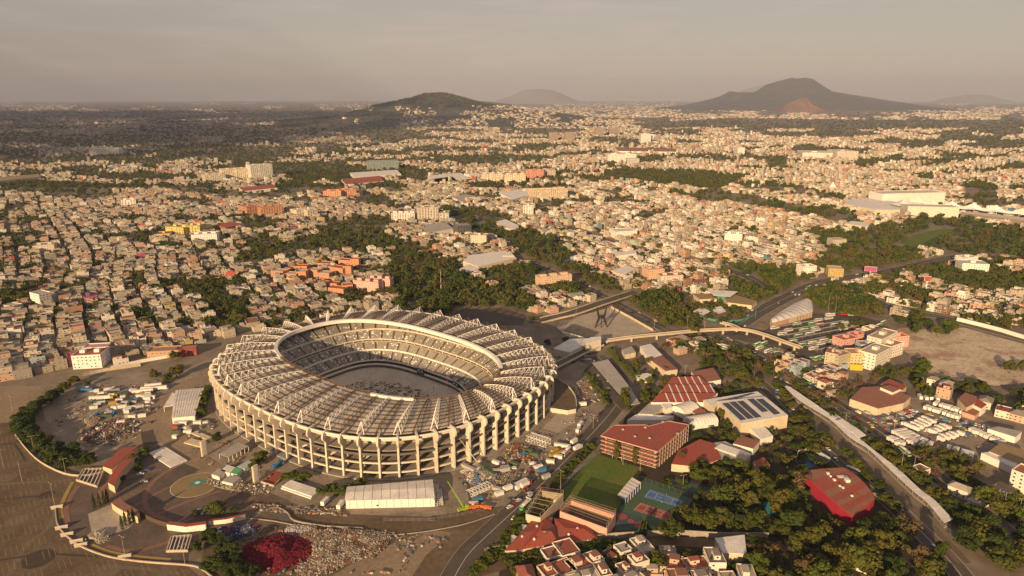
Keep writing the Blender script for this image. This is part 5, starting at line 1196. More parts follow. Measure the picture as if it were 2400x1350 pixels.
# ball court cages
def cage(label, top, hw, hc, wallm):
    W = poly_w(top, hw); c = sum(W, Vector()) / 4; c.z = 0; r = thing('ball_court', label, 'ball court', c); L = [Vector((p.x - c.x, p.y - c.y, 0)) for p in W]
    for k in range(4):
        a, b = L[k], L[(k + 1) % 4]; d = b - a; me = MB(); me.box(((a.x + b.x) / 2, (a.y + b.y) / 2, hw / 2), (d.length, .5, hw - k * .02), wallm, math.atan2(d.y, d.x)); me.build('wall', r)
    me = MB(); me.prism([(p.x * .985, p.y * .985) for p in L], .2, .4, 'concrete_dark'); me.build('floor', r)
    n = 6; me = MB()
    for k in range(n + 1):
        a = L[0].lerp(L[3], k / n); b = L[1].lerp(L[2], k / n); a0, b0, a1, b1 = [Vector((p.x, p.y, z)) for p, z in ((a, hw), (b, hw), (a, hc), (b, hc))]; me = MB(); me.bar(a0, a1, .12, 'cage_steel'); me.bar(b0, b1, .12, 'cage_steel'); me.bar(a1, b1, .14, 'cage_steel'); me.build('cage_frame', r)
    for a, b in ((0, 3), (1, 2), (0, 1), (3, 2)): me = MB(); me.bar((L[a].x, L[a].y, hc), (L[b].x, L[b].y, hc), .14, 'cage_steel'); me.build('cage_rail', r)
    me = MB(); k = 26
    for i in range(1, k):
        a = L[0].lerp(L[3], i / k); b = L[1].lerp(L[2], i / k); me.bar((a.x, a.y, hc), (b.x, b.y, hc), .035, 'net_brown', 3)
    for i in range(1, 16):
        a = L[0].lerp(L[1], i / 16); b = L[3].lerp(L[2], i / 16); me.bar((a.x, a.y, hc - .05), (b.x, b.y, hc - .05), .035, 'net_brown', 3)
    me.build('roof_net', r); foot([(p.x, p.y) for p in W])
mat('cage_steel', (.38, .30, .2), dirt=.1); mat('net_brown', (.08, .06, .045), dirt=0)
cage('cream walled ball court under a dark roof net beside the road hedge', [(1233, 1204), (1266, 1213), (1320, 1157), (1267, 1149)], 8, 10.5, 'cream_wall'); cage('long pink walled ball court under a framed net cage', [(1313, 1198), (1422, 1238), (1443, 1203), (1338, 1169)], 8, 11, 'pink_wall')
# red tiled club roofs
def hip(name, label, px, h, ridge_h, wallm, roofm, cat='building'):
    W = poly_w(px, h); c = sum(W, Vector()) / len(W); c.z = 0; r = thing(name, label, cat, c); L = [Vector((p.x - c.x, p.y - c.y, 0)) for p in W]; me = MB(); me.prism([(p.x, p.y) for p in L], 0, h - .02, wallm); me.build('wall', r)
    A = [Vector((p.x * 1.03, p.y * 1.03, h)) for p in L]; me = MB(); n = len(L)
    if n == 4:
        e = [(A[0] + A[3]) / 2, (A[1] + A[2]) / 2]; r1 = e[0].lerp(e[1], .25); r2 = e[0].lerp(e[1], .75); r1.z = r2.z = h + ridge_h; me.face((A[0], A[1], r2, r1), roofm); me.face((A[2], A[3], r1, r2), roofm); me.face((A[1], A[2], r2), roofm); me.face((A[3], A[0], r1), roofm)
    else:
        t = Vector((0, 0, h + ridge_h))
        for k in range(n): me.face((A[k], A[(k + 1) % n], t), roofm)
    rf = me.build('roof', r)
    for k in range(2):
        q = A[0].lerp(A[2], .35 + .3 * k); me = MB(); me.cyl((q.x, q.y, h + ridge_h * .5), .7, 1.0, 'white_paint', 8); me.build('vent', rf)
    foot([(p.x, p.y) for p in W]); return r
hip('club_house', 'plain red pitched roof of the club beside white canopies', [(1183, 1290), (1222, 1288), (1295, 1212), (1244, 1222)], 4.5, 1.5, 'cream_wall', 'roof_red')
hip('club_house', 'folded red club roof with duct and skylights', [(1225, 1287), (1308, 1272), (1302, 1235), (1280, 1215)], 5.0, 2.2, 'cream_wall', 'roof_red')
hip('club_house', 'red club roof with white beams along the pink ball court', [(1310, 1272), (1400, 1262), (1375, 1228), (1300, 1215)], 4.5, 1.6, 'cream_wall', 'roof_red')
for q, lab in (([(1170, 1280), (1190, 1284), (1212, 1258), (1200, 1253)], 'pale sloping canopy beside the road hedge'), ([(1215, 1240), (1228, 1243), (1236, 1232), (1224, 1229)], 'small pale canopy at the cream ball court')): prism_thing('canopy_shed', lab, 'shed', q, 3.2, 'concrete_dark', 'roof_white')
wall('boundary_wall', [(1155, 1295), (1300, 1282), (1440, 1262), (1580, 1255), (1700, 1262), (1800, 1262)], 4.0, .4, 'concrete_grey', 'long grey boundary wall behind the club roofs')
road('back_street', [(1100, 1345), (1170, 1325), (1270, 1302), (1400, 1280), (1540, 1268), (1700, 1275), (1850, 1280)], 9, .10, 'asphalt')
car(1197, 1334, .35, 'on the back street behind the club', 'suv', CARCOLS[3]); car(1237, 1302, .2, 'on the back street behind the club', 'suv', CARCOLS[2]); car(1257, 1298, .2, 'on the back street behind the club', 'suv', CARCOLS[0])
crane('yellow backhoe digger on the back street', (1200, 1302), (1208, 1294), 3, 'yellow_line', .2, .3, 'digger')
# lawn-side stand
st = thing('spectator_shelter', 'small pale-roofed spectator shelter between lawn and courts', 'shelter', P(1474, 1160)); W = [P(x, y, 5) - st.location for x, y in ((1447, 1160), (1466, 1168), (1502, 1131), (1481, 1119))]; me = MB(); me.prism([(p.x, p.y) for p in W], 4.8, 5.1, 'roof_white', None, True); rf = me.build('roof', st)
for k in range(7): a = W[0].lerp(W[3], k / 6); b = W[1].lerp(W[2], k / 6); me = MB(); me.bar((a.x, a.y, 5.2), (b.x, b.y, 5.2), .12, 'roof_terracotta'); me.build('rib', rf); me = MB(); me.bar((b.x * .98, b.y * .98, 0), (b.x * .98, b.y * .98, 4.8), .12, 'steel_white'); me.build('post', st)
me = MB(); W2 = [p * .8 for p in W]; me.prism([(p.x, p.y) for p in W2], 0, 1.4, 'court_blue'); me.build('bench_block', st)
# striped red saw-tooth roof
def sawtooth():
    r = thing('school_hall', 'wide red roof with pale skylight stripes', 'school', P(1600, 940)); h = 7
    A = [(1526, 943), (1545, 925), (1560, 905), (1575, 887)]; B = [(1655, 943), (1682, 925), (1665, 905), (1640, 886)]
    for k in range(3):
        a0, b0 = P(*A[k], h) - r.location, P(*B[k], h) - r.location; a1, b1 = P(*A[k + 1], h) - r.location, P(*B[k + 1], h) - r.location; z = 1.6
        me = MB(); me.face((Vector((a0.x, a0.y, h)), Vector((b0.x, b0.y, h)), Vector((b1.x, b1.y, h + z)), Vector((a1.x, a1.y, h + z))), 'roof_red'); me.face((Vector((b1.x, b1.y, h)), Vector((a1.x, a1.y, h)), Vector((a1.x, a1.y, h + z)), Vector((b1.x, b1.y, h + z))), 'cream_wall'); rf = me.build('roof', r)
        dd = Vector((b0.x - a0.x, b0.y - a0.y, 0)); n = int(dd.length / 6); L0 = dd.length; dd.normalize(); sh_ = (a1 - a0).dot(dd); d1 = Vector((b1.x - a1.x, b1.y - a1.y, 0)); L1 = d1.length; d1.normalize()
        for i in range(n):
            s_ = (i + .5 + .5 * (k % 2)) * 6.0
            if not (0 < s_ - sh_ < L1 and s_ < L0): continue
            p = Vector((a0.x, a0.y, h + .08)) + dd * s_; q = Vector((a1.x, a1.y, h + z + .08)) + d1 * (s_ - sh_); d = dd * .55; me = MB(); me.face((p - d, p + d, q + d, q - d), 'roof_white'); me.build('skylight', rf)
    W = [P(x, y, h) - r.location for x, y in (A[0], B[0], B[1], B[3], A[3])]; me = MB(); me.prism([(p.x, p.y) for p in W], 0, h - .05, 'white_paint'); me.build('wall', r); foot([(p.x + r.location.x, p.y + r.location.y) for p in W])
sawtooth()
# hall with solar panels
def solar_hall():
    h = 10.5; r = prism_thing('sports_hall', 'big cream hall with rows of dark solar panels', 'hall', [(1680, 941), (1737, 994), (1847, 974), (1793, 930)], h, 'cream_wall', 'roof_white'); b = prism_thing('sports_hall', 'lower cream wing with solar panels joined to the big hall', 'hall', [(1648, 938), (1675, 960), (1684, 942), (1792, 930), (1775, 918)], 8.5, 'cream_wall', 'roof_white')
    W = [P(x, y, h) - r.location for x, y in ((1680, 941), (1737, 994), (1847, 974), (1793, 930))]; g = lambda s, t: W[1].lerp(W[2], s).lerp(W[0].lerp(W[3], s), t)
    for i, (s0, s1, t0, t1) in enumerate(((.05, .17, .12, .88), (.2, .33, .12, .9), (.36, .49, .12, .9), (.60, .73, .3, .95), (.76, .9, .12, .9))):
        n = 9
        for k in range(n):
            u0 = t0 + (t1 - t0) * k / n; u1 = t0 + (t1 - t0) * (k + .92) / n; q = [g(s0, u0), g(s1, u0), g(s1, u1), g(s0, u1)]; me = MB(); me.prism([(p.x, p.y) for p in q], h + .45, h + .55, 'solar', None, True); me.build('solar_panel', r)
    W = [P(x, y, 8.5) - b.location for x, y in ((1672, 943), (1683, 950), (1775, 921), (1765, 921))]
    for k in range(7):
        f = .06 + k * .13; p0 = W[0].lerp(W[3], f); p1 = W[0].lerp(W[3], f + .11); q0 = W[1].lerp(W[2], f); q1 = W[1].lerp(W[2], f + .11); me = MB(); me.prism([(p.x, p.y) for p in (p0, p1, q1, q0)], 8.95, 9.05, 'solar', None, True); me.build('solar_panel', b)
solar_hall()
def vault(name, label, a, b, w, h, roofm, wallm='white_paint', z0=3.5, cat='hall', ribs=8):
    c, L, an = line_between(a, b); r = thing(name, label, cat, c, an); n = 12; prof = [(w / 2 * math.cos(math.pi * k / n), z0 + (h - z0) * math.sin(math.pi * k / n)) for k in range(n + 1)]
    me = MB(); me.strip([(-L / 2, y, z) for y, z in prof], [(L / 2, y, z) for y, z in prof], roofm); me.face([(-L / 2, y, z) for y, z in prof][::-1], wallm); me.face([(L / 2, y, z) for y, z in prof], wallm); rf = me.build('roof', r); me = MB(); me.box((0, 0, z0 / 2), (L - .1, w - .1, z0), wallm); me.build('wall', r)
    for k in range(ribs + 1):
        x = -L / 2 + L * k / ribs; me = MB()
        for (y0, z_0), (y1, z_1) in zip(prof[:-1], prof[1:]): me.bar((x, y0, z_0), (x, y1, z_1), .14, 'roof_grey')
        me.build('rib', rf)
    foot([(c.x, c.y), (c.x + 1, c.y), (c.x, c.y + 1)], max(L, w) / 2); return r
vault('covered_court', 'white barrel vault canopy below the striped roof', (1588, 975), (1622, 962), 15, 8, 'roof_white', cat='canopy'); vault('covered_court', 'white barrel vault canopy behind the red school block', (1610, 1000), (1672, 990), 13, 7.5, 'roof_white', cat='canopy')
for q, h, m, lab in (([(1495, 970), (1530, 972), (1562, 950), (1525, 942)], 5, 'roof_grey', 'grey sloping roof below the striped red roof'), ([(1470, 985), (1560, 985), (1580, 975), (1490, 972)], 4, 'roof_white', 'long white canopy beside the barrel vault'), ([(1622, 965), (1650, 985), (1670, 975), (1640, 955)], 5, 'roof_terracotta', 'pink corrugated roof beside the barrel vault'), ([(1560, 960), (1575, 955), (1572, 942), (1550, 948)], 6, 'roof_white', 'small white school house under the striped roof'),
    ([(1620, 872), (1642, 898), (1690, 890), (1672, 862)], 6, 'roof_terracotta', 'white walled house with terracotta roof among trees'), ([(1500, 812), (1525, 806), (1552, 832), (1522, 842)], 6, 'roof_white', 'white corrugated shed roof below the footbridge'), ([(1522, 842), (1552, 833), (1588, 866), (1560, 870)], 6, 'roof_terracotta', 'rust striped shed roof below the footbridge'), ([(1488, 878), (1525, 874), (1530, 886), (1495, 890)], 4, 'roof_white', 'low white pavilion beside the clipped tree row'),
    ([(1458, 820), (1480, 812), (1490, 826), (1465, 832)], 5, 'roof_grey', 'small teal walled shop below the footbridge'), ([(1574, 1088), (1590, 1056), (1640, 1030), (1675, 1040), (1690, 1075), (1640, 1095)], 5.5, 'roof_red', 'broad faded red school roof behind the lawn'), ([(1675, 1050), (1690, 1040), (1735, 1055), (1725, 1068)], 6.2, 'roof_white', 'pale roof light on the broad red roof'), ([(1640, 1042), (1700, 1035), (1760, 1065), (1740, 1090), (1690, 1078)], 5, 'roof_grey', 'grey brown roof beside the broad red roof'), ([(1765, 1082), (1790, 1072), (1805, 1090), (1780, 1100)], 6, 'roof_red', 'small red roof with blue wall by the pool'),
    ([(1718, 1040), (1735, 1020), (1780, 1035), (1765, 1052)], 5.5, 'roof_terracotta', 'white house with terracotta hipped roof by the hall'), ([(1755, 1002), (1790, 998), (1812, 1022), (1785, 1030)], 5, 'roof_white', 'white shed roof in front of the big hall'), ([(1676, 1262), (1745, 1254), (1750, 1300), (1695, 1296)], 6, 'roof_white', 'big pale shed roof above the near houses')):
    prism_thing('outbuilding', lab, 'building', q, h, 'white_paint' if 'white' in lab else 'cream_wall', m)
# walled pool yard
sheet('yard_floor', [(1865, 1085), (1900, 1060), (1945, 1080), (1915, 1105)], 'concrete_dark', .12); sheet('play_court', [(1878, 1078), (1900, 1072), (1918, 1090), (1895, 1097)], 'court_blue', .15); wall('boundary_wall', [(1865, 1085), (1870, 1064), (1905, 1057), (1945, 1082)], 3, .3, 'tarp_pale', 'pale blue wall round the small play court')
sheet('swimming_pool', [(1790, 1178), (1812, 1166), (1832, 1180), (1815, 1205), (1800, 1202)], 'pool_blue', .12) if False else None
mat('pool_blue', (.02, .30, .42), rough=.2, dirt=0); sheet('swimming_pool', [(1788, 1180), (1812, 1166), (1836, 1180), (1818, 1206), (1800, 1204)], 'pool_blue', .12)
# crimson hall with rounded end
def crimson_hall():
    h = 8.5; q = [(1875, 1104), (1928, 1099), (1977, 1096), (2003, 1111), (2028, 1134), (2046, 1158), (2050, 1170), (2040, 1182), (1998, 1211), (1965, 1185), (1940, 1163)]
    r = prism_thing('event_hall', 'crimson-walled hall with red panel roof and rounded end', 'hall', q, h, 'crimson', 'roof_red'); W = [P(x, y, h) - r.location for x, y in q]
    E1 = [W[0], W[10], W[9], W[8]]; E2 = [W[2], W[3], W[4], W[5], W[6]]
    def ev(pl, t): t *= len(pl) - 1; i = min(int(t), len(pl) - 2); return pl[i].lerp(pl[i + 1], t - i)
    for k in range(7):
        q_ = [ev(E1, k / 7), ev(E2, k / 7), ev(E2, (k + .96) / 7), ev(E1, (k + .96) / 7)]; me = MB(); me.prism([(p.x * .985, p.y * .985) for p in q_], h + .31, h + .38 + .1 * (k % 2), 'roof_red' if k % 2 else 'roof_terracotta'); me.build('roof_panel', r)
    a, b = W[1], W[7]; me = MB(); me.bar((a.x * .97, a.y * .97, h + .6), (b.x * .97, b.y * .97, h + .6), .2, 'roof_red'); me.build('roof_seam', r)
    for x, y, s in ((1940, 1113, 1.6), (1946, 1119, 1.2), (1955, 1128, 1.5), (1968, 1142, 1.2), (1975, 1146, 1.2), (1996, 1165, 1.2), (1985, 1131, 2.6)): p = P(x, y, h) - r.location; me = MB(); me.box((p.x, p.y, h + .45 + s / 2), (s, s * 1.2, s * .7), 'white_paint'); me.build('air_unit', r)
    p = P(1975, 1119, h) - r.location; me = MB(); me.box((p.x, p.y, h + .6), (7, 3, .2), 'roof_white'); me.build('skylight', r)
crimson_hall()
# light rail station: long platform roof and second canopy
def platform_roof(label, left, right, h, m, seams):
    A = poly_w(smooth(left, 3), h); B = poly_w(smooth(right, 3), h); n = min(len(A), len(B)); c = A[n // 2].copy(); c.z = 0; r = thing('station_canopy', label, 'station', c)
    for k in range(n - 1):
        q = [A[k], B[k], B[k + 1], A[k + 1]]; me = MB(); me.prism([(p.x - c.x, p.y - c.y) for p in q], h - .3 + (k % 2) * .05, h + (k % 2) * .08, m, None, True); me.build('roof_panel', r)
        for p, q2 in ((A[k], B[k]), (B[k], A[k])): e = p.lerp(q2, .15); me = MB(); me.bar((e.x - c.x, e.y - c.y, 0), (e.x - c.x, e.y - c.y, h - .3), .2, 'steel_grey'); me.build('post', r)
    me = MB(); q = [p.lerp(b, .1) for p, b in zip(A, B)], [b.lerp(p, .1) for p, b in zip(A, B)]
    for k in range(n - 1): me.prism([(p.x - c.x, p.y - c.y) for p in (q[0][k], q[1][k], q[1][k + 1], q[0][k + 1])], .1, 1.2, 'concrete_grey')
    me.build('platform', r)
platform_roof('long pale light-rail platform roof running down the avenue', [(1833, 900), (1873, 937), (1943, 980), (1990, 1023), (2033, 1050), (2083, 1097), (2137, 1147), (2173, 1177), (2213, 1225)], [(1853, 907), (1897, 937), (1963, 983), (2003, 1017), (2055, 1060), (2107, 1100), (2157, 1147), (2192, 1173), (2233, 1217)], 4.4, 'roof_white', 8)
platform_roof('second white slab canopy beside the light-rail roof', [(1943, 974), (1970, 995), (2000, 1015), (2012, 1026)], [(1958, 970), (1985, 988), (2015, 1008), (2030, 1020)], 4.6, 'roof_white', 5)
# avenue and tracks ------------------------------------------------------------
mat('track_bed', (.15, .115, .08), dirt=.6, scale=.1)
road('avenue', [(1550, 770), (1640, 810), (1720, 850), (1790, 905), (1870, 985), (1990, 1095), (2110, 1200), (2230, 1320), (2300, 1420)], 13, .10, 'asphalt_dark', 'white_line')
road('rail_track', [(1600, 780), (1720, 835), (1810, 895), (1890, 965), (2010, 1075), (2130, 1185), (2260, 1320)], 8, .12, 'track_bed')
road('avenue', [(1640, 775), (1750, 815), (1860, 880), (1960, 945), (2060, 1010), (2180, 1105), (2300, 1200), (2480, 1340)], 14, .14, 'asphalt_dark', 'white_line')
road('avenue', [(1203, 601), (1270, 628), (1337, 655), (1403, 689), (1475, 728), (1560, 772), (1640, 800)], 16, .09, 'asphalt_dark', 'white_line')
road('avenue', [(1330, 530), (1417, 561), (1497, 585), (1603, 607), (1697, 631), (1760, 652), (1810, 690)], 18, .09, 'asphalt_dark', 'white_line')
road('avenue', [(2250, 600), (2160, 618), (2090, 635), (1987, 651), (1920, 664), (1853, 693), (1790, 725), (1730, 762), (1690, 785)], 21, .12, 'asphalt_dark', 'white_line')
road('avenue', [(2040, 700), (2110, 730), (2200, 742), (2300, 768), (2420, 800)], 17, .10, 'asphalt_dark', 'white_line')
# flyover
def deck(name, label, px, z, w, m, par, cat, piers=6, zs=None):
    pp = smooth(px, 4); zz = zs or [z] * len(px); n = len(pp); zi = np.interp(np.linspace(0, 1, n), np.linspace(0, 1, len(zz)), zz); pts = [P(x, y, float(h)) for (x, y), h in zip(pp, zi)]; c = pts[n // 2].copy(); c.z = 0; r = thing(name, label, cat, c)
    loc = [p - c for p in pts]; L, Rr = offset_line(loc, w); d = Vector((0, 0, 1.0)); me = MB(); me.strip(Rr, L, m); me.strip([p - d for p in Rr], Rr, par); me.strip(L, [p - d for p in L], par); me.strip([p - d for p in L], [p - d for p in Rr], par); me.build('deck', r)
    for E, s in ((L, 1), (Rr, -1)):
        me = MB(); u = Vector((0, 0, 1.1)); I = [p + (q - p) * (.4 / w) for p, q in zip(E, Rr if s > 0 else L)]; me.strip([p for p in I], [p + u for p in I], par); me.strip([p + u for p in E], E, par); me.strip([p + u for p in I], [p + u for p in E], par); me.build('parapet', r)
    for k in range(piers): p = loc[int((k + .5) / piers * (n - 1))]; me = MB(); me.box((p.x, p.y, p.z / 2 - .5), (2, 2, max(p.z - 1.0, .3)), 'concrete'); me.build('pier', r)
    return r
deck('flyover', 'concrete road flyover behind the black sculpture', [(1262, 752), (1300, 743), (1345, 732), (1400, 713), (1440, 700), (1490, 684)], 5, 15, 'asphalt_dark', 'concrete', 'bridge', 6, [1.2, 2.5, 5, 6, 5, 2])
deck('footbridge', 'long pale footbridge from the stadium to the bus station', [(1410, 800), (1480, 790), (1560, 782), (1650, 774), (1735, 772), (1790, 784), (1840, 802), (1878, 815)], 6, 5, 'concrete_grey', 'concrete', 'bridge', 9, [3, 5, 5.5, 5.5, 5.5, 5.5, 5.5, 5.5])
deck('footbridge', 'side ramp branching from the long footbridge towards the avenue', [(1735, 772), (1715, 762), (1690, 756)], 6, 5, 'concrete_grey', 'concrete', 'bridge', 2, [5.4, 4.8, 4])
deck('footbridge', 'curved stadium approach ramp above the grey terrace', [(1408, 806), (1375, 820), (1340, 838), (1300, 858), (1275, 872)], 4, 9, 'asphalt', 'stadium_cream', 'ramp', 4, [4, 4, 4, 4])
# red sun sculpture plaza
sheet('sculpture_plaza', [(1305, 768), (1360, 738), (1445, 722), (1480, 748), (1540, 778), (1500, 783), (1415, 795), (1330, 790)], 'paving_pale', .11)
prism_thing('dark_ticket_hall', 'low dark flat hall with white edge on the sculpture plaza', 'building', [(1318, 776), (1340, 760), (1400, 780), (1385, 795)], 2.4, 'white_paint', 'concrete_dark')
wall('fence', smooth([(1432, 722), (1470, 742), (1505, 762), (1530, 776)], 3), 2.6, .8, 'cream_wall', 'ribbed pale fence along the sculpture plaza', 'fence')
wall('fence', smooth([(1310, 768), (1345, 750), (1400, 733), (1435, 722)], 3), 2.0, .3, 'steel_grey', 'grey railing below the flyover', 'fence')
def sculpture():
    b = P(1409, 768); r = thing('sculpture', 'tall black steel sculpture of curved legs standing on the plaza', 'sculpture', b); hh = 25
    def plate(pts, t, ang, name):
        me = MB(); c, s = math.cos(ang), math.sin(ang); f = [(x * c, x * s, z) for x, z in pts]; n = len(f); o = Vector((-s * t, c * t, 0)); k = len(me.v); me.v += [tuple(Vector(p) + o) for p in f] + [tuple(Vector(p) - o) for p in f]; me.mi('black_paint'); me.f = [tuple(range(n)), tuple(range(2 * n - 1, n - 1, -1))] + [(i, n + i, n + (i + 1) % n, (i + 1) % n) for i in range(n)]; me.m = [0] * len(me.f); me.build(name, r)
    plate([(-7.5, 0), (-6.6, 0), (-2.2, 9), (-1.4, 13), (-3.2, 18), (-5.4, 25), (-6.0, 24.5), (-5.2, 17), (-4.2, 12)], .35, .1, 'leg'); plate([(7.5, 0), (6.6, 0), (2.2, 9), (1.4, 13), (3.2, 18), (5.0, 24), (5.6, 23.4), (5.0, 17), (4.2, 12)], .35, .1, 'leg')
    plate([(0, 0), (.8, 0), (1.6, 9), (2.2, 14), (0, 15.5), (-.4, 9)], .35, 1.6, 'leg'); plate([(-4, 11), (4, 11), (3.2, 15.2), (-3.2, 15.2)], .5, .1, 'body_plate'); plate([(-3, 12), (3, 12), (0, 16)], .4, 1.6, 'rib')
sculpture()
# school with white wing roof (green fenced garden)
prism_thing('library', 'low ochre-roofed library wing beside the white canopy', 'building', [(1630, 688), (1660, 686), (1688, 695), (1680, 704), (1640, 700)], 5, 'cream_wall', 'roof_ochre') if False else None
mat('roof_ochre', (.30, .22, .11), dirt=.4)
prism_thing('library', 'long ochre-roofed library wing by the avenue', 'building', [(1697, 698), (1720, 690), (1775, 706), (1762, 716), (1705, 709)], 5, 'cream_wall', 'roof_ochre'); prism_thing('library', 'short ochre-roofed library wing among trees', 'building', [(1625, 690), (1665, 688), (1680, 700), (1640, 702)], 5, 'cream_wall', 'roof_ochre')
r = thing('library_canopy', 'white fan-shaped canopy over the library entrance', 'canopy', P(1690, 705)); W = [P(x, y, 8) - r.location for x, y in ((1658, 678), (1730, 683), (1712, 695), (1672, 692))]; me = MB(); me.prism([(p.x, p.y) for p in W], 7.7, 8.0, 'roof_white', None, True); me.build('roof', r); me = MB(); me.prism([(p.x * .5, p.y * .5) for p in W], 0, 7.7, 'teal'); me.build('glass_wall', r)
for q, lab in (([(1625, 730), (1645, 720), (1665, 730), (1650, 738)], 'white curved roof leaf among the library trees'), ([(1665, 722), (1690, 718), (1702, 730), (1680, 736)], 'white shell roof beside the green fence')): prism_thing('pavilion', lab, 'pavilion', q, 4, 'concrete_dark', 'roof_white')
wall('fence', smooth([(1570, 716), (1590, 730), (1640, 745), (1690, 755), (1740, 752), (1775, 735), (1785, 722)], 3), 2.6, .2, 'teal', 'teal painted fence curving round the library garden', 'fence')
# bus station ----------------------------------------------------------------
sheet('bus_station_yard', [(1790, 775), (1830, 752), (1905, 735), (1990, 735), (2070, 755), (2050, 790), (2000, 820), (1950, 845), (1880, 850), (1790, 810), (1700, 790), (1720, 775)], 'asphalt_dark', .16)
def bus_hall():
    h = 6.5; q = [(1803, 750), (1830, 730), (1862, 711), (1880, 703), (1903, 706), (1906, 732), (1870, 741), (1810, 757)]; W = poly_w(q, h); c = sum(W, Vector()) / len(W); c.z = 0; r = thing('bus_hall', 'long white ribbed vault roof of the bus hall', 'bus station', c); L = [Vector((p.x - c.x, p.y - c.y, 0)) for p in W]; me = MB(); me.prism([(p.x * .96, p.y * .96) for p in L], 0, h - .3, 'concrete'); me.build('wall', r)
    a = [L[0], L[1], L[2], L[3]]; b = [L[7], L[6].lerp(L[7], .3), L[6], L[5].lerp(L[6], .0)]; n = 15
    def ev(pl, t): t *= len(pl) - 1; i = min(int(t), len(pl) - 2); return pl[i].lerp(pl[i + 1], t - i)
    ea = [L[0], L[1], L[2], L[3], L[3]]; eb = [L[7], L[6], L[5], L[4], L[4]]
    for k in range(n):
        p0, p1, q0, q1 = ev(ea, k / n), ev(ea, (k + .94) / n), ev(eb, k / n), ev(eb, (k + .94) / n); me = MB(); rows = []
        for j in range(7):
            t = j / 6; z = h + 2.4 * math.sin(math.pi * t); rows.append((Vector((*p0.lerp(q0, t)[:2], z + .25)), Vector((*p1.lerp(q1, t)[:2], z))))
        me.strip([x for x, _ in rows], [x for _, x in rows], 'roof_white'); me.build('roof_panel', r)
    for k in range(14): p = L[7].lerp(L[6], k / 13) if k < 9 else L[6].lerp(L[5], (k - 9) / 5); me = MB(); me.box((p.x, p.y, 3.0), (.8, .8, 6.0), 'roof_terracotta'); me.build('pillar', r)
    foot([(p.x, p.y) for p in W])
bus_hall()
ZB = 'in the bus station'
for i, (a, b) in enumerate((((1808, 775), (1960, 748)), ((1815, 785), (1985, 756)), ((1825, 795), (2005, 762)), ((1838, 804), (2020, 768)), ((1860, 812), (2030, 776)), ((1885, 820), (2000, 795)), ((1905, 830), (1990, 808)))):
    c, L, an = line_between(a, b); A = P(*a); B = P(*b); r = thing('bus_shelter', f'long grey platform shelter in the bus station, {ordinal(i + 1)} row from the ribbed hall', 'shelter', c, an, 'bus platform shelters'); me = MB(); me.box((0, 0, 3.6), (L * .9, 2.2, .2), 'roof_grey'); me.build('roof', r)
    for k in range(8): x = (k - 3.5) / 8 * L * .88; me = MB(); me.bar((x, 0, 0), (x, 0, 3.5), .12, 'steel_grey'); me.build('post', r)
    n = int(L / 15)
    for k in range(n):
        if random.random() < .18: continue
        p = A.lerp(B, (k + .5) / n); nn = Vector((-math.sin(an), math.cos(an), 0)) * random.choice([3.4, -3.4]); bus(0, 0, an + random.uniform(-.03, .03), ZB, None, p + nn)
for x, y, a in ((1945, 740, .1), (1975, 738, .1), (1998, 740, .1), (1780, 818, .7), (1800, 825, .7), (1812, 832, .7), (1790, 808, .7), (1775, 810, .7), (1690, 815, -.9), (1700, 820, -.9), (1915, 842, .6), (1935, 838, .7), (1960, 850, .7), (2060, 765, .7), (2070, 758, .7)): bus(x, y, a, 'at the edge of the bus station')
bus(1700, 815, -.85, 'under the footbridge', ((.03, .22, .36), 'blue', 1)); bus(1833, 925, -.85, 'beside the light-rail roof', ((.03, .16, .3), 'blue', 1)); bus(2003, 1108, -1.0, 'beside the crimson hall', ((.5, .55, .45), 'pale green', 1))
# depot ------------------------------------------------------------------------
sheet('depot_yard', [(1985, 985), (2030, 965), (2110, 935), (2180, 930), (2250, 960), (2330, 1000), (2400, 1040), (2400, 1090), (2300, 1080), (2200, 1070), (2130, 1050), (2060, 1020)], 'dirt_grey', .13)
ZD = 'in the truck depot'
for a, b, n, fn in (((2050, 985), (2120, 948), 9, 'car'), ((2070, 985), (2140, 962), 10, 'car'), ((2078, 992), (2145, 972), 9, 'car'), ((2030, 972), (2090, 948), 8, 'car'), ((2165, 958), (2250, 985), 8, 'truck'), ((2190, 950), (2260, 972), 7, 'truck'), ((2125, 1005), (2175, 985), 5, 'truck'), ((2140, 1012), (2190, 992), 5, 'truck'), ((2180, 1020), (2225, 1005), 4, 'truck'), ((2200, 1035), (2255, 1020), 5, 'truck'), ((2105, 1015), (2150, 1040), 5, 'trailer'), ((2130, 1035), (2180, 1052), 4, 'trailer'), ((2215, 1060), (2280, 1078), 6, 'trailer'), ((2260, 1000), (2330, 1030), 9, 'car'), ((2240, 985), (2320, 1005), 8, 'car'), ((2150, 935), (2200, 940), 4, 'truck'), ((2270, 1010), (2350, 1045), 8, 'truck'), ((2300, 1005), (2390, 1030), 8, 'car'), ((2080, 1030), (2120, 1050), 4, 'truck')):
    A, B = P(*a), P(*b); d = B - A; an = math.atan2(d.y, d.x) + math.pi / 2
    for k in range(n):
        p = A.lerp(B, (k + .5) / n) + Vector((random.uniform(-.5, .5), random.uniform(-.8, .8), 0))
        if fn == 'car': car(0, 0, an + random.uniform(-.1, .1), ZD, None, None, p)
        elif fn == 'truck': truck(0, 0, an + random.uniform(-.06, .06), ZD, random.choice([5.0, 6.5]), None, False, p)
        else: truck(0, 0, an + random.uniform(-.04, .04), ZD, 13.6, None, True, p)
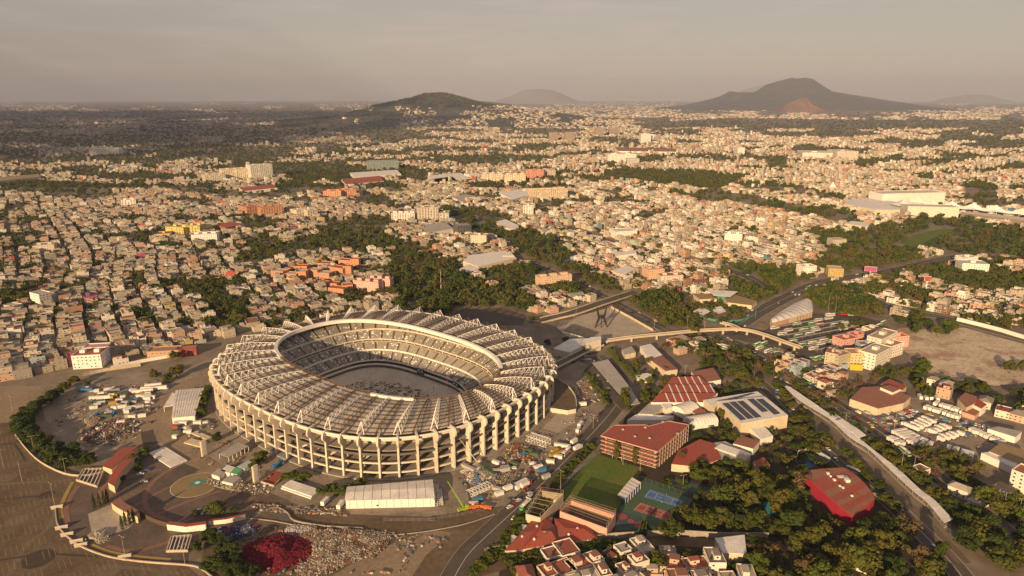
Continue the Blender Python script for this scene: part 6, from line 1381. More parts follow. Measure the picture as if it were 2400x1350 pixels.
prism_thing('warehouse', 'pale warehouse with striped corrugated roof at the depot edge', 'warehouse', [(2318, 1058), (2345, 1038), (2410, 1058), (2410, 1095)], 6, 'cream_wall', 'roof_ochre'); prism_thing('warehouse', 'white sloped warehouse roof beside the striped one', 'warehouse', [(2300, 1062), (2318, 1060), (2405, 1095), (2395, 1105)], 5, 'white_paint', 'roof_white'); prism_thing('office', 'white flat-roofed depot office', 'office', [(2315, 1005), (2340, 1000), (2395, 1012), (2380, 1025)], 6, 'white_paint', 'roof_grey')
# factory with red roof beside the depot
prism_thing('factory', 'broad factory with patched red roof beside the depot', 'factory', [(1992, 935), (2020, 908), (2080, 905), (2135, 930), (2118, 945), (2058, 958)], 6.5, 'cream_wall', 'roof_terracotta'); prism_thing('factory', 'white rooftop storey on the patched red factory', 'factory', [(2063, 908), (2085, 903), (2110, 912), (2092, 920)], 9, 'white_paint', 'roof_terracotta'); prism_thing('factory', 'red roofed back wing of the patched factory', 'factory', [(2065, 900), (2085, 888), (2125, 905), (2115, 915)], 6, 'cream_wall', 'roof_red')
prism_thing('villa', 'cream villa with red tile roof above the depot', 'house', [(2245, 935), (2262, 920), (2290, 930), (2285, 945), (2265, 955)], 8, 'cream_wall', 'roof_terracotta'); prism_thing('villa', 'white villa with hipped red roof above the depot', 'house', [(2273, 945), (2290, 935), (2313, 948), (2300, 958)], 7, 'white_paint', 'roof_red'); prism_thing('villa', 'low red roofed house below the cream villa', 'house', [(2255, 965), (2275, 952), (2300, 962), (2285, 975)], 4, 'pink_wall', 'roof_terracotta')
block('apartment_block', 'white four-storey office with balconies at the right edge', 'building', (2362, 1145), (2430, 1172), 1102, 14, (.72, .68, .6), (.33, .12, .08)); prism_thing('warehouse', 'brown gabled shed below the white office', 'warehouse', [(2310, 1145), (2345, 1128), (2385, 1150), (2350, 1170)], 4, 'concrete', 'roof_ochre')
# walled vacant lot
def lot_mat():
    m, nt, b = _base('old_slabs', .95); n1 = _noise(nt, .035, 6, .65); n2 = _noise(nt, .25, 5, .7); n3 = _noise(nt, .012, 3, .5); c = _ramp(nt, n3.outputs['Fac'], [(.35, (.40, .33, .24)), (.5, (.54, .46, .34)), (.65, (.44, .37, .27))]); c = _mix(nt, _ramp(nt, n1.outputs['Fac'], [(.5, 0.0), (.6, .75)]), c, (.30, .17, .125)); c = _mix(nt, _ramp(nt, n2.outputs['Fac'], [(.52, 0.0), (.66, .8)]), c, (.16, .125, .07)); nt.links.new(c, b.inputs['Base Color']); MATS['old_slabs'] = m
lot_mat()
sheet('vacant_lot', [(2075, 790), (2110, 768), (2170, 772), (2225, 770), (2260, 768), (2330, 788), (2420, 812), (2420, 895), (2330, 905), (2270, 890), (2200, 905), (2165, 900), (2150, 880), (2175, 850), (2130, 830)], 'old_slabs', .15)
wall('boundary_wall', [(2242, 752), (2300, 766), (2345, 778), (2400, 795)], 4.5, .5, 'white_paint', 'white painted wall with arches along the vacant lot')
# pastel apartment cluster
for i, (a, b, t, d, c, rc, lab) in enumerate((((1930, 858), (1960, 864), 815, 16, (.45, .40, .30), (.33, .1, .07), 'tan walled apartment block with red roof by the bus station'), ((1962, 866), (1990, 858), 825, 14, (.42, .38, .29), (.34, .2, .14), 'drab tan apartment block beside the yellow wall'), ((1990, 862), (2040, 862), 818, 14, (.60, .46, .24), (.4, .3, .2), 'ochre apartment block above the yellow wall'), ((1974, 822), (2010, 815), 790, 14, (.62, .34, .32), (.38, .13, .08), 'pink apartment block behind the tan block'), ((2015, 835), (2060, 835), 800, 12, (.40, .50, .58), (.35, .14, .1), 'pale blue apartment block in the pastel cluster'), ((2060, 838), (2098, 818), 782, 14, (.68, .62, .52), (.4, .3, .22), 'cream apartment block in the pastel cluster'), ((2090, 815), (2128, 812), 783, 12, (.66, .36, .32), (.5, .16, .07), 'pink apartment block with orange roof at the vacant lot'), ((2048, 870), (2085, 850), 820, 16, (.72, .68, .6), (.42, .36, .28), 'white apartment block at the corner of the vacant lot'), ((2080, 842), (2115, 830), 805, 14, (.74, .70, .62), (.4, .2, .14), 'white apartment block with red roof strip'), ((2040, 790), (2065, 785), 768, 12, (.7, .62, .5), (.4, .15, .1), 'small cream block behind the pastel cluster'), ((2000, 806), (2025, 802), 780, 10, (.6, .3, .25), (.4, .12, .08), 'small red-roofed block behind the pastel cluster'))):
    block('apartment_block', lab, 'apartment block', a, b, t, d, c, rc, extras=1, group='pastel apartment cluster')
c, L, an = line_between((1990, 866), (2020, 868)); me = MB(); me.box((0, 0, 3), (L, .4, 6), 'yellow_wall') if False else None
mat('yellow_wall', (.52, .42, .04), dirt=.2); me = MB(); me.box((0, 0, 3), (L, .4, 6), 'yellow_wall'); tag(me.build('painted_wall', None, None, (c.x, c.y - 1, 0), an), 'bright yellow painted wall below the ochre block', 'wall')
for k in range(8):
    p = P(1900 + k * 14, 892 - k * 6); house(p.x, p.y, 7, 11, 5, R(25), (.36, .46, .55) if k % 2 else (.55, .5, .45), (.33, .14, .09), 'below the pastel apartments', None, True, k)
# light poles
for x, y, h in ((1610, 770, 14), (1650, 780, 14), (1770, 745, 12), (1860, 760, 14), (1940, 735, 22), (1957, 735, 20), (2095, 1010, 16), (2110, 1110, 16), (2138, 1118, 16), (1980, 1000, 12), (2350, 1200, 14), (2385, 1215, 14), (1605, 885, 12), (1765, 905, 12), (1500, 1105, 14), (1460, 1090, 10), (1533, 772, 12), (1430, 745, 14), (1350, 745, 12), (2340, 740, 14), (2370, 770, 14), (1600, 1145, 10), (1690, 1170, 10)): lamp(x, y, h, 'east of the stadium')
# billboards
def billboard(label, px, py, h, w, bh, m, ang, m2=None):
    p = P(px, py); r = thing('billboard', label, 'billboard', p, ang); me = MB(); me.bar((0, 0, 0), (0, 0, h), .5, 'steel_white', 8); me.build('pole', r); me = MB(); me.box((0, 0, h + bh / 2), (w, 1.2, bh), 'white_paint'); me.build('frame', r); me = MB(); me.box((0, -.66, h + bh / 2), (w - .5, .1, bh - .5), m); me.build('poster', r)
    if m2: me = MB(); me.cyl((w * .2, -.72, h + bh * .5), 1.4, .001, m2, 12); me.build('motif', r)
mat('magenta', (.36, .08, .22), dirt=.2); billboard('magenta billboard above the avenue', 2038, 650, 9, 16, 7, 'magenta', R(-20)); billboard('tall red and white billboard on a white pole', 2168, 690, 18, 8, 7, 'roof_red', R(-10))
# telecom mast, red and white
r = thing('radio_mast', 'red and white lattice radio mast rising from the wood behind the stadium', 'mast', P(1034, 690)); hm = zat(630, r.location.y)
for k in range(8): me = MB(); z0, z1 = hm * k / 8, hm * (k + 1) / 8; me.bar((0, 0, z0), (0, 0, z1), .8 - k * .07, 'roof_terracotta' if k % 2 else 'concrete', 4, .8 - (k + 1) * .07); me.build('section', r)
# ------------------------------------------------------------------ landmarks of the middle city
OR = (.55, .25, .13); ORR = (.36, .10, .06); GR = (.42, .42, .40); YL = (.62, .50, .16); CR = (.60, .53, .42); WH = (.78, .75, .70); PK = (.66, .40, .36)
for i, (a, b, t, d, rc) in enumerate((((636, 655), (665, 658), 635, 14, GR), ((666, 660), (695, 662), 642, 14, GR), ((696, 660), (718, 660), 638, 14, GR), ((690, 642), (720, 642), 625, 14, ORR), ((720, 652), (745, 655), 632, 14, GR), ((745, 656), (772, 658), 640, 14, GR), ((743, 630), (772, 632), 617, 14, ORR), ((774, 645), (804, 650), 626, 14, ORR), ((805, 648), (824, 648), 625, 12, ORR), ((794, 625), (822, 627), 610, 14, ORR), ((822, 632), (842, 632), 608, 12, ORR), ((753, 680), (790, 682), 664, 13, ORR), ((770, 694), (806, 698), 675, 13, ORR), ((806, 690), (828, 688), 670, 12, ORR), ((668, 637), (690, 640), 628, 12, ORR), ((770, 653), (788, 652), 640, 10, GR))):
    block('apartment_block', f'orange brick apartment block with {"grey" if rc == GR else "red"} roof behind the stadium, {ordinal(i + 1)} of its estate', 'apartment block', a, b, t, d, OR, rc, storeys=5, group='orange brick estate')
LM = [((830, 684), (888, 690), 658, 14, PK, (.4, .15, .1), 'pink apartment slab behind the stadium', 3), ((862, 680), (915, 684), 652, 12, PK, (.4, .15, .1), 'rear pink apartment slab behind the stadium', 3),
 ((390, 552), (432, 555), 532, 30, YL, (.5, .42, .25), 'bright yellow apartment block in the dense quarter', 2), ((436, 552), (470, 552), 530, 30, YL, (.5, .42, .25), 'second bright yellow apartment block', 2), ((470, 548), (485, 548), 535, 30, YL, (.5, .42, .25), 'narrow yellow block at the end of the yellow group', 1), ((366, 562), (400, 560), 550, 30, YL, (.35, .12, .08), 'low yellow block with dark red roof', 1),
 ((450, 573), (510, 570), 552, 30, WH, (.6, .56, .5), 'white apartment slab beside the yellow blocks', 3), ((286, 488), (320, 486), 470, 25, WH, (.6, .56, .5), 'isolated white block with small turrets in the dense quarter', 2), ((80, 600), (130, 596), 578, 30, CR, (.5, .46, .4), 'long beige factory in the dense quarter', 2),
 ((697, 515), (720, 512), 494, 30, CR, (.5, .46, .4), 'cream flats on the dense hillside', 1), ((722, 515), (745, 512), 494, 30, CR, (.5, .46, .4), 'second cream flats on the dense hillside', 1), ((918, 519), (972, 519), 500, 22, (.72, .62, .6), (.6, .55, .5), 'pink-striped white apartment slab', 4),
 ((982, 523), (1028, 521), 488, 30, (.52, .48, .42), (.4, .37, .33), 'tall grey tower block with roof house', 2), ((1030, 523), (1052, 523), 500, 30, (.50, .46, .40), (.4, .37, .33), 'narrow grey tower beside the tall one', 1), ((1072, 556), (1105, 553), 530, 22, (.10, .10, .11), (.3, .3, .3), 'dark glass office cube', 0), ((1103, 577), (1140, 578), 552, 20, CR, (.5, .46, .4), 'square cream apartment tower by the wood', 1),
 ((758, 466), (800, 466), 448, 30, (.62, .30, .2), (.4, .2, .14), 'salmon apartment slab amid trees', 2), ((800, 464), (836, 462), 446, 30, (.62, .30, .2), (.4, .2, .14), 'second salmon apartment slab amid trees', 2), ((580, 508), (610, 504), 486, 40, (.48, .25, .16), (.4, .2, .14), 'brown red apartment slab', 1), ((612, 508), (666, 503), 488, 40, (.50, .27, .17), (.4, .2, .14), 'long brown red apartment slab', 3),
 ((482, 430), (530, 427), 412, 50, CR, (.5, .46, .4), 'low row of cream towers before the high-rise', 3), ((522, 425), (555, 423), 398, 40, (.66, .58, .42), (.5, .46, .4), 'cream tower in the middle of the high-rise cluster', 1), ((556, 424), (588, 422), 396, 40, (.66, .58, .42), (.5, .46, .4), 'second cream tower in the high-rise cluster', 1), ((590, 424), (616, 422), 388, 40, (.64, .62, .55), (.5, .46, .4), 'tallest pale tower of the high-rise cluster', 1), ((616, 422), (641, 420), 387, 40, (.64, .62, .55), (.5, .46, .4), 'twin of the tallest pale tower', 1),
 ((212, 365), (280, 364), 350, 60, WH, (.6, .56, .5), 'broad white hospital on the horizon plain', 3), ((1127, 428), (1180, 428), 408, 40, CR, (.5, .46, .4), 'cream row of flats in the centre distance', 3), ((1182, 430), (1232, 430), 410, 40, (.68, .60, .46), (.5, .46, .4), 'second cream row of flats in the centre distance', 3), ((1232, 418), (1275, 418), 400, 40, (.55, .26, .2), (.45, .3, .25), 'red brick flats in the centre distance', 2), ((1276, 416), (1302, 415), 400, 40, (.62, .52, .46), (.45, .3, .25), 'pale flats beside the red brick flats', 1),
 ((863, 400), (935, 398), 380, 60, (.22, .28, .27), (.35, .38, .38), 'wide green glass office in the distance', 0), ((1287, 330), (1308, 330), 311, 60, (.32, .27, .22), (.3, .27, .24), 'brown tower on the far plain', 0), ((1324, 330), (1346, 330), 310, 60, (.32, .27, .22), (.3, .27, .24), 'second brown tower on the far plain', 0), ((1395, 318), (1416, 318), 300, 60, (.30, .26, .22), (.3, .27, .24), 'third brown tower on the far plain', 0), ((1428, 316), (1452, 316), 300, 60, (.30, .26, .22), (.3, .27, .24), 'fourth brown tower on the far plain', 0), ((1501, 336), (1525, 336), 314, 60, WH, (.6, .56, .5), 'white slab tower standing alone on the far plain', 1),
 ((1424, 380), (1490, 380), 362, 60, WH, (.6, .56, .5), 'white institute with dome on the green belt', 2), ((1470, 388), (1498, 388), 372, 40, (.5, .5, .5), (.5, .5, .48), 'grey office beside the white institute', 0), ((1250, 470), (1330, 466), 447, 40, (.66, .54, .38), (.5, .44, .36), 'long row of ochre flats above the pale quarter', 5), ((1226, 508), (1250, 508), 482, 25, (.70, .66, .6), (.5, .46, .4), 'white tower at the corner of the pale quarter', 1), ((1443, 560), (1493, 557), 544, 30, WH, (.66, .62, .56), 'white hall with a dark poster on its side', 0), ((1697, 572), (1738, 574), 548, 20, WH, (.66, .62, .56), 'white double tower in the pale quarter', 2),
 ((1520, 665), (1556, 662), 634, 22, (.60, .38, .27), (.5, .42, .34), 'salmon hotel tower beside the avenue', 2), ((1548, 672), (1600, 670), 648, 18, (.58, .50, .42), (.36, .12, .08), 'grey and salmon hotel wing with red roofs', 2), ((1265, 676), (1340, 668), 652, 16, (.62, .44, .32), (.5, .4, .32), 'pink row of flats by the flyover', 3), ((1940, 648), (1976, 650), 630, 20, (.44, .33, .09), (.5, .46, .42), 'yellow open-sided car park tower', 0), ((1880, 648), (1912, 646), 626, 16, WH, (.6, .56, .5), 'white building beside the yellow car park', 1), ((1950, 583), (1982, 582), 563, 18, (.42, .39, .34), (.4, .37, .33), 'grey concrete block in the pale quarter', 0), ((2252, 642), (2315, 645), 618, 26, WH, (.5, .47, .42), 'white six-storey hotel at the eastern quarter', 1), ((2258, 622), (2290, 620), 605, 18, WH, (.5, .47, .42), 'white block behind the hotel', 1),
 ((1100, 420), (1125, 418), 410, 30, WH, (.6, .58, .55), 'white mill among warehouses', 0), ((1728, 362), (1745, 362), 346, 60, WH, (.6, .56, .5), 'white tower on the eastern plain', 0), ((1880, 372), (1950, 373), 358, 120, WH, (.62, .58, .5), 'white shopping mall on the eastern plain', 1), ((1960, 374), (2010, 374), 355, 100, (.66, .6, .52), (.62, .58, .5), 'pale mall annex on the eastern plain', 1), ((75, 718), (97, 724), 686, 14, WH, (.35, .36, .36), 'slim white tower with dark balconies in the dense quarter', 0), ((172, 866), (240, 862), 836, 22, WH, (.35, .12, .09), 'white school building with open galleries near the works yard', 2), ((346, 842), (420, 838), 826, 14, (.48, .30, .2), (.33, .2, .13), 'brown walled market by the stadium fence', 0), ((415, 838), (462, 833), 822, 10, (.30, .05, .045), (.3, .2, .16), 'shop with bright red fascia near the stadium', 0), ((195, 835), (250, 832), 818, 14, WH, (.5, .3, .26), 'white hall behind the gallery school', 0), ((10, 735), (35, 738), 716, 12, CR, (.45, .4, .33), 'plain beige block at the left edge', 0)]
for a, b, t, d, c, rc, lab, ex in LM: block('tower_block' if 'tower' in lab else 'city_block', lab, 'building', a, b, t, d, c, rc, extras=ex)
for q, h, wm_, rm_, lab in (([(1990, 540), (2000, 527), (2042, 520), (2068, 530), (2060, 545)], 8, 'cream_wall', 'roof_white', 'white walled supermarket roof left of the wood') if False else ([(990, 545), (1000, 525), (1045, 522), (1062, 535), (1010, 545)], 11, 'white_paint', 'roof_grey', 'big white gym hall with grey ridged roof'), ([(1085, 612), (1100, 598), (1185, 588), (1210, 604), (1120, 625)], 8, 'cream_wall', 'roof_white', 'wide white supermarket roof beside the wood'), ([(1178, 600), (1195, 588), (1205, 600)], 9, 'cream_wall', 'roof_white', 'white gable of the wide supermarket'), ([(1075, 632), (1095, 620), (1125, 628), (1105, 645)], 7, 'cream_wall', 'roof_white', 'white segmented vaults below the supermarket'), ([(1160, 520), (1185, 514), (1215, 528), (1215, 540), (1180, 534)], 8, 'cream_wall', 'roof_white', 'pale vaulted warehouse in the wood'), ([(1335, 600), (1385, 594), (1388, 602), (1338, 608)], 6, 'court_blue', 'roof_white', 'pale roofed shed with blue walls'), ([(1440, 592), (1490, 587), (1492, 594), (1445, 600)], 8, 'white_paint', 'roof_white', 'long white school block beside the avenue'), ([(1432, 635), (1470, 622), (1492, 630), (1460, 645)], 6, 'cream_wall', 'roof_white', 'white corrugated sheds behind the hotel'), ([(1620, 655), (1655, 655), (1667, 662), (1628, 665)], 6, 'white_paint', 'roof_terracotta', 'white hall with red edged roof by the avenue'), ([(1980, 525), (1995, 518), (2040, 522), (2035, 532)], 9, 'cream_wall', 'roof_white', 'white curved school gym roof near the green field'), ([(1330, 688), (1365, 682), (1370, 690), (1340, 697)], 6, 'cream_wall', 'roof_grey', 'filling station canopy by the flyover'), ([(1060, 462), (1090, 455), (1115, 460), (1080, 472)], 8, 'white_paint', 'roof_grey', 'white station with blue grey roof'), ([(1170, 452), (1215, 444), (1250, 455), (1200, 468)], 10, 'white_paint', 'roof_white', 'large white factory hall'), ([(1000, 412), (1080, 405), (1100, 418), (1020, 428)], 9, 'white_paint', 'roof_white', 'long white warehouse amid the green belt'), ([(800, 420), (890, 412), (900, 424), (810, 432)], 9, 'cream_wall', 'roof_red', 'red roofed barracks amid trees'), ([(820, 405), (930, 398), (940, 408), (830, 416)], 9, 'white_paint', 'roof_white', 'long white warehouse roofs amid trees'), ([(1010, 420), (1060, 414), (1070, 422), (1020, 428)], 9, 'cream_wall', 'roof_red', 'red roofed hall beside the white mill'), ([(560, 440), (640, 432), (650, 440), (570, 448)], 8, 'white_paint', 'roof_red', 'white market with red roof below the high-rise'), ([(505, 528), (540, 520), (568, 526), (530, 534)], 9, 'brick_red', 'roof_red', 'red roofed school on the wooded knoll'), ([(0, 415), (90, 408), (95, 414), (0, 424)], 12, 'cream_wall', 'roof_ochre', 'long ochre market roof at the left edge'), ([(1440, 345), (1580, 348), (1585, 356), (1450, 354)], 10, 'white_paint', 'roof_terracotta', 'long low white barracks on the far plain')):
    prism_thing('warehouse', lab, 'warehouse', q, h, wm_, rm_)
# shopping mall with white tent roof
def mall():
    r = prism_thing('shopping_mall', 'large beige shopping mall on the eastern edge', 'mall', [(1978, 478), (1985, 468), (2040, 464), (2115, 475), (2110, 492), (2050, 492)], 12, 'cream_wall', 'roof_white'); block('shopping_mall', 'tall white rear store of the shopping mall', 'mall', (2065, 482), (2212, 478), 455, 50, (.72, .70, .64), (.6, .56, .5), win=False); block('shopping_mall', 'long pale front store of the shopping mall', 'mall', (2125, 507), (2245, 510), 484, 40, (.60, .60, .52), (.6, .56, .5), win=False)
    block('shopping_mall', 'dark glazed wing under the white tent roof', 'mall', (2250, 512), (2400, 530), 500, 40, (.2, .17, .14), (.6, .56, .5), win=False)
    t = thing('tent_roof', 'scalloped white tent roof rippling over the mall', 'tent roof', P(2240, 500)); A = [(2085, 478), (2115, 468), (2140, 472), (2180, 478), (2230, 482), (2280, 487), (2330, 492), (2400, 503)]
    for k in range(7):
        a0, a1 = P(*A[k], 16), P(*A[k + 1], 16); off = Vector((15, -55, 0)); pk = (a0 + a1) / 2 + off / 2 + Vector((0, 0, 13)); q = [a0, a1, a1 + off, a0 + off]
        me = MB(); mids = [(q[i] + q[(i + 1) % 4]) / 2 - Vector((0, 0, 1.5)) for i in range(4)]; ring = [q[0], mids[0], q[1], mids[1], q[2], mids[2], q[3], mids[3]]
        inner = [p.lerp(Vector((pk.x, pk.y, 20)), .62) for p in ring]
        for i in range(8): j = (i + 1) % 8; f = lambda p: p - t.location; me.face((f(ring[i]), f(ring[j]), f(inner[j]), f(inner[i])), 'tent_white'); me.face((f(inner[i]), f(inner[j]), f(pk)), 'tent_white')
        me.build('tent_bay', t)
        for p in (q[3],): p = p - t.location; me = MB(); me.bar((p.x, p.y, 0), (p.x, p.y, 15.9), .4, 'steel_white'); me.build('mast', t)
mat('tent_white', (.82, .80, .76), dirt=.08); mall()
r = thing('pyramid', 'small white pyramid roof in the eastern housing', 'building', P(1950, 446)); me = MB(); c = [Vector((math.cos(a) * 20, math.sin(a) * 20, 0)) for a in (.5, 2.07, 3.64, 5.21)]; [me.face((c[i], c[(i + 1) % 4], (0, 0, 24)), 'roof_white') for i in range(4)]; me.build('roof', r); foot([r.location, r.location + Vector((1, 0, 0)), r.location + Vector((0, 1, 0))], 22)
sheet('green_field', [(2108, 568), (2140, 552), (2210, 535), (2260, 540), (2200, 560), (2150, 580), (2125, 578)], 'lawn', .1); sheet('green_field', [(1505, 444), (1530, 438), (1560, 442), (1530, 452)], 'lawn', .1); sheet('green_field', [(2080, 520), (2110, 512), (2130, 518), (2090, 528)], 'lawn', .1); sheet('car_park', [(1045, 745), (1080, 725), (1180, 722), (1235, 740), (1225, 762), (1100, 765)], 'asphalt_dark', .1)
# ------------------------------------------------------------------ woods: pixel outlines of where trees stand on the ground
WOODS = [[(890, 650), (930, 615), (1000, 600), (1060, 640), (1100, 650), (1140, 690), (1200, 675), (1240, 705), (1255, 750), (1230, 742), (1180, 722), (1080, 725), (1040, 750), (960, 735), (900, 700)],
 [(540, 620), (590, 588), (690, 572), (760, 552), (830, 546), (905, 552), (945, 575), (900, 592), (840, 596), (760, 588), (700, 600), (640, 612), (590, 630)],
 [(1000, 495), (1060, 490), (1110, 482), (1180, 505), (1230, 540), (1290, 560), (1345, 600), (1330, 622), (1270, 625), (1215, 600), (1170, 565), (1130, 555), (1090, 532), (1040, 522)],
 [(1200, 578), (1300, 612), (1390, 640), (1440, 680), (1490, 715), (1540, 755), (1480, 722), (1400, 685), (1337, 650), (1270, 622)], [(1190, 612), (1260, 640), (1330, 670), (1390, 705), (1350, 700), (1290, 680), (1230, 660)], [(1440, 690), (1520, 680), (1580, 700), (1600, 740), (1570, 760), (1500, 730)],
 [(1690, 655), (1740, 622), (1800, 640), (1880, 660), (1900, 682), (1840, 700), (1795, 722), (1745, 700), (1700, 695)], [(1885, 700), (1950, 672), (2040, 690), (2085, 722), (2060, 748), (1990, 745), (1930, 735)],
 [(1560, 458), (1640, 452), (1740, 460), (1850, 478), (1960, 492), (2010, 503), (2030, 535), (1960, 522), (1850, 503), (1740, 483), (1640, 472)],
 [(1900, 570), (2000, 538), (2060, 525), (2110, 535), (2135, 512), (2240, 505), (2330, 535), (2420, 545), (2420, 612), (2330, 602), (2260, 612), (2240, 602), (2160, 588), (2140, 640), (2080, 640), (2000, 596), (1930, 595)],
 [(2250, 440), (2290, 425), (2340, 440), (2345, 480), (2270, 478)], [(1380, 402), (1480, 397), (1640, 402), (1760, 412), (1700, 442), (1560, 436), (1480, 430)], [(0, 425), (120, 427), (265, 438), (255, 462), (100, 458), (0, 452)], [(370, 430), (470, 440), (560, 446), (700, 450), (690, 466), (560, 462), (400, 450)],
 [(1480, 291), (1700, 277), (2000, 281), (2450, 281), (2450, 300), (2000, 303), (1800, 301), (1500, 300)], [(640, 410), (760, 405), (860, 412), (960, 440), (940, 455), (760, 430)], [(0, 690), (30, 680), (70, 690), (75, 715), (20, 725), (0, 720)],
 [(320, 655), (345, 650), (350, 680), (325, 682)], [(210, 548), (240, 545), (245, 560), (215, 560)], [(560, 520), (610, 512), (660, 520), (640, 540), (580, 545)], [(1940, 600), (2000, 598), (2130, 645), (2150, 660), (2080, 650), (2000, 640)], [(2320, 640), (2420, 650), (2420, 690), (2360, 680)], [(300, 745), (360, 738), (370, 750), (310, 758)], [(480, 765), (560, 745), (600, 760), (520, 785)]]
HANDMADE = [(-600, 1000), (-200, 925), (0, 893), (170, 864), (330, 847), (440, 812), (560, 780), (900, 748), (1040, 750), (1240, 757), (1262, 760), (1345, 740), (1440, 708), (1530, 700), (1600, 690), (1690, 690), (1790, 715), (1890, 690), (2070, 722), (2085, 745), (2110, 748), (2240, 752), (2330, 782), (2420, 802), (2700, 860), (2700, 1500), (-600, 1500)]
ROADS_PX = [([(1203, 601), (1337, 655), (1403, 689), (1560, 772)], 8), ([(1330, 530), (1417, 561), (1497, 585), (1603, 607), (1697, 631), (1810, 690)], 9), ([(2250, 600), (2090, 635), (1987, 651), (1920, 664), (1853, 693), (1730, 762)], 11), ([(2040, 700), (2110, 730), (2200, 742), (2420, 800)], 9), ([(1262, 752), (1345, 732), (1440, 700), (1490, 684)], 11)]
def near_road(X, Y):
    bad = np.zeros(len(X), bool)
    for px, w in ROADS_PX:
        W = poly_w(px)
        for a, b in zip(W[:-1], W[1:]):
            dx, dy = b.x - a.x, b.y - a.y; t = np.clip(((X - a.x) * dx + (Y - a.y) * dy) / (dx * dx + dy * dy), 0, 1); bad |= np.hypot(X - a.x - t * dx, Y - a.y - t * dy) < w + 5
    return bad
def on_foot(X, Y):
    bad = np.zeros(len(X), bool)
    for pts, ex in FOOT:
        cx = sum(p[0] for p in pts) / len(pts); cy_ = sum(p[1] for p in pts) / len(pts); r = max(math.dist((cx, cy_), p) for p in pts) + ex + 4
        m = np.hypot(X - cx, Y - cy_) < r
        if m.any():
            if len(pts) > 3:
                g = [(cx + (p[0] - cx) * (1 + (ex + 5) / r), cy_ + (p[1] - cy_) * (1 + (ex + 5) / r)) for p in pts]; mm = np.zeros(len(X), bool); mm[m] = inpoly(X[m], Y[m], g); bad |= mm
            else: bad |= m
    return bad
def in_woods(px, py):
    m = np.zeros(len(px), bool)
    for w in WOODS: m |= inpoly(px, py, w)
    return m
FIELDS = [[(2100, 575), (2140, 548), (2210, 530), (2270, 538), (2200, 565), (2150, 585)], [(1500, 446), (1530, 436), (1565, 442), (1530, 454)], [(1045, 748), (1080, 722), (1180, 720), (1238, 740), (1228, 765), (1100, 768)], [(1340, 650), (1420, 632), (1430, 645), (1350, 660)]]
WALLS = .88 * np.array([(.46, .41, .33), (.42, .37, .30), (.52, .46, .36), (.60, .53, .42), (.72, .68, .60), (.78, .74, .67), (.52, .33, .23), (.60, .40, .31), (.38, .22, .15), (.36, .44, .46), (.44, .50, .38), (.62, .50, .25), (.60, .12, .10), (.08, .22, .42), (.55, .10, .30), (.30, .28, .25)])
WP_L = np.array([20, 20, 16, 12, 7, 5, 5, 4, 2.5, 1.5, 1.2, 1.2, .6, .5, .3, 4.0]); WP_R = np.array([10, 9, 10, 14, 17, 17, 5, 5, 2, 1, .8, 1, .5, .2, .2, 2.0])
ROOFS = np.array([(.34, .30, .25), (.28, .25, .21), (.40, .36, .30), (.48, .44, .38), (.33, .13, .085), (.38, .18, .11), (.22, .20, .18), (.55, .52, .48)])
RP = np.array([26, 20, 20, 8, 7, 7, 9, 4.0])
def lots(u0, u1, v0, v1, ang, bl=58, st=5.5, dep=14):
    """building plots along a street grid turned by ang; returns centres, sizes, angle"""
    C = []; S = []
    v = v0
    while v < v1:
        u = u0 + RNG.uniform(0, 20)
        while u < u1:
            L = bl * RNG.uniform(.8, 1.3)
            for side in (0, 1):
                x = 0.0
                while x < L - 4:
                    w = RNG.uniform(4.5, 13) if RNG.random() < .9 else RNG.uniform(13, 22); C.append((u + x + w / 2, v + dep * (.5 + side))); S.append((w, dep * RNG.uniform(.8, 1.03))); x += w + (-.05 if RNG.random() < .85 else 2.5)
            u += L + st
        v += 2 * dep + st
    C = np.array(C); S = np.array(S); c, s = math.cos(ang), math.sin(ang)
    W = np.stack([C[:, 0] * c - C[:, 1] * s, C[:, 0] * s + C[:, 1] * c], 1); W[:, 0] += 46 * (fbm(W[:, 0] / 420, W[:, 1] / 420, 51, 2) - .5) * 2 + RNG.normal(0, .8, len(W)); W[:, 1] += 46 * (fbm(W[:, 0] / 420, W[:, 1] / 420, 57, 2) - .5) * 2 + RNG.normal(0, 1.2, len(W)); return W, S
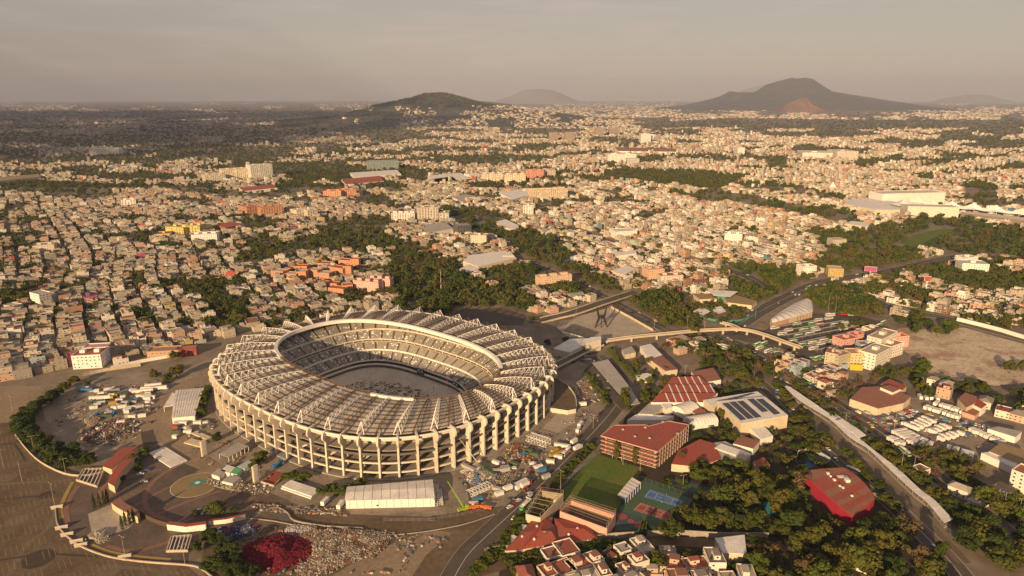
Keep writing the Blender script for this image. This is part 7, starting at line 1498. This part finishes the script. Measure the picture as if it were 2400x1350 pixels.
def city():
    ang = R(-54); C, S = lots(-2600, 800, -300, 2600, ang)
    q = Q(C[:, 0], C[:, 1]); px, py = q
    keep = (C[:, 1] > 480) & (C[:, 1] < 2150) & (px > -60) & (px < 2460) & (py < 900)
    C, S, px, py = C[keep], S[keep], px[keep], py[keep]
    keep = ~inpoly(px, py, HANDMADE) & ~in_woods(px, py) & ~in_stadium(C[:, 0], C[:, 1], 1.18) & ~near_road(C[:, 0], C[:, 1])
    for f in FIELDS: keep &= ~inpoly(px, py, f)
    green = fbm(C[:, 0] / 90, C[:, 1] / 90, 11); thr = np.where(px > 1850, .54, np.where(py < 480, .505, np.where((py < 580) & (px < 1350), .60, .64))) - np.where((px > 1000) & (px < 1500) & (py > 560), .06, 0)
    keep &= (green < thr) & (RNG.random(len(C)) < .93)
    C, S, px, py = C[keep], S[keep], px[keep], py[keep]; keep = ~on_foot(C[:, 0], C[:, 1]); C, S, px, py = C[keep], S[keep], px[keep], py[keep]
    n = len(C); right = np.clip((px - 900) / 500, 0, 1) * (RNG.random(n) < 2); pick_r = RNG.random(n) < right
    wl_ = np.where(pick_r, RNG.choice(len(WALLS), n, p=WP_R / WP_R.sum()), RNG.choice(len(WALLS), n, p=WP_L / WP_L.sum())); rf = RNG.choice(len(ROOFS), n, p=RP / RP.sum())
    wc = np.clip(WALLS[wl_] * RNG.uniform(.85, 1.12, (n, 1)), 0, .85); rc = ROOFS[rf] * RNG.uniform(.8, 1.15, (n, 1))
    st = RNG.choice([1, 1, 2, 2, 2, 2, 3, 3, 4], n); hh = st * RNG.uniform(2.6, 3.0, n); rz = np.full(n, ang) + RNG.normal(0, .06, n)
    has = RNG.random(n) < .72; rw = S[:, 0] * RNG.uniform(.3, .75, n); rd = S[:, 1] * RNG.uniform(.25, .6, n); rx = RNG.uniform(-.5, .5, n) * (S[:, 0] - rw) * .9; ry = RNG.uniform(-.5, .5, n) * (S[:, 1] - rd) * .9; rh = RNG.uniform(2.2, 3.0, n)
    # the nearest houses are things of their own
    hidden = inpoly(px, py, [(640, 800), (660, 760), (760, 742), (900, 728), (1000, 740), (1180, 775), (1290, 830), (1290, 900), (500, 900)])
    order = np.argsort(np.where(hidden, 1e9, np.hypot(C[:, 0], C[:, 1])) + np.where((px < -20) | (px > 2410), 1e8, 0)); near = order[:215]; isn = np.zeros(n, bool); isn[near] = True
    for i in near:
        z = 'beyond the works yard' if px[i] < 480 else ('behind the stadium' if px[i] < 1250 else 'above the vacant lot')
        house(float(C[i, 0]), float(C[i, 1]), float(S[i, 0]), float(S[i, 1]), float(hh[i]), float(rz[i]), tuple(map(float, wc[i])), tuple(map(float, rc[i])), z, (float(rx[i]), float(ry[i]), float(rw[i]), float(rd[i]), float(rh[i])) if has[i] else None, RNG.random() < .6, int(i))
    f = ~isn & ~hidden; C, S, wc, rc, hh, rz, has, rw, rd, rx, ry, rh = [a[f] for a in (C, S, wc, rc, hh, rz, has, rw, rd, rx, ry, rh)]; n = len(C)
    parts = [boxes_np(C, np.stack([S[:, 0], S[:, 1], hh], 1), rz, np.zeros(n), wc, rc)]
    t = .25; cr, sr = np.cos(rz), np.sin(rz)     # parapets: four thin walls
    for sx, sy, wx, wy in ((0, -1, 1, 0), (0, 1, 1, 0), (-1, 0, 0, 1), (1, 0, 0, 1)):
        ox = sx * (S[:, 0] - t) / 2; oy = sy * (S[:, 1] - t) / 2; sz = np.stack([np.where(wx, S[:, 0], t), np.where(wy, S[:, 1] - 2 * t, t), np.full(n, .75)], 1)
        parts.append(boxes_np(C + np.stack([ox * cr - oy * sr, ox * sr + oy * cr], 1), sz, rz, hh, wc * .97, wc))
    g = np.where(has)[0]; o = np.stack([rx * cr - ry * sr, rx * sr + ry * cr], 1); parts.append(boxes_np((C + o)[g], np.stack([rw, rd, rh], 1)[g], rz[g], hh[g], wc[g] * RNG.uniform(.8, 1.15, (len(g), 1)), rc[g] * 1.05))
    k = RNG.random(n) < .7; g = np.where(k)[0]; m = len(g); ox = RNG.uniform(-.35, .35, m) * S[g, 0]; oy = RNG.uniform(-.35, .35, m) * S[g, 1]; tc = np.where(RNG.random((m, 1)) < .6, np.array([[.03, .03, .03]]), np.array([[.5, .5, .5]]))
    parts.append(boxes_np(C[g] + np.stack([ox * cr[g] - oy * sr[g], ox * sr[g] + oy * cr[g]], 1), np.tile([[1.2, 1.2, 1.6]], (m, 1)), rz[g], hh[g] + np.where(RNG.random(m) < .5, 0, .0), tc, tc))
    for rep in range(2):      # small clutter on the roofs
        g = np.where(RNG.random(n) < .75)[0]; m = len(g); ox = RNG.uniform(-.42, .42, m) * S[g, 0]; oy = RNG.uniform(-.42, .42, m) * S[g, 1]; tc = np.array([(.5, .46, .4), (.3, .27, .23), (.6, .58, .54), (.33, .12, .08), (.2, .3, .38), (.12, .11, .1)])[RNG.integers(0, 6, m)]
        parts.append(boxes_np(C[g] + np.stack([ox * cr[g] - oy * sr[g], ox * sr[g] + oy * cr[g]], 1), np.stack([RNG.uniform(.6, 3.2, m), RNG.uniform(.5, 2.6, m), RNG.uniform(.4, 2.2, m)], 1), rz[g], hh[g], tc, tc))
    # windows on the two faces towards the street (dark panes set proud of the wall)
    for face in (0, 1, 3):
        for s_ in range(3):
            for kx in (-.28, .05, .3):
                mm = (hh > s_ * 2.8 + 2) & (C[:, 1] < 1500) & (RNG.random(n) < (.62 if face == 0 else .4)); g = np.where(mm)[0]; m = len(g)
                if face == 0: ox = kx * S[g, 0]; oy = -S[g, 1] / 2; sz = np.tile([[1.4, .12, 1.2]], (m, 1))
                else: ox = (1 if face == 1 else -1) * S[g, 0] / 2; oy = kx * S[g, 1]; sz = np.tile([[.12, 1.4, 1.2]], (m, 1))
                dk = np.tile([[.03, .03, .035]], (m, 1)) * RNG.uniform(.5, 2.5, (m, 1)); parts.append(boxes_np(C[g] + np.stack([ox * cr[g] - oy * sr[g], ox * sr[g] + oy * cr[g]], 1), sz, rz[g], np.full(m, s_ * 2.85 + 1.0), dk, dk))
    V, F, Cc = join_np(parts); o = ob('housing', attr_mesh('housing', V, F, Cc, 'paint_attr')); o['kind'] = 'stuff'; o['label'] = 'mass of flat-roofed houses filling the middle distance'
    print('mid houses', n, 'quads', len(F))
    # the far plain, in ever coarser blocks
    N = 92000; py = 236 + 212 * RNG.random(N) ** .8; px = RNG.uniform(-40, 2440, N); d = (H / ((ST + (py - 675) / FPX * CT) / (CT - (py - 675) / FPX * ST))); X = (px - 1200) / FPX * (d * CT + H * ST); Y = d
    k = Y > 2000; px, py, X, Y = px[k], py[k], X[k], Y[k]; mpp = Y / FPX
    leaf = fbm(px / 70, py / 9, 21, 5); warm = np.clip((px - 900) / 700, 0, 1); thr = .475 + .085 * warm + .04 * (py < 262) - .06 * ((py > 300) & (py < 455)) * (1 - .6 * warm) ; band = fbm(px / 260, py / 22, 33); k = (leaf + (band - .5) * .4 < thr) & ~in_woods(px, py) & (RNG.random(len(px)) < .92)
    for f in FIELDS: k &= ~inpoly(px, py, f)
    kk = ~on_foot(X, Y); k &= kk
    k &= estrella(X, Y) < 168
    px, py, X, Y, mpp, warm = [a[k] for a in (px, py, X, Y, mpp, warm)]; n = len(X); Z = estrella(X, Y) - 2
    w = np.clip(mpp * RNG.uniform(2, 6.5, n), 7, 60); dd = np.clip(w * RNG.uniform(.5, 1.2, n), 7, 60); hh = np.clip(RNG.gamma(3, 2.2, n) + mpp * .5, 3, 30); big = RNG.random(n) < .02; w = np.where(big, w * 2.2, w); wl_ = np.where(RNG.random(n) < .35 + .5 * warm, RNG.choice(len(WALLS), n, p=WP_R / WP_R.sum()), RNG.choice(len(WALLS), n, p=WP_L / WP_L.sum()))
    wc = np.clip(WALLS[wl_] * RNG.uniform(.8, 1.1, (n, 1)), 0, .85); rc = ROOFS[RNG.choice(len(ROOFS), n, p=RP / RP.sum())] * RNG.uniform(.85, 1.25, (n, 1)); rz = R(-54) + RNG.normal(0, .12, n) + RNG.choice([0, 1.57], n)
    V, F, Cc = boxes_np(np.stack([X, Y], 1), np.stack([w, dd, hh + 2], 1), rz, Z, wc, rc); o = ob('far_housing', attr_mesh('far_housing', V, F, Cc, 'paint_attr')); o['kind'] = 'stuff'; o['label'] = 'pale city of countless buildings spread to the horizon'; print('far houses', n)
city()
# near houses at the foot of the picture and along the avenue
def near_houses(zone, poly, ang, lw, ld, walls, roofs, phrase, nmax, dens=.9, gable=.15):
    W = poly_w(poly); cx = sum(p.x for p in W) / len(W); cy_ = sum(p.y for p in W) / len(W); n = 0; c, s = math.cos(ang), math.sin(ang)
    for i in range(-14, 15):
        for j in range(-14, 15):
            u, v = i * lw, j * ld; x, y = cx + u * c - v * s, cy_ + u * s + v * c; q = Q(x, y)
            if n >= nmax or not inpoly([q[0]], [q[1]], poly)[0] or random.random() > dens: continue
            X = np.array([x]); Y = np.array([y])
            if on_foot(X, Y)[0]: continue
            w = lw * random.uniform(.62, 1.25); d = ld * random.uniform(.6, 1.1); x += random.uniform(-1.5, 1.5); y += random.uniform(-1.5, 1.5); h = random.choice([3, 5.8, 5.8, 6.2, 8.6]); rm = (random.uniform(-.15, .15) * w, random.uniform(-.15, .15) * d, w * random.uniform(.35, .55), d * random.uniform(.3, .5), 2.7) if random.random() < .75 else None
            house(x, y, w, d, h, ang + random.gauss(0, .09) + random.choice([0, 0, 1.57]), random.choice(walls), random.choice(roofs), phrase, rm, random.random() < .6, i * 31 + j, random.random() < gable); n += 1
WW = [(.72, .69, .62), (.66, .61, .53), (.60, .52, .42), (.68, .64, .58), (.5, .34, .26)]; RR = [(.27, .08, .055), (.30, .10, .07), (.26, .12, .085), (.34, .29, .24), (.24, .21, .18), (.40, .36, .30)]
near_houses('a', [(1215, 1362), (1260, 1322), (1330, 1302), (1440, 1292), (1500, 1290), (1520, 1400), (1200, 1400)], R(22), 10, 12, WW, RR, 'below the club roofs', 40, 1.0)
near_houses('b', [(1500, 1310), (1560, 1300), (1680, 1310), (1760, 1310), (1765, 1400), (1500, 1400)], R(4), 12, 13, WW, RR + [(.36, .11, .07)], 'among the big trees at the near edge', 24, .9, .3)
near_houses('c', [(1990, 1280), (2030, 1262), (2090, 1300), (2060, 1330), (2010, 1330)], R(-40), 12, 13, WW, RR, 'half hidden in the near wood', 6, .9, .6)
near_houses('d', [(2180, 900), (2240, 905), (2250, 940), (2200, 935)], R(-40), 11, 12, WW, RR, 'between the vacant lot and the depot', 8, .8, .4)
near_houses('e', [(2300, 930), (2400, 960), (2420, 1010), (2330, 1000), (2290, 980)], R(-40), 12, 14, WW + [(.6, .4, .3)], RR, 'above the depot', 16, .75, .4)
near_houses('f', [(1880, 880), (1980, 880), (1960, 930), (1900, 910)], R(-60), 10, 12, WW + [(.5, .4, .3)], RR, 'between the light rail and the factory', 8, .6, .3)
near_houses('g', [(1800, 850), (1880, 850), (1900, 880), (1830, 875)], R(-50), 8, 8, [(.5, .42, .3), (.3, .4, .45)], [(.45, .42, .38), (.4, .1, .06)], 'in the market stalls by the avenue', 12, .7, .0)
near_houses('h', [(1260, 700), (1330, 690), (1335, 715), (1270, 725)], R(-54), 10, 12, WW + [(.62, .5, .34)], RR, 'in the shops beside the flyover', 10, .9)
near_houses('i', [(1570, 795), (1640, 800), (1650, 850), (1600, 850)], R(-60), 11, 12, WW, RR, 'under the trees below the footbridge', 5, .6, .5)
near_houses('j', [(2130, 1110), (2300, 1230), (2400, 1250), (2400, 1200), (2250, 1120)], R(-60), 12, 13, WW, RR, 'east of the avenue', 10, .35, .4)

# ------------------------------------------------------------------ trees near enough to tell apart
ZW = 'in the wood at the near right corner'
tree_zone([(1600, 1245), (1660, 1190), (1720, 1150), (1790, 1130), (1860, 1110), (1880, 1150), (1920, 1215), (1985, 1262), (2060, 1225), (2120, 1250), (2180, 1290), (2240, 1400), (1770, 1400), (1760, 1260), (1680, 1250)], 58, (8, 19), (8, 18), ['round', 'hedge', 'tall', 'bright', 'round', 'bare', 'round'], ZW, 7.5)
tree_zone([(1580, 1110), (1640, 1095), (1760, 1100), (1800, 1120), (1720, 1140), (1640, 1130)], 12, (8, 12), (8, 11), ['round', 'round', 'bright', 'tall'], 'between the tennis courts and the school roofs', 5)
for x, y, h, w, k in ((1640, 1175, 10, 9, 'hedge'), (1600, 1222, 13, 13, 'round'), (1570, 1262, 14, 14, 'round'), (1655, 1240, 15, 13, 'round'), (1545, 1330, 12, 12, 'round'), (1480, 1330, 9, 9, 'round'), (1511, 1245, 8, 6, 'tall'), (1530, 1250, 6, 5, 'bright'), (1497, 1262, 9, 2, 'cypress'), (1505, 1264, 9, 2, 'cypress'), (1512, 1262, 9, 2, 'cypress'), (1444, 1078, 14, 5, 'tall'), (1488, 1088, 13, 5, 'tall'), (1600, 1085, 9, 6, 'tall'), (1715, 1035, 10, 11, 'round'), (1700, 1005, 9, 9, 'round'), (1690, 985, 10, 8, 'tall'), (1690, 1230, 14, 12, 'round')): tree(x, y, h, w, k, 'around the school and courts')
tree_zone([(1480, 860), (1540, 850), (1600, 880), (1560, 930), (1510, 945), (1490, 910)], 10, (8, 11), (8, 10), ['round', 'bright', 'round'], 'beside the striped red roof', 6)
tree_zone([(1540, 810), (1600, 800), (1660, 825), (1760, 850), (1800, 900), (1770, 920), (1700, 885), (1640, 860), (1590, 850)], 26, (9, 14), (10, 14), ['round', 'tall', 'round', 'bare', 'bright'], 'between the footbridge and the solar hall', 6)
tree_row([(1810, 905), (1850, 950), (1900, 1005), (1950, 1050), (2010, 1105), (2060, 1160), (2120, 1215)], 15, 9, 9, 'round', 'along the near side of the light rail', 3)
tree_row([(1850, 985), (1890, 1030), (1930, 1075)], 8, 9, 10, 'round', 'along the near side of the light rail', 4)
tree_row([(1790, 840), (1850, 890), (1920, 940), (1960, 965)], 9, 9, 8, 'bare', 'along the far side of the light rail', 3)
tree_row([(2030, 1040), (2090, 1085), (2150, 1130), (2210, 1180), (2290, 1250)], 12, 10, 11, 'round', 'along the far side of the light rail', 4)
tree_zone([(2130, 1060), (2260, 1075), (2360, 1110), (2330, 1140), (2240, 1120), (2160, 1100)], 11, (8, 12), (8, 12), ['round', 'round', 'bare'], 'below the truck depot', 6)
tree_zone([(2250, 1200), (2330, 1180), (2420, 1210), (2420, 1330), (2330, 1350), (2260, 1290)], 13, (12, 17), (13, 17), ['round', 'bright', 'hedge'], 'at the right edge of the avenue', 8)
tree_zone([(2080, 765), (2130, 745), (2230, 770), (2220, 790), (2150, 785)], 10, (13, 18), (12, 16), ['bright', 'hedge', 'round'], 'beside the vacant lot', 8)
tree_zone([(2130, 870), (2170, 860), (2175, 910), (2200, 940), (2150, 935)], 9, (10, 14), (10, 13), ['bright', 'hedge', 'round'], 'at the near corner of the vacant lot', 7)
tree_zone([(2195, 905), (2300, 905), (2310, 925), (2220, 925)], 9, (10, 14), (10, 13), ['hedge', 'round'], 'in front of the vacant lot', 7)
tree_zone([(2330, 925), (2420, 920), (2420, 990), (2350, 980)], 8, (11, 15), (11, 14), ['hedge', 'round'], 'at the right edge above the depot', 7)
tree_zone([(1925, 900), (1990, 900), (2050, 880), (2060, 895), (1990, 945), (1930, 935)], 12, (7, 11), (7, 10), ['round', 'bare', 'bare'], 'round the patched red factory', 6)
tree_zone([(2040, 880), (2110, 870), (2130, 890), (2060, 895)], 6, (8, 10), (8, 10), ['round', 'bright'], 'round the patched red factory', 6)
for x, y, h, w in ((2365, 875, 16, 10), (2395, 870, 13, 10), (1945, 798, 8, 8), (1962, 800, 7, 8), (1970, 775, 10, 10), (2000, 768, 10, 11), (2020, 765, 9, 9), (1282, 808, 8, 9), (1325, 805, 9, 8), (1245, 755, 9, 9), (1626, 785, 14, 11), (1575, 755, 12, 12), (1595, 768, 11, 10)): tree(x, y, h, w, 'round' if h > 8 else 'hedge', 'near the bus station and bridges')
tree_zone([(1480, 715), (1560, 700), (1610, 735), (1600, 765), (1560, 775), (1510, 750)], 12, (9, 14), (9, 13), ['round', 'bright', 'bare'], 'behind the sculpture plaza', 6)
tree_zone([(1610, 735), (1680, 725), (1760, 735), (1740, 752), (1660, 748)], 12, (7, 10), (7, 9), ['round', 'bright', 'bare'], 'in the library garden', 5)
print('tree things', len(TREES), 'houses', NHOUSE[0])

# ------------------------------------------------------------------ woods and street trees past counting: points that carry one tree each
def tree_mass(name, label, X, Y, Z, hgt, wid):
    src = bpy.data.collections.new(name + '_kinds')
    for k in range(6):
        me = crown_mesh('crown', 'far', 300 + k, 340, .062, 'leaf_far'); src.objects.link(bpy.data.objects.new('far_crown', me))
    n = len(X); me = bpy.data.meshes.new(name); me.vertices.add(n); me.vertices.foreach_set('co', np.stack([X, Y, Z], 1).astype(np.float32).ravel())
    a = me.attributes.new('tree_scale', 'FLOAT_VECTOR', 'POINT'); a.data.foreach_set('vector', np.stack([wid, wid, hgt], 1).astype(np.float32).ravel())
    a = me.attributes.new('tree_turn', 'FLOAT_VECTOR', 'POINT'); a.data.foreach_set('vector', np.stack([np.zeros(n), np.zeros(n), RNG.uniform(0, 6.28, n)], 1).astype(np.float32).ravel())
    o = ob(name, me); o['kind'] = 'stuff'; o['label'] = label
    ng = bpy.data.node_groups.new(name, 'GeometryNodeTree'); ng.interface.new_socket('Geometry', in_out='INPUT', socket_type='NodeSocketGeometry'); ng.interface.new_socket('Geometry', in_out='OUTPUT', socket_type='NodeSocketGeometry')
    N = ng.nodes; L = ng.links; gi = N.new('NodeGroupInput'); go = N.new('NodeGroupOutput'); ci = N.new('GeometryNodeCollectionInfo'); ci.inputs['Collection'].default_value = src; ci.inputs['Separate Children'].default_value = True; ci.inputs['Reset Children'].default_value = True
    ip = N.new('GeometryNodeInstanceOnPoints'); ip.inputs['Pick Instance'].default_value = True; rv = N.new('FunctionNodeRandomValue'); rv.data_type = 'INT'; rv.inputs[4].default_value = 0; rv.inputs[5].default_value = 5
    at = N.new('GeometryNodeInputNamedAttribute'); at.data_type = 'FLOAT_VECTOR'; at.inputs['Name'].default_value = 'tree_scale'; ar = N.new('GeometryNodeInputNamedAttribute'); ar.data_type = 'FLOAT_VECTOR'; ar.inputs['Name'].default_value = 'tree_turn'
    L.new(gi.outputs[0], ip.inputs['Points']); L.new(ci.outputs[0], ip.inputs['Instance']); L.new(rv.outputs[2], ip.inputs['Instance Index']); L.new(at.outputs[0], ip.inputs['Scale']); L.new(ar.outputs[0], ip.inputs['Rotation']); L.new(ip.outputs[0], go.inputs[0])
    md = o.modifiers.new('trees', 'NODES'); md.node_group = ng; return o
def masses():
    # middle distance
    N = 32000; px = RNG.uniform(-40, 2440, N); py = 430 + 340 * RNG.random(N); X = np.empty(N); Y = np.empty(N); v = (py - 675) / FPX; t = H / (ST + v * CT); X = (px - 1200) / FPX * t; Y = (CT - v * ST) * t
    w = in_woods(px, py); hand = inpoly(px, py, HANDMADE); green = fbm(X / 90, Y / 90, 11); thr = np.where(px > 1850, .54, np.where(py < 480, .505, np.where((py < 580) & (px < 1350), .60, .64))) - np.where((px > 1000) & (px < 1500) & (py > 560), .06, 0)
    dens = np.where(w, .30, np.where(green > thr - .01, .5, .13)); k = (RNG.random(N) < dens) & (~hand | w) & ~in_stadium(X, Y, 1.18) & ~near_road(X, Y)
    for f in FIELDS: k &= ~inpoly(px, py, f)
    X, Y, w = X[k], Y[k], w[k]; kk = ~on_foot(X, Y); X, Y, w = X[kk], Y[kk], w[kk]; n = len(X); h = np.where(w, RNG.uniform(9, 18, n), RNG.uniform(7, 13, n)); wd = h * RNG.uniform(.9, 1.35, n)
    tree_mass('woodland', 'street trees and woods spread through the middle distance', X, Y, np.zeros(n), h, wd); print('mid trees', n)
    # far plain
    N = 60000; py = 234 + 206 * RNG.random(N) ** .85; px = RNG.uniform(-40, 2440, N); v = (py - 675) / FPX; t = H / (ST + v * CT); X = (px - 1200) / FPX * t; Y = (CT - v * ST) * t; mpp = Y / FPX
    leaf = fbm(px / 70, py / 9, 21, 5); band = fbm(px / 260, py / 22, 33); warm = np.clip((px - 900) / 700, 0, 1); thr = .475 + .085 * warm + .04 * (py < 262) - .06 * ((py > 300) & (py < 455)) * (1 - .6 * warm); w = in_woods(px, py)
    k = (w | (leaf + (band - .5) * .4 > thr - .02) | (RNG.random(N) < .10)) & (RNG.random(N) < np.where(w, .95, .62)) & (Y > 1900)
    for f in FIELDS: k &= ~inpoly(px, py, f)
    X, Y, mpp = X[k], Y[k], mpp[k]; kk = ~on_foot(X, Y); X, Y, mpp = X[kk], Y[kk], mpp[kk]; n = len(X); h = np.clip(RNG.uniform(8, 15, n) + mpp * .4, 8, 22); wd = np.clip(mpp * RNG.uniform(3, 8, n), 9, 80); tree_mass('far_woodland', 'dark belts of trees on the far plain', X, Y, estrella(X, Y) - 1, h, wd); print('far trees', n)
    X = EX + RNG.uniform(-1300, 900, 9000); Y = EY + RNG.uniform(-1500, 900, 9000); k = estrella(X, Y) > 162; X, Y = X[k][:1600], Y[k][:1600]; n = len(X); tree_mass('hill_scrub', 'dark scrub covering the hill above the city', X, Y, estrella(X, Y) - 3, RNG.uniform(8, 16, n), RNG.uniform(14, 40, n))
masses()
def undergrowth():
    ps = [[(1480, 960), (1600, 880), (1700, 870), (1800, 900), (1900, 1000), (2060, 1160), (2200, 1300), (2240, 1360), (1600, 1360), (1480, 1270), (1560, 1120), (1640, 1090)], [(1560, 790), (1700, 830), (1850, 900), (2000, 1030), (2200, 1150), (2400, 1290), (2400, 1180), (2200, 1060), (2050, 1010), (1960, 900), (1880, 860), (1700, 790)], [(1480, 700), (1600, 690), (1780, 700), (1780, 750), (1600, 770), (1500, 745)], [(1180, 1300), (1480, 1260), (1760, 1270), (1760, 1350), (1200, 1350)]]
    X, Y = [], []
    for poly in ps:
        W = poly_w(poly); x = RNG.uniform(min(p.x for p in W), max(p.x for p in W), 3000); y = RNG.uniform(min(p.y for p in W), max(p.y for p in W), 3000); k = inpoly(x, y, [(p.x, p.y) for p in W]); X.append(x[k][:800]); Y.append(y[k][:800])
    X, Y = np.concatenate(X), np.concatenate(Y); px, py = Q(X, Y); k = ~on_foot(X, Y) & ~near_road(X, Y) & (fbm(X / 25, Y / 25, 41) > .38)
    for q in ([(1440, 1250), (1500, 1120), (1630, 1165), (1580, 1240)], [(1310, 1180), (1400, 1060), (1515, 1098), (1446, 1200)], [(1985, 990), (2110, 930), (2200, 930), (2400, 1040), (2400, 1085), (2130, 1050)], [(1790, 775), (1905, 735), (2070, 755), (1950, 845), (1790, 810)]): k &= ~inpoly(px, py, q)
    for line in ([(1720, 850), (1790, 905), (1870, 985), (1990, 1095), (2110, 1200), (2230, 1320)], [(1640, 775), (1750, 815), (1860, 880), (1960, 945), (2060, 1010), (2180, 1105), (2300, 1200), (2400, 1280)]):
        W = poly_w(line)
        for a, b in zip(W[:-1], W[1:]):
            dx, dy = b.x - a.x, b.y - a.y; t = np.clip(((X - a.x) * dx + (Y - a.y) * dy) / (dx * dx + dy * dy), 0, 1); k &= np.hypot(X - a.x - t * dx, Y - a.y - t * dy) > 9
    X, Y = X[k], Y[k]; n = len(X); h = RNG.uniform(2.5, 8, n); tree_mass('undergrowth', 'bushes and small garden trees threaded between the buildings', X, Y, np.zeros(n) - .4, h, h * RNG.uniform(.9, 1.5, n))
undergrowth()
# ------------------------------------------------------------------ traffic
def traffic(px, n, lanes, phrase):
    W = poly_w(smooth(px)); L = [0]
    for a, b in zip(W[:-1], W[1:]): L.append(L[-1] + (b - a).length)
    for k in range(n):
        t = random.random() * L[-1]; i = max(1, min(int(np.searchsorted(L, t)), len(L) - 1)); p = W[i - 1].lerp(W[i], (t - L[i - 1]) / (L[i] - L[i - 1])); d = W[i] - W[i - 1]; an = math.atan2(d.y, d.x); off = random.choice(lanes); q = p + Vector((-math.sin(an), math.cos(an), 0)) * off + Vector((0, 0, .15))
        if random.random() < .06: bus(0, 0, an if off < 0 else an + math.pi, phrase, None, q)
        else: car(0, 0, an if off < 0 else an + math.pi, phrase, None, None, q)
traffic([(1640, 775), (1750, 815), (1860, 880), (1960, 945), (2060, 1010), (2180, 1105), (2300, 1200), (2400, 1280)], 34, [-5, -2, 2, 5], 'on the avenue east of the light rail')
traffic([(1790, 905), (1870, 985), (1990, 1095), (2110, 1200), (2200, 1290)], 14, [-4, -1, 2, 5], 'on the avenue west of the light rail')
traffic([(2250, 600), (2090, 635), (1920, 664), (1853, 693), (1790, 725), (1730, 762)], 30, [-8, -4, 4, 8], 'on the wide avenue by the bus hall')
traffic([(1417, 561), (1603, 607), (1697, 631), (1760, 652)], 16, [-7, -3, 3, 7], 'on the avenue through the pale quarter')
traffic([(1203, 601), (1337, 655), (1475, 728), (1560, 772)], 18, [-5, -2, 3, 6], 'on the avenue behind the sculpture')
traffic([(1090, 1310), (1215, 1188), (1350, 1055), (1440, 955)], 9, [-4, 4, 6], 'on the stadium road')
settle_labels()
# ------------------------------------------------------------------ the smog: one closed box of even, thin air
HAZE_DENSITY = 3.7e-5
def build_haze():
    m = bpy.data.materials.new('haze_air'); m.use_nodes = True; nt = m.node_tree; nt.nodes.clear()
    out = nt.nodes.new('ShaderNodeOutputMaterial'); v = nt.nodes.new('ShaderNodeVolumePrincipled')
    v.inputs['Color'].default_value = (.52, .60, .80, 1); v.inputs['Density'].default_value = HAZE_DENSITY; v.inputs['Anisotropy'].default_value = 0.0
    nt.links.new(v.outputs['Volume'], out.inputs['Volume']); MATS['haze_air'] = m
    me = MB(); me.box((0, 17500, 575), (80000, 46000, 1170), m); o = me.build('haze'); o['kind'] = 'stuff'; o['label'] = 'thin warm smog lying over the whole city'
build_haze()

# a broad bank of cloud, high and out of the picture, that keeps the sun off the far western plain
def build_cloud():
    zc = 2600.0; sh = zc / math.tan(R(SUN_EL)); off = (math.sin(R(SUN_OFF)) * sh, math.cos(R(SUN_OFF)) * sh)
    shade = [(P(x, y).x, P(x, y).y) for x, y in ((-400, 392), (100, 380), (420, 366), (600, 345), (760, 325), (940, 305), (1000, 290), (960, 272), (900, 262), (-400, 262))]
    g = 110.0; xs = np.arange(-26000, 600, g); ys = np.arange(2000, 14500, g * 1.6); XX, YY = np.meshgrid(xs, ys)
    wx = XX + (fbm(XX / 900, YY / 900, 71) - .5) * 1500 + RNG.normal(0, 420, XX.shape); wy = YY + (fbm(XX / 900, YY / 900, 77) - .5) * 1100 + RNG.normal(0, 500, XX.shape) * np.clip(YY / 9000, .15, 1)
    ok = inpoly(wx.ravel(), wy.ravel(), shade).reshape(XX.shape) & (fbm(XX / 700, YY / 1100, 81, 4) < .55)
    n = fbm(XX / 500, YY / 500, 91, 4); top = zc + 60 + 420 * n; bot = zc - 40 * n; cx, cy_ = XX - off[0], YY - off[1]
    w = XX.shape[1]; V = np.concatenate([np.stack([cx.ravel(), cy_.ravel(), top.ravel()], 1), np.stack([cx.ravel(), cy_.ravel(), bot.ravel()], 1)]); k = XX.size
    j, i = np.where(ok[:-1, :-1]); a = j * w + i
    F = np.concatenate([np.stack([a, a + 1, a + w + 1, a + w], 1), np.stack([a + k, a + w + k, a + w + 1 + k, a + 1 + k], 1)]).astype(np.int64)
    u, inv = np.unique(F.ravel(), return_inverse=True); me = bpy.data.meshes.new('cloud'); me.from_pydata(V[u].tolist(), [], inv.reshape(-1, 4).tolist()); me.shade_smooth()
    m, nt, b = _base('cloud_vapour', 1.0, 0, 0); b.inputs['Base Color'].default_value = (.8, .8, .82, 1); MATS['cloud_vapour'] = m; me.materials.append(m)
    o = ob('cloud', me); o['kind'] = 'stuff'; o['label'] = 'broad bank of cloud shading the far western plain'
build_cloud()
